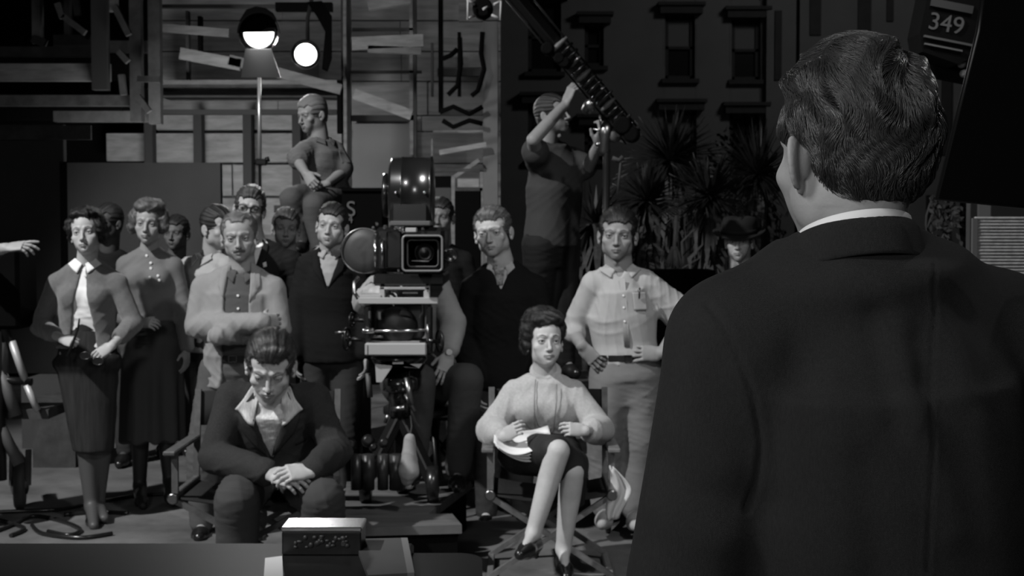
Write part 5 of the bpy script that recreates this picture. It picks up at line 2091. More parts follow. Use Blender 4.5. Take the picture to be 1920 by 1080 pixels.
    S.u(hd.ell((-.003, .020, .036), (.0785 * w, .096, .084)))
    S.u(hd.ell((.002, .012, .062), (.068 * w, .084, .077)), .02)
    S.u(hd.ell((.008, -.044, .086), (.044, .036, .046)), .03)
    S.u(hd.ell((0, .046, -.020), (.060 * w, .056, .050)), .025)
    for sx in (-1, 1):
        S.u(hd.ell((sx * .050, -.030, .045), (.020, .028, .030)), .02)
    S.s(hd.ell((0, -.125, -.030), (.072, .075, .120)), .006)
    S.s(hd.ell((0, -.075, -.070), (.12, .072, .062)), .006)
    for sx in (-1, 1):
        S.s(hd.ell((sx * .090 * w, .018, -.040), (.034, .030, .052)), .006)
        S.s(hd.ell((sx * .090 * w, .052, -.085), (.045, .045, .050)), .02)
    S.s(f_box(hd.p(0, .02, -.066 - .15), A(.3, .3, .15) * hd.s, hd.R), .012)
    V, Q = S.mesh(.0026)
    N = vnormals(V, Q)
    L = (V - hd.C) @ hd.R / hd.s
    up = sstep(L[:, 2], -.01, .05)
    ph = L[:, 0] * 62 + 1.6 * np.sin(L[:, 2] * 42 + L[:, 1] * 20)
    wv = (1 - np.abs(np.sin(ph * .9 + 1.1 * np.sin(L[:, 1] * 45)))) - .4
    wv2 = np.sin(L[:, 2] * 80 + 3.0 * np.sin(L[:, 0] * 30 + 1) + L[:, 1] * 25)
    fine = np.sin(L[:, 0] * 330 + 5 * np.sin(L[:, 2] * 60) + 3 * np.sin(L[:, 1] * 50))
    V = V + N * ((.0066 * wv + .0034 * wv2) * up + .0006 * fine)[:, None]
    hm = M_('hair_fore_base', .016, .55, spec=.3, bump=.6, bscale=500, stretch=(3, 3, .4))
    hair = mesh_object('hair', V, Q, hm, p)
    N = vnormals(V, Q)
    L = (V - hd.C) @ hd.R / hd.s
    st = M_('hair_fore', .060, .30, spec=.8)
    strands('hair_strands', V, N, hd, hair, st, 15000, 2, lambda l: .040 if l[2] > .02 else (.022 if l[2] > -.02 else .011),
            lambda L, NL: (L[:, 1] > -.11) & (NL[:, 2] > -.75))
    return b
# ------------------------------------------------------------------ the place
concrete = M_('studio_floor', .12, .75, spec=.4, bump=.4, bscale=14, var=.45, vscale=2.2)
board_light = M_('board_light', .23, .8, bump=.5, bscale=30, var=.30, vscale=6, stretch=(.6, 1, 3))
board_mid = M_('board_mid', .16, .8, bump=.5, bscale=30, var=.35, vscale=6, stretch=(.6, 1, 3))
board_dark = M_('board_dark', .045, .85, bump=.5, bscale=30, var=.40, vscale=8)
plank_siding = M_('plank_siding', .17, .8, bump=.5, bscale=40, var=.38, vscale=3.5, stretch=(.5, 1, 4))
flat_grey = M_('flat_grey', .05, .9, bump=.3, bscale=20, var=.12, vscale=2)
flat_dim = M_('flat_dim', .035, .9, bump=.3, bscale=20, var=.2, vscale=2)
near_black = M_('near_black', .003, .9, spec=.05)
cat_light = M_('catwalk_board', .13, .8, bump=.5, bscale=30, var=.35, vscale=6, stretch=(.6, 1, 3))
cat_mid = M_('catwalk_beam', .06, .8, bump=.5, bscale=30, var=.4, vscale=6)
stud_dark = M_('stud_dark', .030, .8)
metal_black = M_('metal_black', .02, .35, metal=.6)
metal_satin = M_('metal_satin', .30, .32, metal=1.0)
enamel_black = M_('enamel_black', .012, .22, spec=.7, coat=.4)
crinkle_grey = M_('crinkle_grey', .08, .55, spec=.5, bump=.6, bscale=260)
alloy_light = M_('alloy_light', .42, .45, spec=.5, metal=.3)
wood_pale = M_('wood_pale', .45, .5, spec=.4, bump=.3, bscale=60, var=.2, vscale=14, stretch=(1, 1, .2))
canvas_dark = M_('canvas_dark', .010, .9, bump=.6, bscale=300)
stucco = M_('stucco', .11, .9, bump=.5, bscale=8, var=.12, vscale=.9)
facade_trim = M_('facade_trim', .022, .8, var=.2, vscale=4)
pane_dark = M_('pane_dark', .012, .12, spec=.6)
leaf_dark = M_('leaf_dark', .016, .45, spec=.4, var=.4, vscale=12)
leaf_dead = M_('leaf_dead', .05, .8, var=.5, vscale=14)


def structure(mb, name, m, org=None):
    o = mb.build(name, m, None, A(0, 0, 0) if org is None else org)
    o['kind'] = 'structure'
    return o


def rect(mb, x0, y0, x1, y1, Y, depth, rot_deg=0):
    """an upright board filling the seen rectangle at distance Y, with real depth"""
    a, c = W(x0, y1, Y), W(x1, y0, Y)
    ctr = (a + c) / 2 + A(0, depth / 2, 0)
    mb.box(ctr, (abs(c[0] - a[0]), depth, abs(c[2] - a[2])))
    return mb


def build_shell():
    mb = MB(); mb.box((2, 16, -.05), (60, 46, .1)); structure(mb, 'floor', concrete)
    # far painted street facade on the right
    Y = 30.0
    mb = MB()
    a = W(925, -120, Y); c = W(1470, 560, Y)
    wins = [(990, 2, 1052, 135), (1096, 46, 1132, 124), (1247, 28, 1303, 148), (1372, 36, 1426, 150),
            (990, 195, 1046, 300), (1096, 236, 1132, 300), (1244, 208, 1306, 330), (1368, 214, 1424, 330)]
    xs = sorted(set([860, 1438] + [w[0] for w in wins] + [w[2] for w in wins]))
    zs = sorted(set([-140, 620] + [w[1] for w in wins] + [w[3] for w in wins]))
    for i in range(len(xs) - 1):
        for j in range(len(zs) - 1):
            cx, cz = (xs[i] + xs[i + 1]) / 2, (zs[j] + zs[j + 1]) / 2
            if any(w[0] < cx < w[2] and w[1] < cz < w[3] for w in wins):
                continue
            p0, p1 = W(xs[i], zs[j + 1], Y), W(xs[i + 1], zs[j], Y)
            mb.box(((p0[0] + p1[0]) / 2, Y + .25, (p0[2] + p1[2]) / 2), (p1[0] - p0[0], .5, p1[2] - p0[2]))
    # side wing turning away behind the front man
    p = W(1438, 300, Y)
    for (x0, x1, dz) in ((1438, 1500, -.6), (1500, 1790, -.6), (1790, 1960, -.6)):
        a, c = W(x0, 620, Y + dz), W(x1, -140, Y + dz)
        mb.box(((a[0] + c[0]) / 2, Y + .2, (a[2] + c[2]) / 2), (c[0] - a[0], 1.0 - (0 if x0 == 1500 else .0), c[2] - a[2]))
    structure(mb, 'wall_right', stucco, A(3, Y, 0))
    for n, w in enumerate(wins):
        p0, p1 = W(w[0], w[3], Y), W(w[2], w[1], Y)
        cx, cz, sx, sz = (p0[0] + p1[0]) / 2, (p0[2] + p1[2]) / 2, p1[0] - p0[0], p1[2] - p0[2]
        e = empty('window_%d' % (n + 1), (cx, Y, p0[2])); e['kind'] = 'structure'
        m1 = MB()
        for (dx, dz, wx, wz) in ((-sx / 2 + .04, 0, .08, sz), (sx / 2 - .04, 0, .08, sz), (0, sz / 2 - .04, sx, .08), (0, -sz / 2 + .04, sx, .08), (0, 0, sx, .06)):
            m1.box((cx + dx, Y + .18, cz + dz), (wx, .08, wz))
        m1.build('window_frame', facade_trim, e)
        m2 = MB(); m2.box((cx, Y + .24, cz), (sx, .02, sz)); m2.build('window_pane', pane_dark, e)
        m3 = MB(); m3.box((cx, Y - .12, cz + sz / 2 + .08), (sx + .26, .30, .16)); m3.box((cx, Y - .16, cz + sz / 2 + .19), (sx + .36, .38, .07))
        m3.box((cx, Y - .06, cz - sz / 2 - .05), (sx + .16, .2, .09)); m3.build('window_sill', facade_trim, e)
        if n in (2, 3, 6):
            m4 = MB(); m4.box((cx, Y + .21, cz + sz * .25), (sx * .72, .015, sz * .46)); m4.build('window_blind', M_('blind', .10, .9), e)
    # narrow dark windows of the wing
    for k, (x0, y0, x1, y1) in enumerate(((1452, 20, 1466, 150), (1518, -40, 1540, 66), (1608, -40, 1634, 62), (1662, -40, 1676, 40), (1764, 60, 1784, 290))):
        p0, p1 = W(x0, y1, Y - .32), W(x1, y0, Y - .32)
        m1 = MB(); m1.box(((p0[0] + p1[0]) / 2, Y - .32, (p0[2] + p1[2]) / 2), (p1[0] - p0[0], .06, p1[2] - p0[2]))
        structure(m1, 'window_%d' % (9 + k), facade_trim, (p0 + p1) / 2)
    # vertical edge of the set wall by the facade
    mb = MB(); rect(mb, 906, 40, 933, 560, 13.0, .35); o = structure(mb, 'trim_1', M_('flat_edge', .13, .85, var=.15, vscale=2), W(920, 560, 13))
    mb = MB(); rect(mb, 933, -60, 985, 620, 13.5, .1)

    # plank wall of the set
    Y = 14.0
    edges = [-60, 38, 96, 152, 216, 246, 306, 368, 430, 520, 660]
    mb = MB()
    rng = random.Random(4)
    for i in range(len(edges) - 1):
        cuts = [296, 560 + rng.randint(-60, 60), 780 + rng.randint(-30, 30), 940]
        for j in range(len(cuts) - 1):
            rect(mb, cuts[j], edges[i] + 1.6, cuts[j + 1] - 1.5, edges[i + 1] - .5, Y + rng.uniform(0, .03), .05)
    structure(mb, 'wall_back', plank_siding, A(-2, Y, 0))
    mb = MB(); mb.box((-6.2, Y + .35, 3), (12, .1, 8)); structure(mb, 'wall_back_2', near_black, A(-6, Y + .3, 0))
    # pale boards nailed in the lower row
    mb = MB()
    for (x0, y0, x1, y1) in ((200, 250, 272, 302), (286, 216, 364, 243), (380, 216, 460, 243), (286, 250, 364, 304), (380, 250, 460, 304), (474, 216, 550, 243), (474, 250, 550, 303),
                             (416, 309, 434, 366), (438, 309, 460, 366), (474, 309, 550, 366), (564, 216, 640, 303), (564, 310, 640, 366), (416, 372, 470, 440), (474, 372, 560, 440)):
        rect(mb, x0, y0, x1, y1, Y - .06, .05)
    structure(mb, 'trim_2', board_light, A(-2.5, Y - .06, 0))
    mb = MB()
    rect(mb, 662, 232, 772, 352, Y - .08, .06)
    structure(mb, 'trim_3', M_('ply_panel', .19, .85, var=.06, vscale=2), A(-1, Y - .06, 0))
    # tall dark studs
    for n, x in enumerate((279, 371, 464, 556)):
        mb = MB(); rect(mb, x - 6.5, 214, x + 6.5, 560 if n > 1 else 480, Y - .28, .14)
        structure(mb, 'trim_%d' % (4 + n), stud_dark, W(x, 480, Y - .28))
    # ceiling / dark roof of the stage so that nothing glows above
    mb = MB(); mb.box((2, 15, 9.5), (60, 46, .1)); structure(mb, 'ceiling', near_black, A(2, 15, 9.4))
    mb = MB(); mb.box((-9.2, 16, 4.7), (.1, 46, 9.6)); structure(mb, 'wall_left', near_black, A(-9.2, 16, 0))


def plank_thing(name, label, cat, p0, p1, w, h, m, group=None, up=(0, 0, 1)):
    mb = MB(); mb.beam(p0, p1, w, h, up)
    o = mb.build(name, m, None, (np.asarray(p0) + np.asarray(p1)) / 2)
    return tag(o, label, cat, group)


def build_scaffold():
    Y = 13.2
    # the overhead catwalk at the left: decks, fascias, posts
    e = empty('catwalk', W(140, 240, 12.5), 'heavy timber lighting catwalk hung high over the left of the stage', 'catwalk')
    for (x0, y0, x1, y1, y, dp, m, nm) in ((-60, 119, 205, 152, 12.2, .06, cat_light, 'fascia_board'), (-60, 87, 172, 106, 12.3, .06, cat_mid, 'fascia_board'),
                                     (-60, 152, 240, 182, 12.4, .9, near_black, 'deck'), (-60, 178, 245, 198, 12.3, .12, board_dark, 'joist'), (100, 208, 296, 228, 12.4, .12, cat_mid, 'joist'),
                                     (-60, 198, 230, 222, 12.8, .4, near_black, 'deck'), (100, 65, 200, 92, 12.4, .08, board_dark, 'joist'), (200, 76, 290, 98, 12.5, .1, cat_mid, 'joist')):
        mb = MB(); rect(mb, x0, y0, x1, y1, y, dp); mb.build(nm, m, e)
    for (x0, y0, x1, y1, y, m) in ((60, -60, 74, 82, 12.6, cat_mid), (172, -60, 198, 168, 12.1, stud_dark), (244, -60, 262, 228, 12.2, board_dark), (279, -60, 298, 232, 12.3, cat_mid),
                                   (196, -60, 216, 20, 12.2, cat_light), (120, -60, 128, 70, 12.7, stud_dark)):
        mb = MB(); rect(mb, x0, y0, x1, y1, y, .1); mb.build('post', m, e)
    for (a, c, y, m, w) in (((108, 6), (118, 34), 12.1, cat_mid, .05), ((118, 30), (160, 62), 12.1, cat_mid, .05), ((214, 10), (242, 66), 12.0, cat_mid, .05), ((62, 72), (86, 82), 12.4, cat_mid, .07),
                            ((222, 96), (240, 116), 12.0, cat_mid, .05), ((258, 180), (280, 210), 12.0, cat_mid, .05),
                            ((228, 140), (232, 178), 12.1, cat_mid, .05), ((258, 148), (300, 149), 12.1, cat_mid, .05), ((140, -20), (146, 30), 12.4, cat_mid, .05)):
        mb = MB(); mb.beam(W(*a, y), W(*c, y), w, w); mb.build('brace', m, e)
    # scaffold in the middle: ledgers, standards, loose boards
    e = empty('scaffold', W(640, 420, Y), 'timber and pipe scaffold rising in front of the plank wall', 'scaffold')
    for (x0, y0, x1, y1, y, dp, m) in ((296, 158, 640, 180, Y, .5, board_dark), (296, 172, 640, 178, Y - .05, .05, near_black), (296, 205, 650, 214, Y, .1, stud_dark), (300, 150, 640, 157, Y - .1, .08, board_mid),
                                       (296, 8, 520, 14, Y - .1, .08, stud_dark), (516, 4, 622, 20, Y - .2, .1, near_black), (655, 216, 775, 226, Y, .1, stud_dark), (820, 128, 908, 142, Y, .1, stud_dark),
                                       (825, 205, 910, 216, Y, .1, stud_dark), (812, 244, 910, 249, Y - .1, .06, board_mid), (660, 52, 780, 57, Y, .06, stud_dark), (640, 132, 790, 137, Y, .06, stud_dark),
                                       (830, 106, 905, 126, Y + .1, .06, board_mid), (860, 0, 905, 40, Y + .1, .06, board_mid)):
        mb = MB(); rect(mb, x0, y0, x1, y1, y, dp); mb.build('ledger', m, e)
    for (x0, x1, y0, y1, y, m) in ((640, 645, -60, 210, Y - .1, stud_dark), (652, 656, -60, 560, Y - .2, metal_black), (646, 652, -60, 560, Y - .15, board_mid), (768, 774, -60, 290, Y, board_mid), (776, 780, -60, 300, Y - .05, stud_dark),
                                   (822, 830, -60, 210, Y - .1, near_black), (858, 864, 60, 180, Y - .1, near_black), (632, 640, 150, 250, Y - .15, near_black), (808, 812, 80, 180, Y - .1, stud_dark),
                                   (349, 353, 20, 150, Y, stud_dark), (371, 377, 30, 96, Y, near_black), (808, 812, 260, 292, Y - .2, board_light)):
        mb = MB(); rect(mb, x0, y0, x1, y1, y, .09); mb.build('standard', m, e)
    for (a, c, w, h, m) in (((338, 100), (452, 122), .05, .10, board_light), ((430, 112), (640, 168), .05, .09, board_mid), ((664, 176), (772, 216), .05, .09, board_light),
                            ((660, 82), (794, 76), .05, .11, board_light), ((690, 92), (790, 96), .05, .06, board_mid), ((824, 286), (912, 271), .04, .045, board_light), ((852, 332), (898, 300), .03, .035, board_mid),
                            ((690, 10), (770, -4), .05, .1, board_mid), ((300, 52), (430, 62), .05, .07, board_mid)):
        mb = MB(); mb.beam(W(a[0], a[1], Y - .3), W(c[0], c[1], Y - .3), w, h); mb.build('loose_board', m, e)
    # hooks and iron brackets
    for (pts) in ([(862, 70), (864, 120), (858, 160), (840, 178)], [(905, 60), (902, 100), (908, 130), (896, 170), (884, 180)], [(858, 92), (845, 104), (830, 110)], [(825, 210), (850, 200), (880, 214), (905, 200)],
                  [(830, 226), (850, 238), (880, 226), (905, 232)]):
        mb = MB(); mb.tube([W(a, c, Y - .3) for a, c in pts], .022, 8); mb.build('iron_bracket', near_black, e)
    # cupboard-like framework low right
    e = empty('timber_frame', W(860, 560, 12.4), 'open timber framework beside the vertical edge of the set', 'frame')
    for (x0, y0, x1, y1, m) in ((804, 316, 912, 322, board_dark), (804, 322, 811, 765, board_mid), (846, 330, 853, 765, board_mid), (900, 320, 906, 765, board_mid), (853, 352, 905, 358, board_dark), (812, 352, 846, 398, flat_grey),
                                (858, 335, 898, 351, board_light), (853, 358, 902, 560, near_black), (811, 330, 846, 352, near_black)):
        mb = MB(); rect(mb, x0, y0, x1, y1, 12.4, .06); mb.build('rail' if x1 - x0 > y1 - y0 else 'upright', m, e)
    # big flats leaning at the left
    mb = MB(); rect(mb, 131, 305, 413, 700, 11.2, .08)
    o = mb.build('scenery_flat', flat_grey, None, W(270, 640, 11.2)); tag(o, 'wide plain grey scenery flat behind the two standing women', 'scenery flat')
    mb = MB(); rect(mb, 117, 303, 131, 700, 11.25, .10); mb.build('edge_batten', near_black, o)
    mb = MB(); rect(mb, -80, 233, 118, 700, 11.6, .08)
    o = mb.build('scenery_flat', flat_dim, None, W(30, 620, 11.6)); tag(o, 'tall dim grey scenery flat at the far left edge', 'scenery flat')
    mb = MB(); rect(mb, -80, 235, 170, 262, 11.55, .03); mb.build('top_batten', board_dark, o)
    mb = MB(); rect(mb, 940, -60, 1000, 640, 13.4, .08)
    # equipment case with letters
    mb = MB(); rect(mb, 642, 356, 716, 640, 9.35, .5); rect(mb, 640, 352, 718, 358, 9.33, .54)
    p = W(600, 384, 9.95)
    o = mb.build('equipment_case', near_black, None, A(W(679, 500, 9.35)[0], 9.6, 0))
    tag(o, 'tall black equipment case lettered S, left of the film camera', 'case')
    text3d('lettering', 'S', W(658, 393, 9.34), .14, M_('letter_pale', .10, .8), o)
    text3d('lettering', '4', W(657, 412, 9.34), .07, MATS['letter_pale'], o)
    # what the high man sits on
    c = W(606, 384, 9.95)
    e = empty('tall_crate', A(c[0], 10.0, 0), 'tall dark wooden crate that the man in the khaki shirt sits on', 'crate')
    mb = MB(); mb.box((c[0], 10.1, c[2] / 2 - .04), (.56, .6, c[2] - .08)); mb.build('body', board_dark, e)
    mb = MB(); mb.box((c[0], 10.1, c[2] - .03), (.62, .66, .05)); mb.build('lid', board_dark, e)


def text3d(name, s, loc, size, m, parent, rx=math.pi / 2, rz=0.0, ry=0.0, ext=.002):
    cu = bpy.data.curves.new(name, 'FONT')
    cu.body = s
    cu.size = size
    cu.align_x = 'CENTER'
    cu.align_y = 'CENTER'
    cu.extrude = ext
    cu.materials.append(m)
    o = bpy.data.objects.new(name, cu)
    o.rotation_euler = (rx, ry, rz)
    org = origin_of(parent)
    o.location = [float(c) for c in (np.asarray(loc) - org)]
    bpy.context.view_layer.update()
    me = bpy.data.meshes.new_from_object(o)
    q = bpy.data.objects.new(name, me)
    q.location, q.rotation_euler = o.location, o.rotation_euler
    bpy.data.objects.remove(o, do_unlink=True)
    bpy.data.curves.remove(cu)
    return link(q, parent)


def blades(mb, c, n, L, w, rng, zmin=-.35, droop=.25, zmax=1.0):
    for i in range(n):
        z = rng.uniform(zmin, zmax)
        a = rng.uniform(0, 2 * math.pi)
        r = math.sqrt(max(0, 1 - z * z))
        d = A(r * math.cos(a), r * math.sin(a), z)
        l = L * rng.uniform(.75, 1.1)
        s = unit(np.cross(d, A(0, 0, 1)) + A(1e-4, 0, 0))
        vs, k = [], 5
        for q in range(k + 1):
            t = q / k
            p = c + d * l * t - A(0, 0, droop * l * t * t * (1.2 - abs(z)))
            ww = w * (.6 + .8 * t if t < .4 else 1.0 - .97 * (t - .4) / .6)
            vs += [p - s * ww, p + s * ww + A(0, 0, .004)]
        fs = [(2 * q, 2 * q + 1, 2 * q + 3, 2 * q + 2) for q in range(k)]
        mb.add(vs, fs)


def yucca(px, py, Y, L, base_py, label, seed, skirt=True, n=150):
    rng = random.Random(seed)
    c = W(px, py, Y)
    e = empty('yucca_palm', A(c[0], Y, 0), label, 'palm', 'spiky palms in the dark garden')
    mb = MB(); mb.tube([A(c[0] + .05, Y, 0), A(c[0] - .02, Y, c[2] * .5), c], [.11, .09, .07], 12)
    mb.build('trunk', M_('bark', .035, .9, bump=.8, bscale=40, var=.4, vscale=20), e)
    mb = MB(); blades(mb, c, n, L, .017, rng); mb.build('crown', leaf_dark, e)
    if skirt:
        mb = MB()
        for i in range(70):
            a = rng.uniform(0, 2 * math.pi); r = rng.uniform(.10, .26)
            z0 = c[2] - rng.uniform(.02, .5)
            l = rng.uniform(.35, .7) * L * 1.2
            p0 = A(c[0] + .08 * math.cos(a), Y + .08 * math.sin(a), z0)
            p1 = A(c[0] + r * math.cos(a), Y + r * math.sin(a), z0 - l * .45)
            p2 = A(c[0] + r * .95 * math.cos(a), Y + r * math.sin(a), max(.02, z0 - l))
            s = A(-math.sin(a), math.cos(a), 0) * .016
            mb.add([p0 - s, p0 + s, p1 - s * 1.2, p1 + s * 1.2, p2 - s * .3, p2 + s * .3], [(0, 1, 3, 2), (2, 3, 5, 4)])
        mb.build('dead_leaves', leaf_dead, e)


def build_garden():
    yucca(1256, 304, 12.4, .54, 500, 'tallest spiky palm, its round crown before the painted street', 1, n=240)
    yucca(1212, 378, 11.1, .36, 500, 'low spiky palm with a small crown left of the tallest one', 2)
    yucca(1330, 372, 10.9, .40, 500, 'spiky palm close beside the man in the hat', 3)
    yucca(1116, 420, 10.6, .34, 500, 'young spiky palm between the boom stand and the man in the T-shirt', 4, n=80)
    yucca(1420, 330, 13.5, .58, 500, 'dark spreading palm behind the head of the front man', 5, n=220)
    # dense dark bush mass
    rng = random.Random(9)
    mb = MB(); c = W(1395, 320, 15.0)
    for i in range(700):
        d = unit(A(rng.gauss(0, 1), rng.gauss(0, .6), rng.gauss(0, 1)))
        p = A(c[0], 15.1, c[2] - .40) + d * A(.48, .35, .98) * rng.uniform(.55, 1.0)
        s = unit(A(rng.gauss(0, 1), rng.gauss(0, 1), rng.gauss(0, 1))); t = unit(np.cross(s, d))
        mb.add([p - s * .05, p + t * .022, p + s * .05, p - t * .022], [(0, 1, 2, 3)])
    e = empty('dark_shrub', A(c[0], 15.1, 0), 'dense dark leafy shrub against the right of the painted street', 'shrub')
    mb.build('foliage', near_black, e)
    m2 = MB(); m2.tube([A(c[0], 15.1, 0), A(c[0], 15.1, 1.2)], [.06, .04], 10); m2.build('stem', near_black, e)
    # broom standing on its handle
    Y = 9.4
    p0, p1 = W(1263, 462, Y), W(1268, 404, Y)
    e = empty('broom', W(1263, 505, Y), 'upright straw broom among the palms', 'broom')
    mb = MB(); mb.tube([p1, W(1264, 470, Y)], .012, 8); mb.build('handle', wood_pale, e)
    mb = MB()
    rng = random.Random(3)
    top = W(1264, 462, Y)
    for i in range(60):
        a = (i / 59 - .5)
        q = W(1264 + a * 34, 500 + rng.uniform(-4, 4), Y) + A(0, rng.uniform(-.03, .03), 0)
        mb.tube([top + A(a * .03, 0, 0), q], [.004, .003], 4)
    mb.build('straw', M_('straw', .32, .8), e)
    fp = W(1264, 500, Y)
    mb = MB(); mb.box((fp[0], Y + .05, (fp[2] - .02) / 2), (.5, .35, fp[2] - .02))
    o = mb.build('wooden_box', near_black, None, A(fp[0], Y, 0)); tag(o, 'black wooden box the broom stands on', 'box')


def fresnel(px, py, Y, r_px, label, lens_em, hood, name='studio_lamp'):
    c = W(px, py, Y)
    r = r_px / FPX * Y
    e = empty(name, c, label, 'lamp')
    ax = unit(A(0, 0, HC) + A(.15, 0, -.1) - c)
    mb = MB(); mb.lathe(c - ax * .0, -ax, [(r * 1.25, -.05), (r * 1.35, .0), (r * 1.40, .08), (r * 1.30, .26), (r * .9, .32), (r * .5, .34)], 32)
    mb.build('housing', enamel_black, e)
    mb = MB(); mb.lathe(c, ax, [(r, .05), (r * .95, .056), (r * .6, .066), (.0, .072)], 32)
    mb.build('lens', M_('lit_lens_%d' % lens_em, .9, .3, emit=lens_em), e)
    mb = MB(); mb.tube([c + ax * .05 + np.cross(ax, A(0, 0, 1)) * r * 1.15 * math.cos(t) + A(0, 0, 1) * r * 1.15 * math.sin(t) for t in np.linspace(0, 2 * math.pi, 30)[:-1]], r * .12, 8, closed=True)
    mb.build('rim', metal_black, e)
    ld = bpy.data.lights.new('lamp_beam', 'SPOT'); ld.energy = 60; ld.spot_size = 1.2; ld.spot_blend = .6; ld.shadow_soft_size = r
    lo = bpy.data.objects.new('lamp_beam', ld); lo.location = [float(q) for q in ax * .12]; lo.rotation_euler = Vector(ax).to_track_quat('-Z', 'Y').to_euler()
    link(lo, e)
    return e, c, r, ax


def build_lamps():
    Y = 11.0
    e, c, r, ax = fresnel(485, 62, Y, 27, 'lit studio lamp half covered by its black hood, with barn door and chrome stand', 14, True)
    mb = MB()   # top hood: half dome in front of the upper lens
    vs, fs = [], []
    n, m = 24, 8
    for i in range(n + 1):
        a = math.pi * i / n
        for j in range(m + 1):
            b = (j / m)
            rr = r * (1.50 - .08 * b)
            x = math.cos(a) * rr
            z = math.sin(a) * rr * (1 - .0 * b)
            dz = 0
            y = .02 + .30 * b
            vs.append(c + ax * y + A(1, 0, 0) * x + A(0, 0, 1) * max(z, .0) * 1.0 - A(0, 0, .0))
    for i in range(n):
        for j in range(m):
            q = i * (m + 1) + j
            fs.append((q, q + 1, q + m + 2, q + m + 1))
    mb.add(vs, fs, True); h = mb.build('hood', near_black, e); sm = h.modifiers.new('s', 'SOLIDIFY'); sm.thickness = .008
    # shutter leaf hanging over the upper part of the lens
    pl = []
    lo_, hi_ = W(458, 61, Y - .14), W(512, 59, Y - .14)
    pts = [W(452, 61, Y - .16), W(516, 60, Y - .16), W(516, 40, Y - .16), W(500, 36, Y - .16), W(484, 35, Y - .16), W(468, 36, Y - .16), W(453, 42, Y - .16)]
    mb = MB(); mb.prism(pts, A(0, 1, 0), .008); mb.build('shutter_leaf', near_black, e)
    pts = [W(448, 40, Y - .165), W(519, 40, Y - .165), W(500, 35, Y - .165), W(484, 32, Y - .165), W(466, 35, Y - .165)][:2] + [W(518, 34, Y - .165), W(512, 24, Y - .16), W(498, 15, Y - .16), W(480, 12, Y - .16), W(462, 18, Y - .16)]
    mb = MB(); mb.prism(pts, A(0, 1, 0), .01); mb.build('hood_face', near_black, e)
    pts = [W(460, 92, Y - .1), W(509, 92, Y - .1), W(526, 145, Y - .3), W(452, 145, Y - .3)]
    mb = MB(); mb.prism(pts, A(0, .92, .38), .01); mb.build('barn_door', M_('flap_black', .02, .5), e)
    mb = MB(); a, q = W(486, 145, Y), W(487, 306, Y)
    mb.tube([a, q], .014, 12); mb.build('stand_column', M_('stand_chrome', .75, .3, metal=.7), e)
    mb = MB(); mb.box(W(490, 304, Y), (.09, .05, .05), bevel=.01); mb.tube([W(498, 300, Y), W(505, 298, Y)], .02, 8); mb.build('clamp', metal_black, e)
    fl = A(q[0], Y, 0)
    mb = MB(); mb.tube([q, A(q[0] + .01, Y, .05)], .012, 10); mb.build('lower_column', metal_black, e)
    for k in range(3):
        a_ = k * 2.09 + .4
        mb = MB(); mb.tube([A(q[0], Y, .45), A(q[0] + .42 * math.cos(a_), Y + .42 * math.sin(a_), .01)], .011, 8); mb.build('leg', metal_black, e)
    Y = 11.6
    e, c, r, ax = fresnel(573, 102, Y, 20, 'smaller lit studio lamp right of the hooded one, hung from the scaffold', 14, False)
    mb = MB(); mb.tube([c + A(0, .12, .12), c + A(-.0, .12, .30), W(590, -30, Y + .12)], .016, 8); mb.build('hanger', stud_dark, e)
    pts = [W(576, 4, Y - .05), W(604, 2, Y - .05), W(622, 30, Y - .05), W(622, 110, Y - .05), W(614, 134, Y - .05), W(604, 130, Y - .05), W(610, 60, Y - .05), W(596, 34, Y - .05)]
    mb = MB(); mb.prism(pts, A(0, 1, 0), .03); mb.build('side_flag', near_black, e)
    # little hanging lamp at the top
    Y = 9.0
    c = W(905, 16, Y)
    e = empty('hanging_lamp', c, 'small unlit hanging lamp with four pale-edged barn doors at the top of the picture', 'lamp')
    mb = MB(); mb.lathe(c, A(0, 1, 0), [(.05, -.06), (.062, -.05), (.065, .05), (.04, .12)], 20); mb.build('housing', near_black, e)
    mb = MB(); mb.tube([c + A(0, .02, .05), W(905, -60, Y)], .012, 8); mb.build('hanger', metal_black, e)
    for (a, b_) in (((877, 0), (877, 36)), ((939, 2), (938, 38))):
        mb = MB(); mb.tube([W(*a, Y - .12), W(*b_, Y - .12)], .006, 6); mb.build('door_edge', M_('edge_pale', .45, .5), e)
    for (a, b_) in (((876, 0), (890, 8)), ((876, 35), (891, 30)), ((926, 8), (940, 2)), ((922, 28), (940, 37)), ((906, 17), (914, 13))):
        mb = MB(); mb.tube([W(*a, Y - .1), W(*b_, Y - .07)], .008, 6); mb.build('door_bracket', MATS['edge_pale'], e)


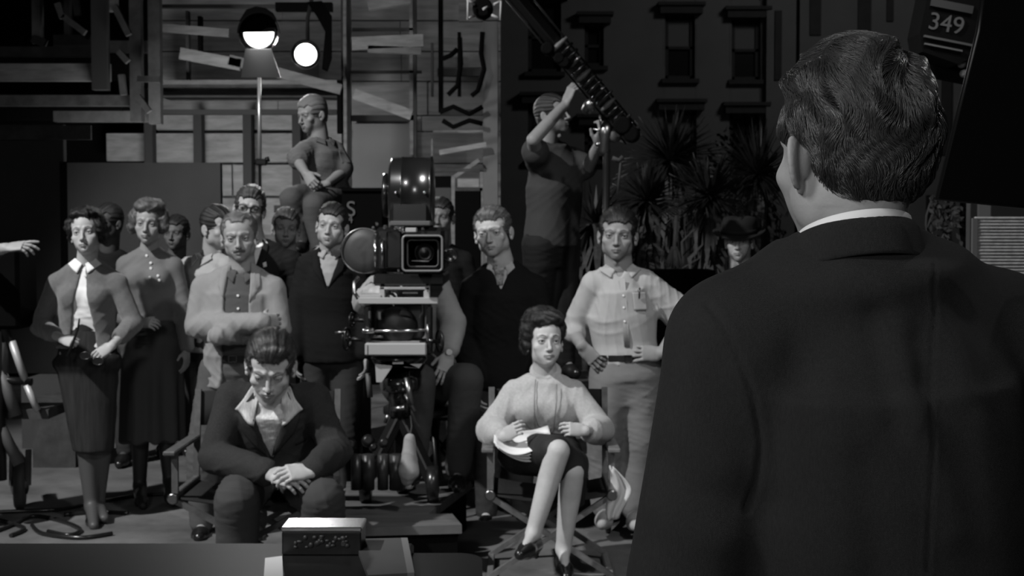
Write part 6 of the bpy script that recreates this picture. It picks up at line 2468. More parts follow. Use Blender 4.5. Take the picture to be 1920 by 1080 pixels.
def build_boom():
    Y = 7.85
    e = empty('microphone_boom', W(1137, 960, Y + .2), 'long microphone boom on its stand slanting down from the top of the picture', 'microphone boom')
    a, c = W(935, -45, 7.6), W(1188, 256, 8.2)
    d = unit(c - a)
    mb = MB(); mb.beam(a, c, .07, .06, bevel=.008); mb.build('boom_arm', M_('boom_black', .014, .4), e)
    n = unit(np.cross(d, A(0, 1, 0)))
    if n[2] < 0: n = -n
    mb = MB()
    mb.tube([a + n * .065, c + n * .05], .006, 6); mb.tube([a - n * .05, c - n * .06], .005, 6)
    mb.build('control_rod', metal_black, e)
    L = np.linalg.norm(c - a)
    rng = random.Random(5)
    for i in range(16):
        t = .42 + .56 * i / 15
        p = a + d * L * t
        mb = MB()
        mb.lathe(p - A(0, .05, 0), n + A(0, rng.uniform(-.5, .2), 0), [(.009, -.05), (.014, -.03), (.017, .0), (.012, .035), (.007, .05 + .02 * rng.random())], 10)
        mb.build('clamp_knob', enamel_black if i % 5 else crinkle_grey, e)
    for (x, y, r) in ((1028, 92, .035), (1050, 110, .03), (1060, 118, .03), (1168, 236, .05), (1184, 252, .045)):
        mb = MB(); mb.lathe(W(x, y, Y - .05), A(.2, 1, 0), [(r * .7, -.04), (r, -.03), (r, .03), (r * .7, .04)], 18); mb.build('pulley', near_black, e)
    mb = MB(); mb.lathe(W(1104, 200, Y - .1), A(.3, -.6, .5), [(.012, -.05), (.03, -.03), (.034, .02), (.016, .05)], 14); mb.build('handle', metal_satin, e)
    p = W(1134, 262, Y)
    mb = MB(); mb.lathe(p, A(.1, -.1, 1), [(.018, -.09), (.034, -.06), (.030, -.01), (.042, .03), (.038, .07), (.015, .10)], 16); mb.build('swivel_head', metal_satin, e)
    mb = MB(); mb.lathe(W(1152, 252, Y), A(.5, -.8, .2), [(.015, -.04), (.04, -.02), (.045, .01), (.02, .03)], 16); mb.build('crank', crinkle_grey, e)
    mb = MB(); mb.tube([W(1112, 242, Y), W(1130, 246, Y), W(1150, 240, Y)], .008, 6); mb.tube([W(1116, 272, Y), W(1128, 268, Y)], .012, 6); mb.tube([W(1125, 216, Y), W(1127, 240, Y)], .008, 6); mb.build('lever', metal_satin, e)
    g = W(1137, 280, Y)
    mb = MB(); mb.tube([g, A(g[0], Y, .12)], .020, 12); mb.build('stand_column', metal_black, e)
    mb = MB(); mb.tube([W(1148, 296, Y), W(1160, 301, Y), W(1168, 294, Y)], .014, 6); mb.tube([W(1164, 300, Y), W(1158, 362, Y)], .006, 6); mb.build('cable_loop', stud_dark, e)
    for k in range(3):
        an = .5 + k * 2.09
        mb = MB(); mb.tube([A(g[0], Y, .2), A(g[0] + .45 * math.cos(an), Y + .45 * math.sin(an), .04)], .018, 8); mb.build('leg', metal_black, e)
        mb = MB(); mb.lathe(A(g[0] + .45 * math.cos(an), Y + .45 * math.sin(an), .045), A(-math.sin(an), math.cos(an), 0), [(.03, -.015), (.045, -.01), (.045, .01), (.03, .015)], 18); mb.build('wheel', leather_black, e)


def build_film_camera():
    Y = 7.0
    s = FPX / Y
    g = W(750, 660, Y)
    e = empty('film_camera', g, 'large black studio film camera with a tall film magazine on a geared head', 'film camera')
    P = lambda x, y, dy=0.0: W(x, y, Y + dy)

    def bx(name, x0, y0, x1, y1, d0, d1, m, bevel=.012, parent=None):
        a, c = P(x0, y1), P(x1, y0)
        mb = MB(); mb.box(((a[0] + c[0]) / 2, Y + (d0 + d1) / 2, (a[2] + c[2]) / 2), (c[0] - a[0], d1 - d0, c[2] - a[2]), bevel=bevel)
        return mb.build(name, m, parent or e)
    # magazine: drum with its axis along X, a second smaller drum face at the left
    c = P(764, 360); r = 71 / s
    w = 42 / s
    mb = MB()
    mb.lathe(A(c[0], Y + .32, c[2]), A(1, 0, 0), [(r * .80, -w - .004), (r * .93, -w * .96), (r, -w * .86), (r, -w * .45), (r * 1.012, -w * .43), (r * 1.012, -w * .38), (r, -w * .36), (r, w * .86), (r * 1.02, w * .88), (r * 1.02, w * .97), (r * .92, w), (r * .5, w)], 56)
    mag = mb.build('magazine', enamel_black, e)
    mb = MB(); mb.box((c[0], Y + .32, c[2] - r * .55), (w * 1.85, r * 1.9, r * 1.0), bevel=.02); mb.build('magazine_throat', enamel_black, mag)
    mb = MB(); mb.lathe(A(c[0] - w - .012, Y + .32, c[2] - .01), A(-1, 0, 0), [(r * .30, -.01), (r * .62, .0), (r * .60, .022), (r * .2, .03)], 32); mb.build('belt_cover', enamel_black, mag)
    for dx in (-.62, .70):
        mb = MB(); mb.lathe(A(c[0] + w * dx, Y + .32 - r - .004, c[2] + .0), A(0, -1, 0), [(.008, 0), (.008, .008), (.004, .012)], 12); mb.build('latch', chrome, mag)
    bx('magazine_base', 728, 414, 806, 424, .08, .52, crinkle_grey, .006, mag)
    # body
    bx('camera_body', 700, 426, 832, 512, .10, .62, enamel_black, .02)
    bx('body_door', 722, 432, 752, 506, .07, .12, enamel_black, .01)
    for x in (703, 716):
        mb = MB(); mb.tube([P(x, 448, .06), P(x + 1, 500, .06)], .007 if x == 703 else .005, 8); mb.build('guide_rod', chrome, e)
    # left round cover (side finder / motor)
    mb = MB(); cc = P(682, 470, .18)
    mb.lathe(cc, A(-.15, -1, .05), [(.02, -.14), (.100, -.12), (.112, -.10), (.112, .0), (.106, .012), (.06, .018), (.0, .02)], 44)
    o = mb.build('motor_cover', M_('disc_dark', .035, .5, bump=.3, bscale=200), e)
    mb = MB(); ring = [cc + A(-.15, -1, .05) * .004 + A(.111 * math.cos(t), -.0, .111 * math.sin(t)) for t in np.linspace(0, 2 * math.pi, 44)[:-1]]
    mb.tube(ring, .004, 6, closed=True); mb.build('cover_rim', metal_satin, o)
    # matte box: open rectangular bellows frame
    def frame(x0, y0, x1, y1, d, t, m, name, par):
        mb = MB()
        pts = []
        rr = 7
        for (cx, cy, a0) in ((x1 - rr, y0 + rr, 90), (x0 + rr, y0 + rr, 180), (x0 + rr, y1 - rr, 270), (x1 - rr, y1 - rr, 0)):
            aa = {90: (90, 0), 180: (180, 90), 270: (270, 180), 0: (360, 270)}[a0]
            for q in range(5):
                a = math.radians(aa[0] + (aa[1] - aa[0]) * q / 4)
                pts.append(P(cx + rr * math.cos(a), cy - rr * math.sin(a), d))
            # order handled below
        order = pts[5:10][::-1]
        # rebuild the outline in one sense
        out = []
        for (cx, cy, s0) in ((x1 - rr, y0 + rr, 0), (x0 + rr, y0 + rr, 90), (x0 + rr, y1 - rr, 180), (x1 - rr, y1 - rr, 270)):
            for q in range(5):
                a = math.radians(s0 + 90 * q / 4)
                out.append(P(cx + rr * math.cos(a), cy - rr * math.sin(a), d))
        mb.tube(out, t, 8, closed=True)
        return mb.build(name, m, par)
    mbx = MB()
    o0, o1 = [], []
    for (x, y) in ((756, 444), (828, 444), (828, 506), (756, 506)):
        o0.append(P(x, y, -.14))
    for (x, y) in ((776, 458), (812, 458), (812, 492), (776, 492)):
        o1.append(P(x, y, .06))
    mbx.add(o0 + o1, [(0, 1, 5, 4), (1, 2, 6, 5), (2, 3, 7, 6), (3, 0, 4, 7), (4, 5, 6, 7)])
    mt = mbx.build('matte_box', near_black, e)
    sm = mt.modifiers.new('s', 'SOLIDIFY'); sm.thickness = .006
    frame(755, 442, 829, 508, -.14, .0055, M_('rim_alloy', .22, .45, metal=.3), 'matte_box_rim', mt)
    frame(764, 450, 822, 500, -.10, .004, crinkle_grey, 'inner_rim', mt)
    bx('matte_box_shell', 752, 440, 832, 510, -.10, .10, enamel_black, .008, mt).modifiers.clear()
    bpy.data.objects.remove(mt.children[-1], do_unlink=True)
    mb = MB(); mb.lathe(P(796, 474, .02), A(0, -1, 0), [(.050, -.06), (.050, .0), (.044, .004), (.040, -.004), (.02, .002), (.0, .004)], 32); mb.build('lens', M_('lens_black', .01, .3, spec=.4), e)
    mb = MB(); mb.tube([P(772, 489, -.05), P(804, 490, -.05)], .003, 6); mb.build('filter_edge', alloy_light, mt)
    # focus knob at the right
    mb = MB(); mb.lathe(P(845, 479, .02), A(.2, -1, 0), [(.030, -.08), (.036, -.05), (.036, .0), (.028, .01), (.024, .0), (.0, .006)], 24); mb.build('focus_knob', enamel_black, e)
    mb = MB(); mb.tube([P(826, 482, .05), P(842, 480, .04)], .012, 8); mb.build('knob_shaft', metal_satin, e)
    # top details
    for (x, y, rx, m) in ((707, 420, 3, chrome), (700, 428, 3, metal_satin), (722, 426, 4, chrome), (742, 428, 4, chrome), (752, 430, 5, chrome), (756, 436, 3, chrome), (793, 430, 3, chrome), (748, 508, 3, chrome), (705, 441, 3, metal_satin)):
        mb = MB(); mb.lathe(P(x, y, .04), A(0, -1, .3), [(rx / s * .6, -.02), (rx / s, -.01), (rx / s, .008), (rx / s * .4, .014)], 12); mb.build('fitting', m, e)
    bx('carry_bracket', 760, 427, 781, 436, .0, .06, alloy_light, .004)
    # sled plate, light metal
    bx('sliding_base', 700, 514, 834, 536, .0, .55, enamel_black, .01)
    for (n, x0, y0, x1, y1, d0, d1) in (('sled_frame', 712, 538, 806, 543, -.02, .02), ('sled_upright', 712, 538, 722, 562, -.02, .03), ('sled_upright', 797, 536, 806, 562, -.02, .03),
                                        ('sled_bar', 674, 557, 822, 569, -.05, -.02), ('sled_bar', 676, 552, 716, 558, -.04, .3), ('sled_bar', 795, 545, 806, 560, -.03, .0)):
        bx(n, x0, y0, x1, y1, d0, d1, alloy_light, .003)
    bx('sled_scale', 755, 546, 784, 551, -.01, .01, crinkle_grey, .002)
    mb = MB(); mb.tube([P(672, 560, -.03), P(664, 548, -.03), P(664, 530, 0), P(672, 520, .02)], .010, 8); mb.build('bent_bracket', metal_satin, e)
    # geared head: cradle plates, round drum, tie rod, pale box
    for x in (690, 806):
        bx('cradle_side', x - 6, 572, x + 6, 664, -.04, .30, enamel_black, .01)
    bx('cradle_back', 700, 572, 790, 640, .10, .30, crinkle_grey, .01)
    mb = MB(); cc = P(743, 612, .06)
    mb.lathe(cc, A(0, -1, 0), [(.10, -.1), (.10, .0), (.085, .02), (.05, .03), (.0, .034)], 40); mb.build('gear_drum', M_('drum_black', .012, .4), e)
    for (x, y, l) in ((712, 592, 15), (692, 590, 15)):
        mb = MB(); mb.box(P(x, y, -.03), (.018, .02, l / s), bevel=.004); mb.build('cradle_stop', metal_satin, e)
    mb = MB(); mb.tube([P(684, 621, -.07), P(806, 619, -.07)], .006, 10); mb.lathe(P(690, 620, -.07), A(1, 0, 0), [(.010, -.03), (.013, -.02), (.013, .02), (.010, .03)], 12); mb.build('tie_rod', chrome, e)
    mb = MB(); mb.tube([P(802, 608, -.07), P(803, 640, -.07)], .007, 8); mb.tube([P(700, 631, -.06), P(718, 631, -.06)], .006, 8); mb.tube([P(803, 638, -.07), P(812, 638, -.07)], .006, 8); mb.build('lock_lever', metal_satin, e)
    bx('head_box', 687, 641, 801, 664, -.08, .22, alloy_light, .006)
    bx('head_box_seam', 692, 645, 693, 662, -.083, -.079, metal_black, .0005)
    # hand wheels
    for (x, y, r_, ax) in ((650, 636, 20, A(1, -.3, 0)), (824, 640, 20, A(-1, -.4, 0)), (660, 600, 12, A(1, -.3, 0))):
        cc = P(x, y, .0); u = unit(ax); q = unit(np.cross(u, A(0, 0, 1)))
        ring = [cc + (q * math.cos(t) + A(0, 0, 1) * math.sin(t)) * r_ / s for t in np.linspace(0, 2 * math.pi, 26)[:-1]]
        mb = MB(); mb.tube(ring, .006, 8, closed=True)
        for t in (0, 2.1, 4.2):
            mb.tube([cc, cc + (q * math.cos(t) + A(0, 0, 1) * math.sin(t)) * r_ / s], .004, 6)
        mb.tube([cc, cc + u * .10], .010, 8)
        mb.build('hand_wheel', metal_black, e)
    mb = MB(); mb.tube([P(628, 624, -.05), P(646, 622, -.05), P(646, 640, -.05)], .006, 8); mb.build('crank', metal_satin, e)
    # pedestal
    e2 = empty('camera_pedestal', A(g[0], Y + .1, 0), 'black three-legged pedestal carrying the film camera', 'camera pedestal')
    mb = MB(); mb.lathe(P(748, 672, .1), A(0, 0, 1), [(.06, -.045), (.12, -.03), (.14, .0), (.14, .012), (.05, .016)], 32); mb.build('top_plate', enamel_black, e2)
    pts = [P(704, 682, -.02), P(792, 682, -.02), P(786, 690, -.02), P(758, 688, -.02), P(756, 676, -.02), P(738, 676, -.02), P(734, 690, -.02), P(716, 716, -.02), P(706, 716, -.02)]
    mb = MB(); mb.prism(pts, A(0, 1, 0), .03); mb.build('bracket', alloy_light, e2)
    mb = MB(); mb.tube([P(748, 690, .1), P(750, 780, .1)], .055, 20); mb.lathe(P(750, 720, .1), A(0, 0, 1), [(.06, -.04), (.085, -.03), (.085, .03), (.06, .04)], 28); mb.build('column', enamel_black, e2)
    for (pa, pb, r_, m) in ((P(762, 708, 0), P(772, 760, -.02), .016, metal_satin), (P(735, 768, -.03), P(760, 764, -.05), .014, metal_satin), (P(722, 792, -.02), P(728, 778, -.03), .010, metal_satin), (P(690, 700, .1), P(694, 745, .1), .014, crinkle_grey),
                            (P(760, 740, 0), P(778, 772, -.02), .011, metal_satin)):
        mb = MB(); mb.tube([pa, pb], r_, 8); mb.build('lock_handle', m, e2)
    top = P(750, 775, .1)
    for k, an in enumerate((-2.3, -.8, 1.57)):
        ft = A(top[0] + .24 * math.cos(an), top[1] + .14 * math.sin(an), .34)
        mb = MB(); mb.beam(top, ft, .07, .05, bevel=.008); mb.build('leg', metal_black, e2)
        mb = MB(); mb.lathe(A(ft[0], ft[1], .329), A(1, 0, 0), [(.05, -.03), (.088, -.025), (.088, .025), (.05, .03)], 24); mb.build('wheel', leather_black, e2)
    # battery tubes on the base
    for (x, r_) in ((668, 10), (690, 12), (718, 10), (744, 14)):
        a, c = P(x, 918, -.25), P(x, 852, -.25)
        mb = MB(); mb.tube([a, c], r_ / s, 16); mb.build('base_tube', M_('dull_tube', .05, .35, metal=.5), e2)
    for (x, y, r_) in ((690, 826, .03), (655, 834, .035), (720, 830, .025), (700, 838, .02)):
        mb = MB(); mb.lathe(P(x, y, -.2), A(.2, -1, .3), [(r_ * .5, -.03), (r_, -.02), (r_, .01), (r_ * .5, .02)], 14); mb.build('fitting', metal_black, e2)
    # canvas bag tied to the pedestal
    S = Solid()
    S.u(f_cap(P(768, 822, -.3), P(766, 884, -.32), .026, .046), .02); S.u(f_cap(P(766, 884, -.32), P(764, 900, -.32), .046, .030), .02)
    V, Q = S.mesh(.006); N = vnormals(V, Q); V = V + N * wrinkle(V, 3, .004, (14, 14, 9))[:, None]
    o = mesh_object('canvas_bag', V, Q, M_('canvas_pale', .26, .9, bump=.5, bscale=200), None, P(766, 905, -.3)); tag(o, 'pale canvas bag hanging from the camera pedestal', 'bag')
    mb = MB(); mb.tube([P(768, 824, -.3), P(772, 800, -.2), P(770, 780, -.05)], .004, 6); mb.build('cord', stud_dark, o)
    mb = MB(); mb.tube([P(766, 904, -.32), P(766, 916, -.32)], [.012, .018], 8); mb.build('bag_tail', MATS['canvas_pale'], o)


def director_chair(name_lbl, seat_c, w, arm_z, Y0, facing=0.0, back_h=.36, pale=wood_pale, cloth_m=None, back_px=None):
    """folding chair: crossed legs, seat sling, arms on posts, back sling"""
    c = np.asarray(seat_c, float)
    e = empty('director_chair', A(c[0], c[1], 0), name_lbl, 'chair', rz=0.0)
    cm = cloth_m or canvas_dark
    R = rot(facing)
    T = lambda x, y, z: A(c[0], c[1], 0) + R @ A(x, y, z)
    sz, d = arm_z - .20, .22
    hw = w / 2
    mb = MB()
    vs, fs = [], []
    for i in range(9):
        x = -hw + w * i / 8
        z = sz - .035 * math.sin(math.pi * i / 8)
        vs += [T(x, -d, z), T(x, d, z)]
    fs = [(2 * i, 2 * i + 1, 2 * i + 3, 2 * i + 2) for i in range(8)]
    mb.add(vs, fs, True); o = mb.build('seat', cm, e); sm = o.modifiers.new('s', 'SOLIDIFY'); sm.thickness = .006
    for sg in (-1, 1):
        mb = MB(); mb.beam(T(sg * hw, -d - .03, sz), T(sg * hw, d + .03, sz), .030, .040, bevel=.004); mb.build('seat_rail', pale, e)
        mb = MB(); mb.beam(T(sg * (hw + .01), -d - .05, arm_z), T(sg * (hw + .01), d + .03, arm_z), .055, .020, bevel=.005); mb.build('armrest', pale if pale is wood_pale else pale, e)
        mb = MB(); mb.beam(T(sg * hw, -d + .02, sz), T(sg * hw, -d + .02, arm_z), .028, .022, (0, 1, 0)); mb.build('arm_post', pale, e)
        mb = MB(); mb.beam(T(sg * hw, d, sz), T(sg * hw, d + .07, arm_z + back_h), .028, .022, (0, 1, 0)); mb.build('back_post', pale, e)
        mb = MB(); mb.beam(T(sg * hw, -d - .02, .018), T(sg * hw, d + .02, .018), .03, .034, bevel=.004); mb.build('foot_rail', pale, e)
        mb = MB(); mb.lathe(T(sg * (hw + .0), -d - .025, sz), R @ A(0, -1, 0), [(.024, -.01), (.026, .004), (.018, .012)], 16); mb.build('hinge_knob', metal_satin, e)
    for y in (-d, d):
        mb = MB(); mb.beam(T(-hw, y, .03), T(hw, y + .02, sz - .01), .022, .034, (0, 1, 0)); mb.build('leg', pale, e)
        mb = MB(); mb.beam(T(hw, y + .025, .03), T(-hw, y - .005, sz - .01), .022, .034, (0, 1, 0)); mb.build('leg', pale, e)
    mb = MB(); vs = []
    for i in range(9):
        x = -hw + w * i / 8
        y = d + .05 + .035 * math.sin(math.pi * i / 8)
        vs += [T(x, y, arm_z + back_h - .17), T(x, y + .025, arm_z + back_h - .01)]
    mb.add(vs, fs, True); o = mb.build('backrest', cm, e); sm = o.modifiers.new('s', 'SOLIDIFY'); sm.thickness = .006
    return e


def build_chairs():
    c = W(1030, 890, 6.62)
    director_chair('folding director\'s chair with dark canvas that the woman in the pale sweater sits on', (c[0], 6.58, 0), .54, .60, 6.6, 0, .22, M_('chair_wood', .13, .45, spec=.4, var=.3, vscale=20))
    c = W(484, 900, 6.5)
    director_chair('folding director\'s chair with dark canvas that the man in the tweed jacket sits on', (c[0], 6.50, 0), .66, .60, 6.5, 0, .22, M_('chair_wood_dark', .09, .45, spec=.4, var=.3, vscale=20))
    # white cloth hanging at the right arm of her chair
    Y = 6.35
    vs = []
    pts = [(1142, 878), (1150, 882), (1190, 905), (1176, 940), (1160, 975), (1138, 968), (1146, 930)]
    n, m = 14, 8
    for i in range(n + 1):
        t = i / n
        y = 878 + 96 * t
        xl = 1143 - 4 * t + 3 * math.sin(t * 6)
        xr = 1150 + 40 * math.sin(min(1, t * 1.6) * 1.57) * (1 if t < .38 else max(.28, 1 - (t - .38) * 1.25))
        for j in range(m + 1):
            s = j / m
            p = W(xl + (xr - xl) * s, y + 3 * math.sin(s * 5), Y)
            vs.append(p + A(0, .018 * math.sin(s * 9 + t * 4), 0))
    fs = [(i * (m + 1) + j, i * (m + 1) + j + 1, (i + 1) * (m + 1) + j + 1, (i + 1) * (m + 1) + j) for i in range(n) for j in range(m)]
    mb = MB(); mb.add(vs, fs, True); o = mb.build('white_cloth', M_('cloth_white', .45, .9), None, W(1160, 975, Y))
    sm = o.modifiers.new('s', 'SOLIDIFY'); sm.thickness = .003
    tag(o, 'crumpled white cloth hanging from the right arm of the seated woman\'s chair', 'cloth')
    mb = MB(); mb.tube([W(1146, 882, Y), W(1140, 862, Y + .05), W(1138, 846, Y + .08)], .006, 6); mb.build('knot', MATS['cloth_white'], o)


def build_desk():
    # desk top in front of the camera, seen along the bottom edge
    Z = .76
    far = W(300, 1018, 1.0); k = (Z - HC) / (far[2] - HC); Yf = k * 1.0
    fr = W(0, 1018, Yf)
    mb = MB()
    yn = Yf - .95
    x0 = -1.9; x1 = W(776, 1005, Yf)[0]
    e = empty('desk', A(-.7, Yf - .4, 0), 'dark polished wooden desk across the bottom of the picture', 'desk')
    wd = M_('desk_wood', .005, .48, spec=.25, var=.3, vscale=3, stretch=(.4, 3, 1))
    mb.box(((x0 + x1) / 2, (Yf + yn) / 2, Z - .02), (x1 - x0, Yf - yn, .04), bevel=.006); mb.build('desk_top', wd, e)
    mb = MB()
    ox = W(905, 1040, Yf - .08)
    pts = []
    x2 = ox[0]
    for t in np.linspace(0, math.pi / 2, 8):
        pts.append(A(x2 - .06 + .06 * math.sin(t), Yf - .14 + .08 * math.cos(t), Z - .028))
    pts = [A(x1 - .01, Yf - .06, Z - .028)] + pts + [A(x2 + .02, yn, Z - .028), A(x1 - .01, yn, Z - .028)]
    mb.prism(pts, A(0, 0, 1), .03); mb.build('side_leaf', wd, e)
    for (x, y) in ((x0 + .08, Yf - .08), (x0 + .08, yn + .08), (x1 - .1, Yf - .12), (x1 - .1, yn + .08)):
        mb = MB(); mb.box((x, y, (Z - .04) / 2), (.07, .07, Z - .04), bevel=.004); mb.build('leg', wd, e)
    mb = MB(); mb.box(((x0 + x1) / 2, Yf - .10, Z - .11), (x1 - x0 - .2, .02, .14)); mb.build('apron', wd, e)
    # box
    Yb = 3.62
    s = FPX / Yb
    a, c = W(528, 1050, Yb), W(678, 990, Yb)
    hh = c[2] - Z
    e = empty('desk_box', A((a[0] + c[0]) / 2, Yb, Z), 'small dark box with a shiny lid standing on the desk', 'box')
    wx = 150 / s
    cx = (a[0] + c[0]) / 2
    Ht = W(600, 988, Yb)[2] - Z
    mb = MB(); mb.box((cx, Yb + .055, Z + (Ht - .012) / 2), (wx, .115, Ht - .012), bevel=.003)
    mb.build('body', M_('box_lacquer', .006, .3, spec=.5, var=.8, vscale=30), e)
    mb = MB(); mb.box((cx, Yb + .055, Z + Ht - .006), (wx + .004, .119, .012), bevel=.003); mb.build('lid', M_('lid_silver', .55, .24, metal=1.0, bump=.5, bscale=9, stretch=(1, 6, 1)), e)
    rng = random.Random(2)
    mb = MB()
    for i in range(26):
        x = cx + rng.uniform(-.07, .07); z = Z + Ht * .45 + rng.uniform(-.012, .016)
        mb.ball((x, Yb - .003, z), (rng.uniform(.004, .010), .0025, rng.uniform(.003, .008)), 8)
    mb.build('carved_ornament', M_('ornament', .03, .4), e)
    # book / folder with pale edge
    e = empty('folder', A(W(720, 1040, 3.6)[0], 3.6, Z), 'dull grey folder with a pale spine strip lying right of the box', 'folder')
    def on(px, py, z):
        r = W(px, py, 1.0); k = (z - HC) / (r[2] - HC)
        return A(r[0] * k, k, z)
    q = [on(664, 1010, Z + .013), on(752, 1008, Z + .013), on(764, 1074, Z + .013), on(690, 1078, Z + .013)]
    mb = MB(); mb.prism([p - A(0, 0, .0065) for p in q], A(0, 0, 1), .012); mb.build('cover', M_('folder_grey', .055, .6, var=.1, vscale=6), e)
    q = [on(752, 1008, Z + .014), on(764, 1008, Z + .014), on(777, 1073, Z + .014), on(764, 1074, Z + .014)]
    mb = MB(); mb.prism([p - A(0, 0, .0068) for p in q], A(0, 0, 1), .0132); mb.build('spine_strip', M_('strip_pale', .15, .6), e)
    q = [on(497, 1046, Z + .003), on(529, 1042, Z + .003), on(531, 1086, Z + .003), on(494, 1090, Z + .003)]
    mb = MB(); mb.prism([p - A(0, 0, .0012) for p in q], A(0, 0, 1), .002)
    o = mb.build('sheet_of_paper', paper_mat(), None, on(512, 1065, Z)); tag(o, 'white sheet of paper on the desk, left of the box', 'paper')


def paper_mat():
    return M_('paper', .72, .7)


def build_floor_things():
    # low wooden riser boards in front of the camera
    def floorpt(px, py, z=0.0):
        r = W(px, py, 1.0); k = (z - HC) / (r[2] - HC)
        return A(r[0] * k, k, z)
    z = .24
    wb = M_('riser_wood', .10, .7, spec=.3, bump=.3, bscale=40, var=.3, vscale=5, stretch=(.5, 4, 1))
    for pix, lb in (([(636, 990), (866, 984), (848, 963), (641, 966)], 'low wooden riser just behind the desk, front step of the camera platform'),
                    ([(642, 964), (806, 961), (884, 903), (650, 903)], 'broad wooden riser that the film camera pedestal stands on')):
        q = [floorpt(x, y, z) for x, y in pix]
        ctr = sum(q) / 4
        e = empty('wooden_riser', A(ctr[0], ctr[1], 0), lb, 'riser')
        mb = MB(); mb.prism([p - A(0, 0, .02) for p in q], A(0, 0, 1), .04); mb.build('top_board', wb, e)
        mb = MB(); mb.prism([A(ctr[0] + (p[0] - ctr[0]) * .93, ctr[1] + (p[1] - ctr[1]) * .86, .10) for p in q], A(0, 0, 1), .20); mb.build('body', near_black, e)
    # cables
    rng = random.Random(8)
    runs = [([(-40, 962), (40, 958), (110, 955), (190, 940), (250, 930), (330, 925)], 'thick cable running along the floor past the cardigan woman\'s feet'),
            ([(-20, 1000), (20, 985), (60, 968), (110, 975), (150, 992), (130, 1003), (90, 996)], 'cable looping on the floor at the lower left corner'),
            ([(60, 985), (80, 1000), (150, 1008), (210, 1000)], 'short cable end lying just behind the desk at the left'),
            ([(0, 975), (45, 990), (20, 1004)], 'cable bent back at the left edge of the floor'),
            ([(120, 965), (180, 960), (240, 962)], 'cable passing between the two women\'s shoes')]
    for pts, lb in runs:
        P = [floorpt(x, y, .012) for x, y in pts]
        out = []
        for i in range(len(P) - 1):
            for t in np.linspace(0, 1, 7)[:-1]:
                p0, p1, p2, p3 = P[max(i - 1, 0)], P[i], P[i + 1], P[min(i + 2, len(P) - 1)]
                out.append(.5 * ((2 * p1) + (p2 - p0) * t + (2 * p0 - 5 * p1 + 4 * p2 - p3) * t * t + (3 * p1 - p0 - 3 * p2 + p3) * t ** 3))
        out.append(P[-1])
        mb = MB(); mb.tube(out, .011, 8)
        o = mb.build('cable', leather_black, None, out[0] * A(1, 1, 0)); tag(o, lb, 'cable')
    # wheeled stand at the left edge
    Y = 7.2
    e = empty('wheeled_stand', W(10, 960, Y), 'dark wheeled equipment stand cut off by the left edge of the picture', 'stand')
    c = floorpt(38, 955, 0)
    hub = A(c[0], c[1], .135)
    mb = MB(); mb.lathe(hub, A(1, .25, 0), [(.06, -.03), (.12, -.028), (.133, -.018), (.133, .018), (.12, .028), (.06, .03)], 36); mb.build('wheel', M_('rubber_grey', .07, .6), e)
    mb = MB(); mb.lathe(hub, A(1, .25, 0), [(.02, -.05), (.05, -.04), (.05, .04), (.02, .05)], 20); mb.build('hub', metal_satin, e)
    mb = MB(); mb.beam(hub + A(0, .06, .10), hub + A(-.18, .1, .34), .05, .05); mb.beam(hub + A(.045, 0, 0), hub + A(.045, .02, .2), .02, .05, (0, 1, 0)); mb.beam(hub + A(-.045, 0, 0), hub + A(-.045, .02, .2), .02, .05, (0, 1, 0)); mb.build('fork', crinkle_grey, e)
    for (a, b_, r, m) in (((2, 590), (8, 700), .025, crinkle_grey), ((22, 640), (48, 716), .020, alloy_light), ((50, 722), (70, 770), .018, alloy_light), ((-20, 520), (14, 640), .03, metal_black), ((-4, 620), (-2, 900), .04, metal_black),
                          ((0, 690), (30, 780), .03, crinkle_grey), ((-20, 760), (36, 870), .03, crinkle_grey), ((-30, 710), (60, 716), .02, metal_black)):
        mb = MB(); mb.tube([W(a[0], a[1], Y + .3), W(b_[0], b_[1], Y + .3)], r, 10); mb.build('strut', m, e)
    mb = MB(); mb.box(W(0, 540, Y + .4), (.30, .3, .42), bevel=.02); mb.build('battery_case', near_black, e)
    mb = MB(); mb.box(W(20, 770, Y + .5), (.5, .3, .05)); mb.build('shelf', board_dark, e)
    # low crates and boards behind the women
    for (x0, y0, x1, y1, Yc, m, lb) in ((40, 712, 120, 745, 10.2, flat_grey, 'grey low crate on the floor behind the cardigan woman'), (60, 748, 140, 768, 9.4, board_dark, 'dark plank lying on the floor behind the cardigan woman')):
        p0, p1 = W(x0, y1, Yc), W(x1, y0, Yc)
        mb = MB(); mb.box(((p0[0] + p1[0]) / 2, Yc + .2, (p1[2]) / 2), (p1[0] - p0[0], .4, p1[2]))
        o = mb.build('low_crate', m, None, A((p0[0] + p1[0]) / 2, Yc, 0)); tag(o, lb, 'crate')
    # folding stools behind the operator
    for (x, y, Yc, lb, m) in ((828, 900, 8.6, 'low dark folding stool left of the seated woman\'s chair', metal_black), (896, 872, 9.2, 'small pale-topped folding stool behind the seated woman\'s chair', crinkle_grey)):
        b0 = floorpt(x, y, 0)
        Yc = b0[1]
        e = empty('folding_stool', b0, lb, 'stool')
        h, w = .40, .17
        mb = MB(); mb.box(b0 + A(0, 0, h), (w * 2.1, .26, .02), bevel=.005); mb.build('seat', m, e)
        for yy in (-.1, .1):
            mb = MB(); mb.tube([b0 + A(-w, yy, 0.01), b0 + A(w, yy, h)], .011, 8); mb.build('leg', metal_satin if m is crinkle_grey else metal_black, e)
            mb = MB(); mb.tube([b0 + A(w, yy, 0.01), b0 + A(-w, yy, h)], .011, 8); mb.build('leg', metal_satin if m is crinkle_grey else metal_black, e)
    # pale triangular paper scraps / sandbag
    S = Solid(); c = floorpt(885, 905, 0)
    S.u(f_ell(c + A(0, 0, .06), (.12, .08, .07)), .01); S.u(f_ell(c + A(.02, 0, .13), (.04, .04, .08)), .05)
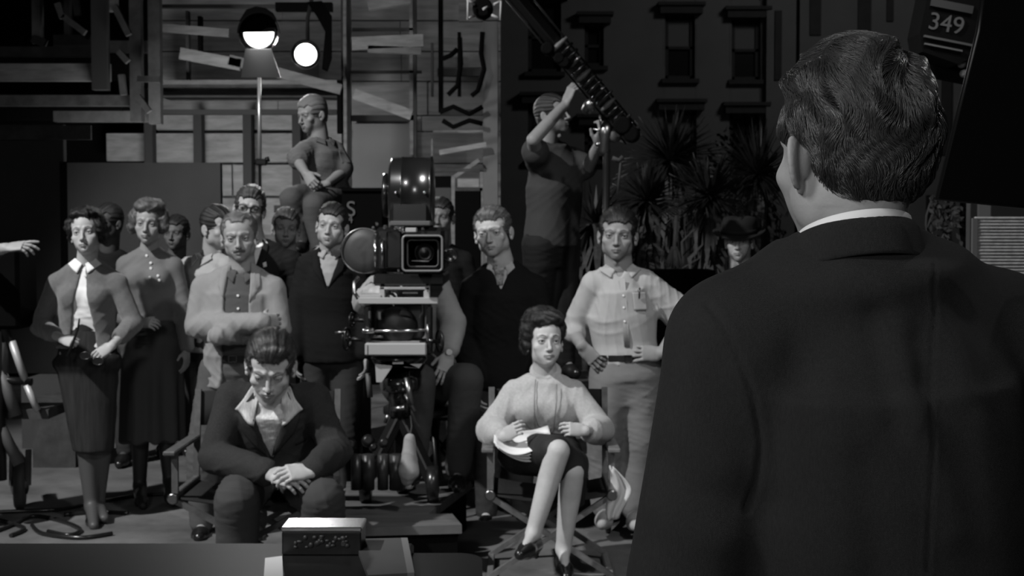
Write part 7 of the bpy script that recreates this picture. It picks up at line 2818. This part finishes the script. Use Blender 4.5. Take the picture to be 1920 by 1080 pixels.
    V, Q = S.mesh(.010); N = vnormals(V, Q); V = V + N * wrinkle(V, 8, .008, (20, 20, 20))[:, None]; V[:, 2] = np.maximum(V[:, 2], .002)
    o = mesh_object('sandbag', V, Q, M_('sack', .13, .9, bump=.5, bscale=120), None, c); tag(o, 'small grey sandbag with a peaked top, left of the seated woman\'s chair', 'sandbag')


def build_right_side():
    # big black flag
    Y = 3.2
    q = [W(1852, -60, Y), W(1990, -60, Y), W(1990, 392, Y), W(1758, 372, Y), W(1836, 60, Y)]
    mb = MB(); mb.prism(q, A(0, 1, 0), .02)
    o = mb.build('black_flag', near_black, None, W(1900, 380, Y)); tag(o, 'large slanted black cloth flag filling the upper right corner', 'flag')
    mb = MB(); mb.tube([W(1852, -60, Y), W(1836, 60, Y), W(1758, 372, Y), W(1990, 392, Y)], .008, 8); mb.build('frame', metal_black, o)
    mb = MB(); mb.tube([W(1960, 389, Y), A(W(1960, 389, Y)[0], Y, .02)], .014, 8); mb.build('stand', metal_black, o)
    # numbered lamp housing
    Y = 5.2
    tilt = math.radians(-11)
    c = W(1768, 58, Y)
    e = empty('numbered_light_box', c, 'black light box numbered 349 hanging tilted behind the front man\'s head', 'light box')
    R = np.array(Matrix.Rotation(-tilt, 3, 'Y'))
    s = FPX / Y
    mb = MB()
    out = [(-52, -70), (40, -70), (60, -20), (56, 40), (30, 62), (-40, 52), (-52, 20)]
    mb.prism([c + R @ A(x / s, 0, -y / s) for x, y in out], A(0, 1, 0), .16); mb.build('housing', near_black, e)
    text3d('number', '349', c + A(-.013, -.083, .012), .086, M_('number_paint', .05, .8), e, ry=-tilt * 0 + math.radians(10))
    for (x0, y0, x1, y1, g) in ((-44, -46, 34, -32, .02), (-44, 22, 48, 26, .05), (-40, 36, 30, 39, .08)):
        mb = MB(); mb.box(c + R @ A((x0 + x1) / 2 / s, -.085, -(y0 + y1) / 2 / s), ((x1 - x0) / s, .012, (y1 - y0) / s), R); mb.build('strip', M_('strip_%d' % int(g * 100), g, .5), e)
    for (x, y) in ((1808, 138), (1804, 120)):
        mb = MB(); mb.lathe(W(x, y, Y - .05), A(0, -1, 0), [(.008, -.02), (.014, -.01), (.014, .008), (.006, .014)], 12); mb.build('bolt', crinkle_grey, e)
    mb = MB(); mb.tube([W(1790, -60, Y + .05), W(1786, 20, Y + .05)], .014, 8); mb.build('hanger', metal_black, e)
    q = [W(1738, 96, Y + .1), W(1818, 112, Y + .1), W(1812, 158, Y + .1), W(1752, 146, Y + .1)]
    mb = MB(); mb.prism(q, A(0, 1, 0), .05); mb.build('lower_shade', near_black, e)
    # wicker screen
    Y = 6.0
    x0, x1, y0, y1 = 1824, 1996, 409, 640
    e = empty('wicker_screen', A(W(1900, 640, Y)[0], Y, 0), 'pale ribbed wicker screen at the right edge beyond the front man\'s shoulder', 'screen')
    a, c = W(x0, y1, Y), W(x1, y0, Y)
    mb = MB()
    n = 150
    H = c[2]
    zz = c[2]
    mbs = []
    k = 0
    while zz > .05:
        wob = .0015 * math.sin(k * 1.7)
        pts = [A(a[0] + (c[0] - a[0]) * t, Y + wob, zz) for t in np.linspace(0, 1, 40)]
        mb.tube(pts, .0058, 5)
        zz -= .0135; k += 1
    mb.build('woven_panel', M_('wicker', .30, .75, var=.25, vscale=40), e)
    mb = MB(); mb.beam(A(a[0], Y, 0), A(a[0], Y, H), .02, .02, (0, 1, 0)); mb.build('frame', M_('wicker_frame', .08, .7), e)
    # door-like lattice and stems beyond
    Y = 8.6
    e = empty('iron_trellis', A(W(1770, 560, Y)[0], Y, 0), 'dark iron trellis with curling vines right of the front man\'s neck', 'trellis')
    mb = MB(); p0, p1 = W(1742, 376, Y), W(1806, 376, Y)
    for x in (1742, 1774, 1806):
        p = W(x, 366, Y); mb.beam(p, A(p[0], Y, 0), .03, .03, (0, 1, 0))
    mb.build('bars', near_black, e)
    rng = random.Random(7); mb = MB()
    for i in range(9):
        x = rng.uniform(1744, 1804)
        pts = []
        for t in np.linspace(0, 1, 12):
            pts.append(W(x + 12 * math.sin(t * 7 + i), 370 + 190 * t, Y - .04))
        mb.tube(pts, .008, 5)
    for i in range(160):
        p = W(rng.uniform(1744, 1804), rng.uniform(370, 560), Y - .06); s_ = unit(A(rng.gauss(0, 1), .3, rng.gauss(0, 1))) * .028; t_ = unit(np.cross(s_, A(0, 1, 0))) * .012
        mb.add([p - s_, p + t_, p + s_, p - t_], [(0, 1, 2, 3)])
    mb.build('vine', M_('vine_dim', .03, .8), e)
    for (x0, y0, x1, y1, lb) in ((1808, 376, 1818, 560, 'narrow pale upright board between the trellis and the wicker screen'), (1834, 376, 1856, 412, 'pale board end showing above the wicker screen')):
        Yc = 9.5
        p0, p1 = W(x0, y1, Yc), W(x1, y0, Yc)
        mb = MB(); mb.box(((p0[0] + p1[0]) / 2, Yc, p1[2] / 2), (p1[0] - p0[0], .04, p1[2])); o = mb.build('upright_board', M_('board_dim', .09, .8), None, A(p0[0], Yc, 0)); tag(o, lb, 'board')


build_shell()
build_desk()
build_foreground_man()
bsw = build_woman_seated()
bsm = build_man_seated()
build_chairs()
build_film_camera()
build_woman_cardigan()
build_woman_blouse()
build_man_crossed()
build_man_ascot()
build_man_hips()
build_camera_operator()
build_man_spectacles()
build_background_men()
build_man_hat()
build_man_tshirt()
build_man_high()
build_pointing_arm()
build_scaffold()
build_lamps()
build_boom()
build_garden()
build_floor_things()
build_right_side()
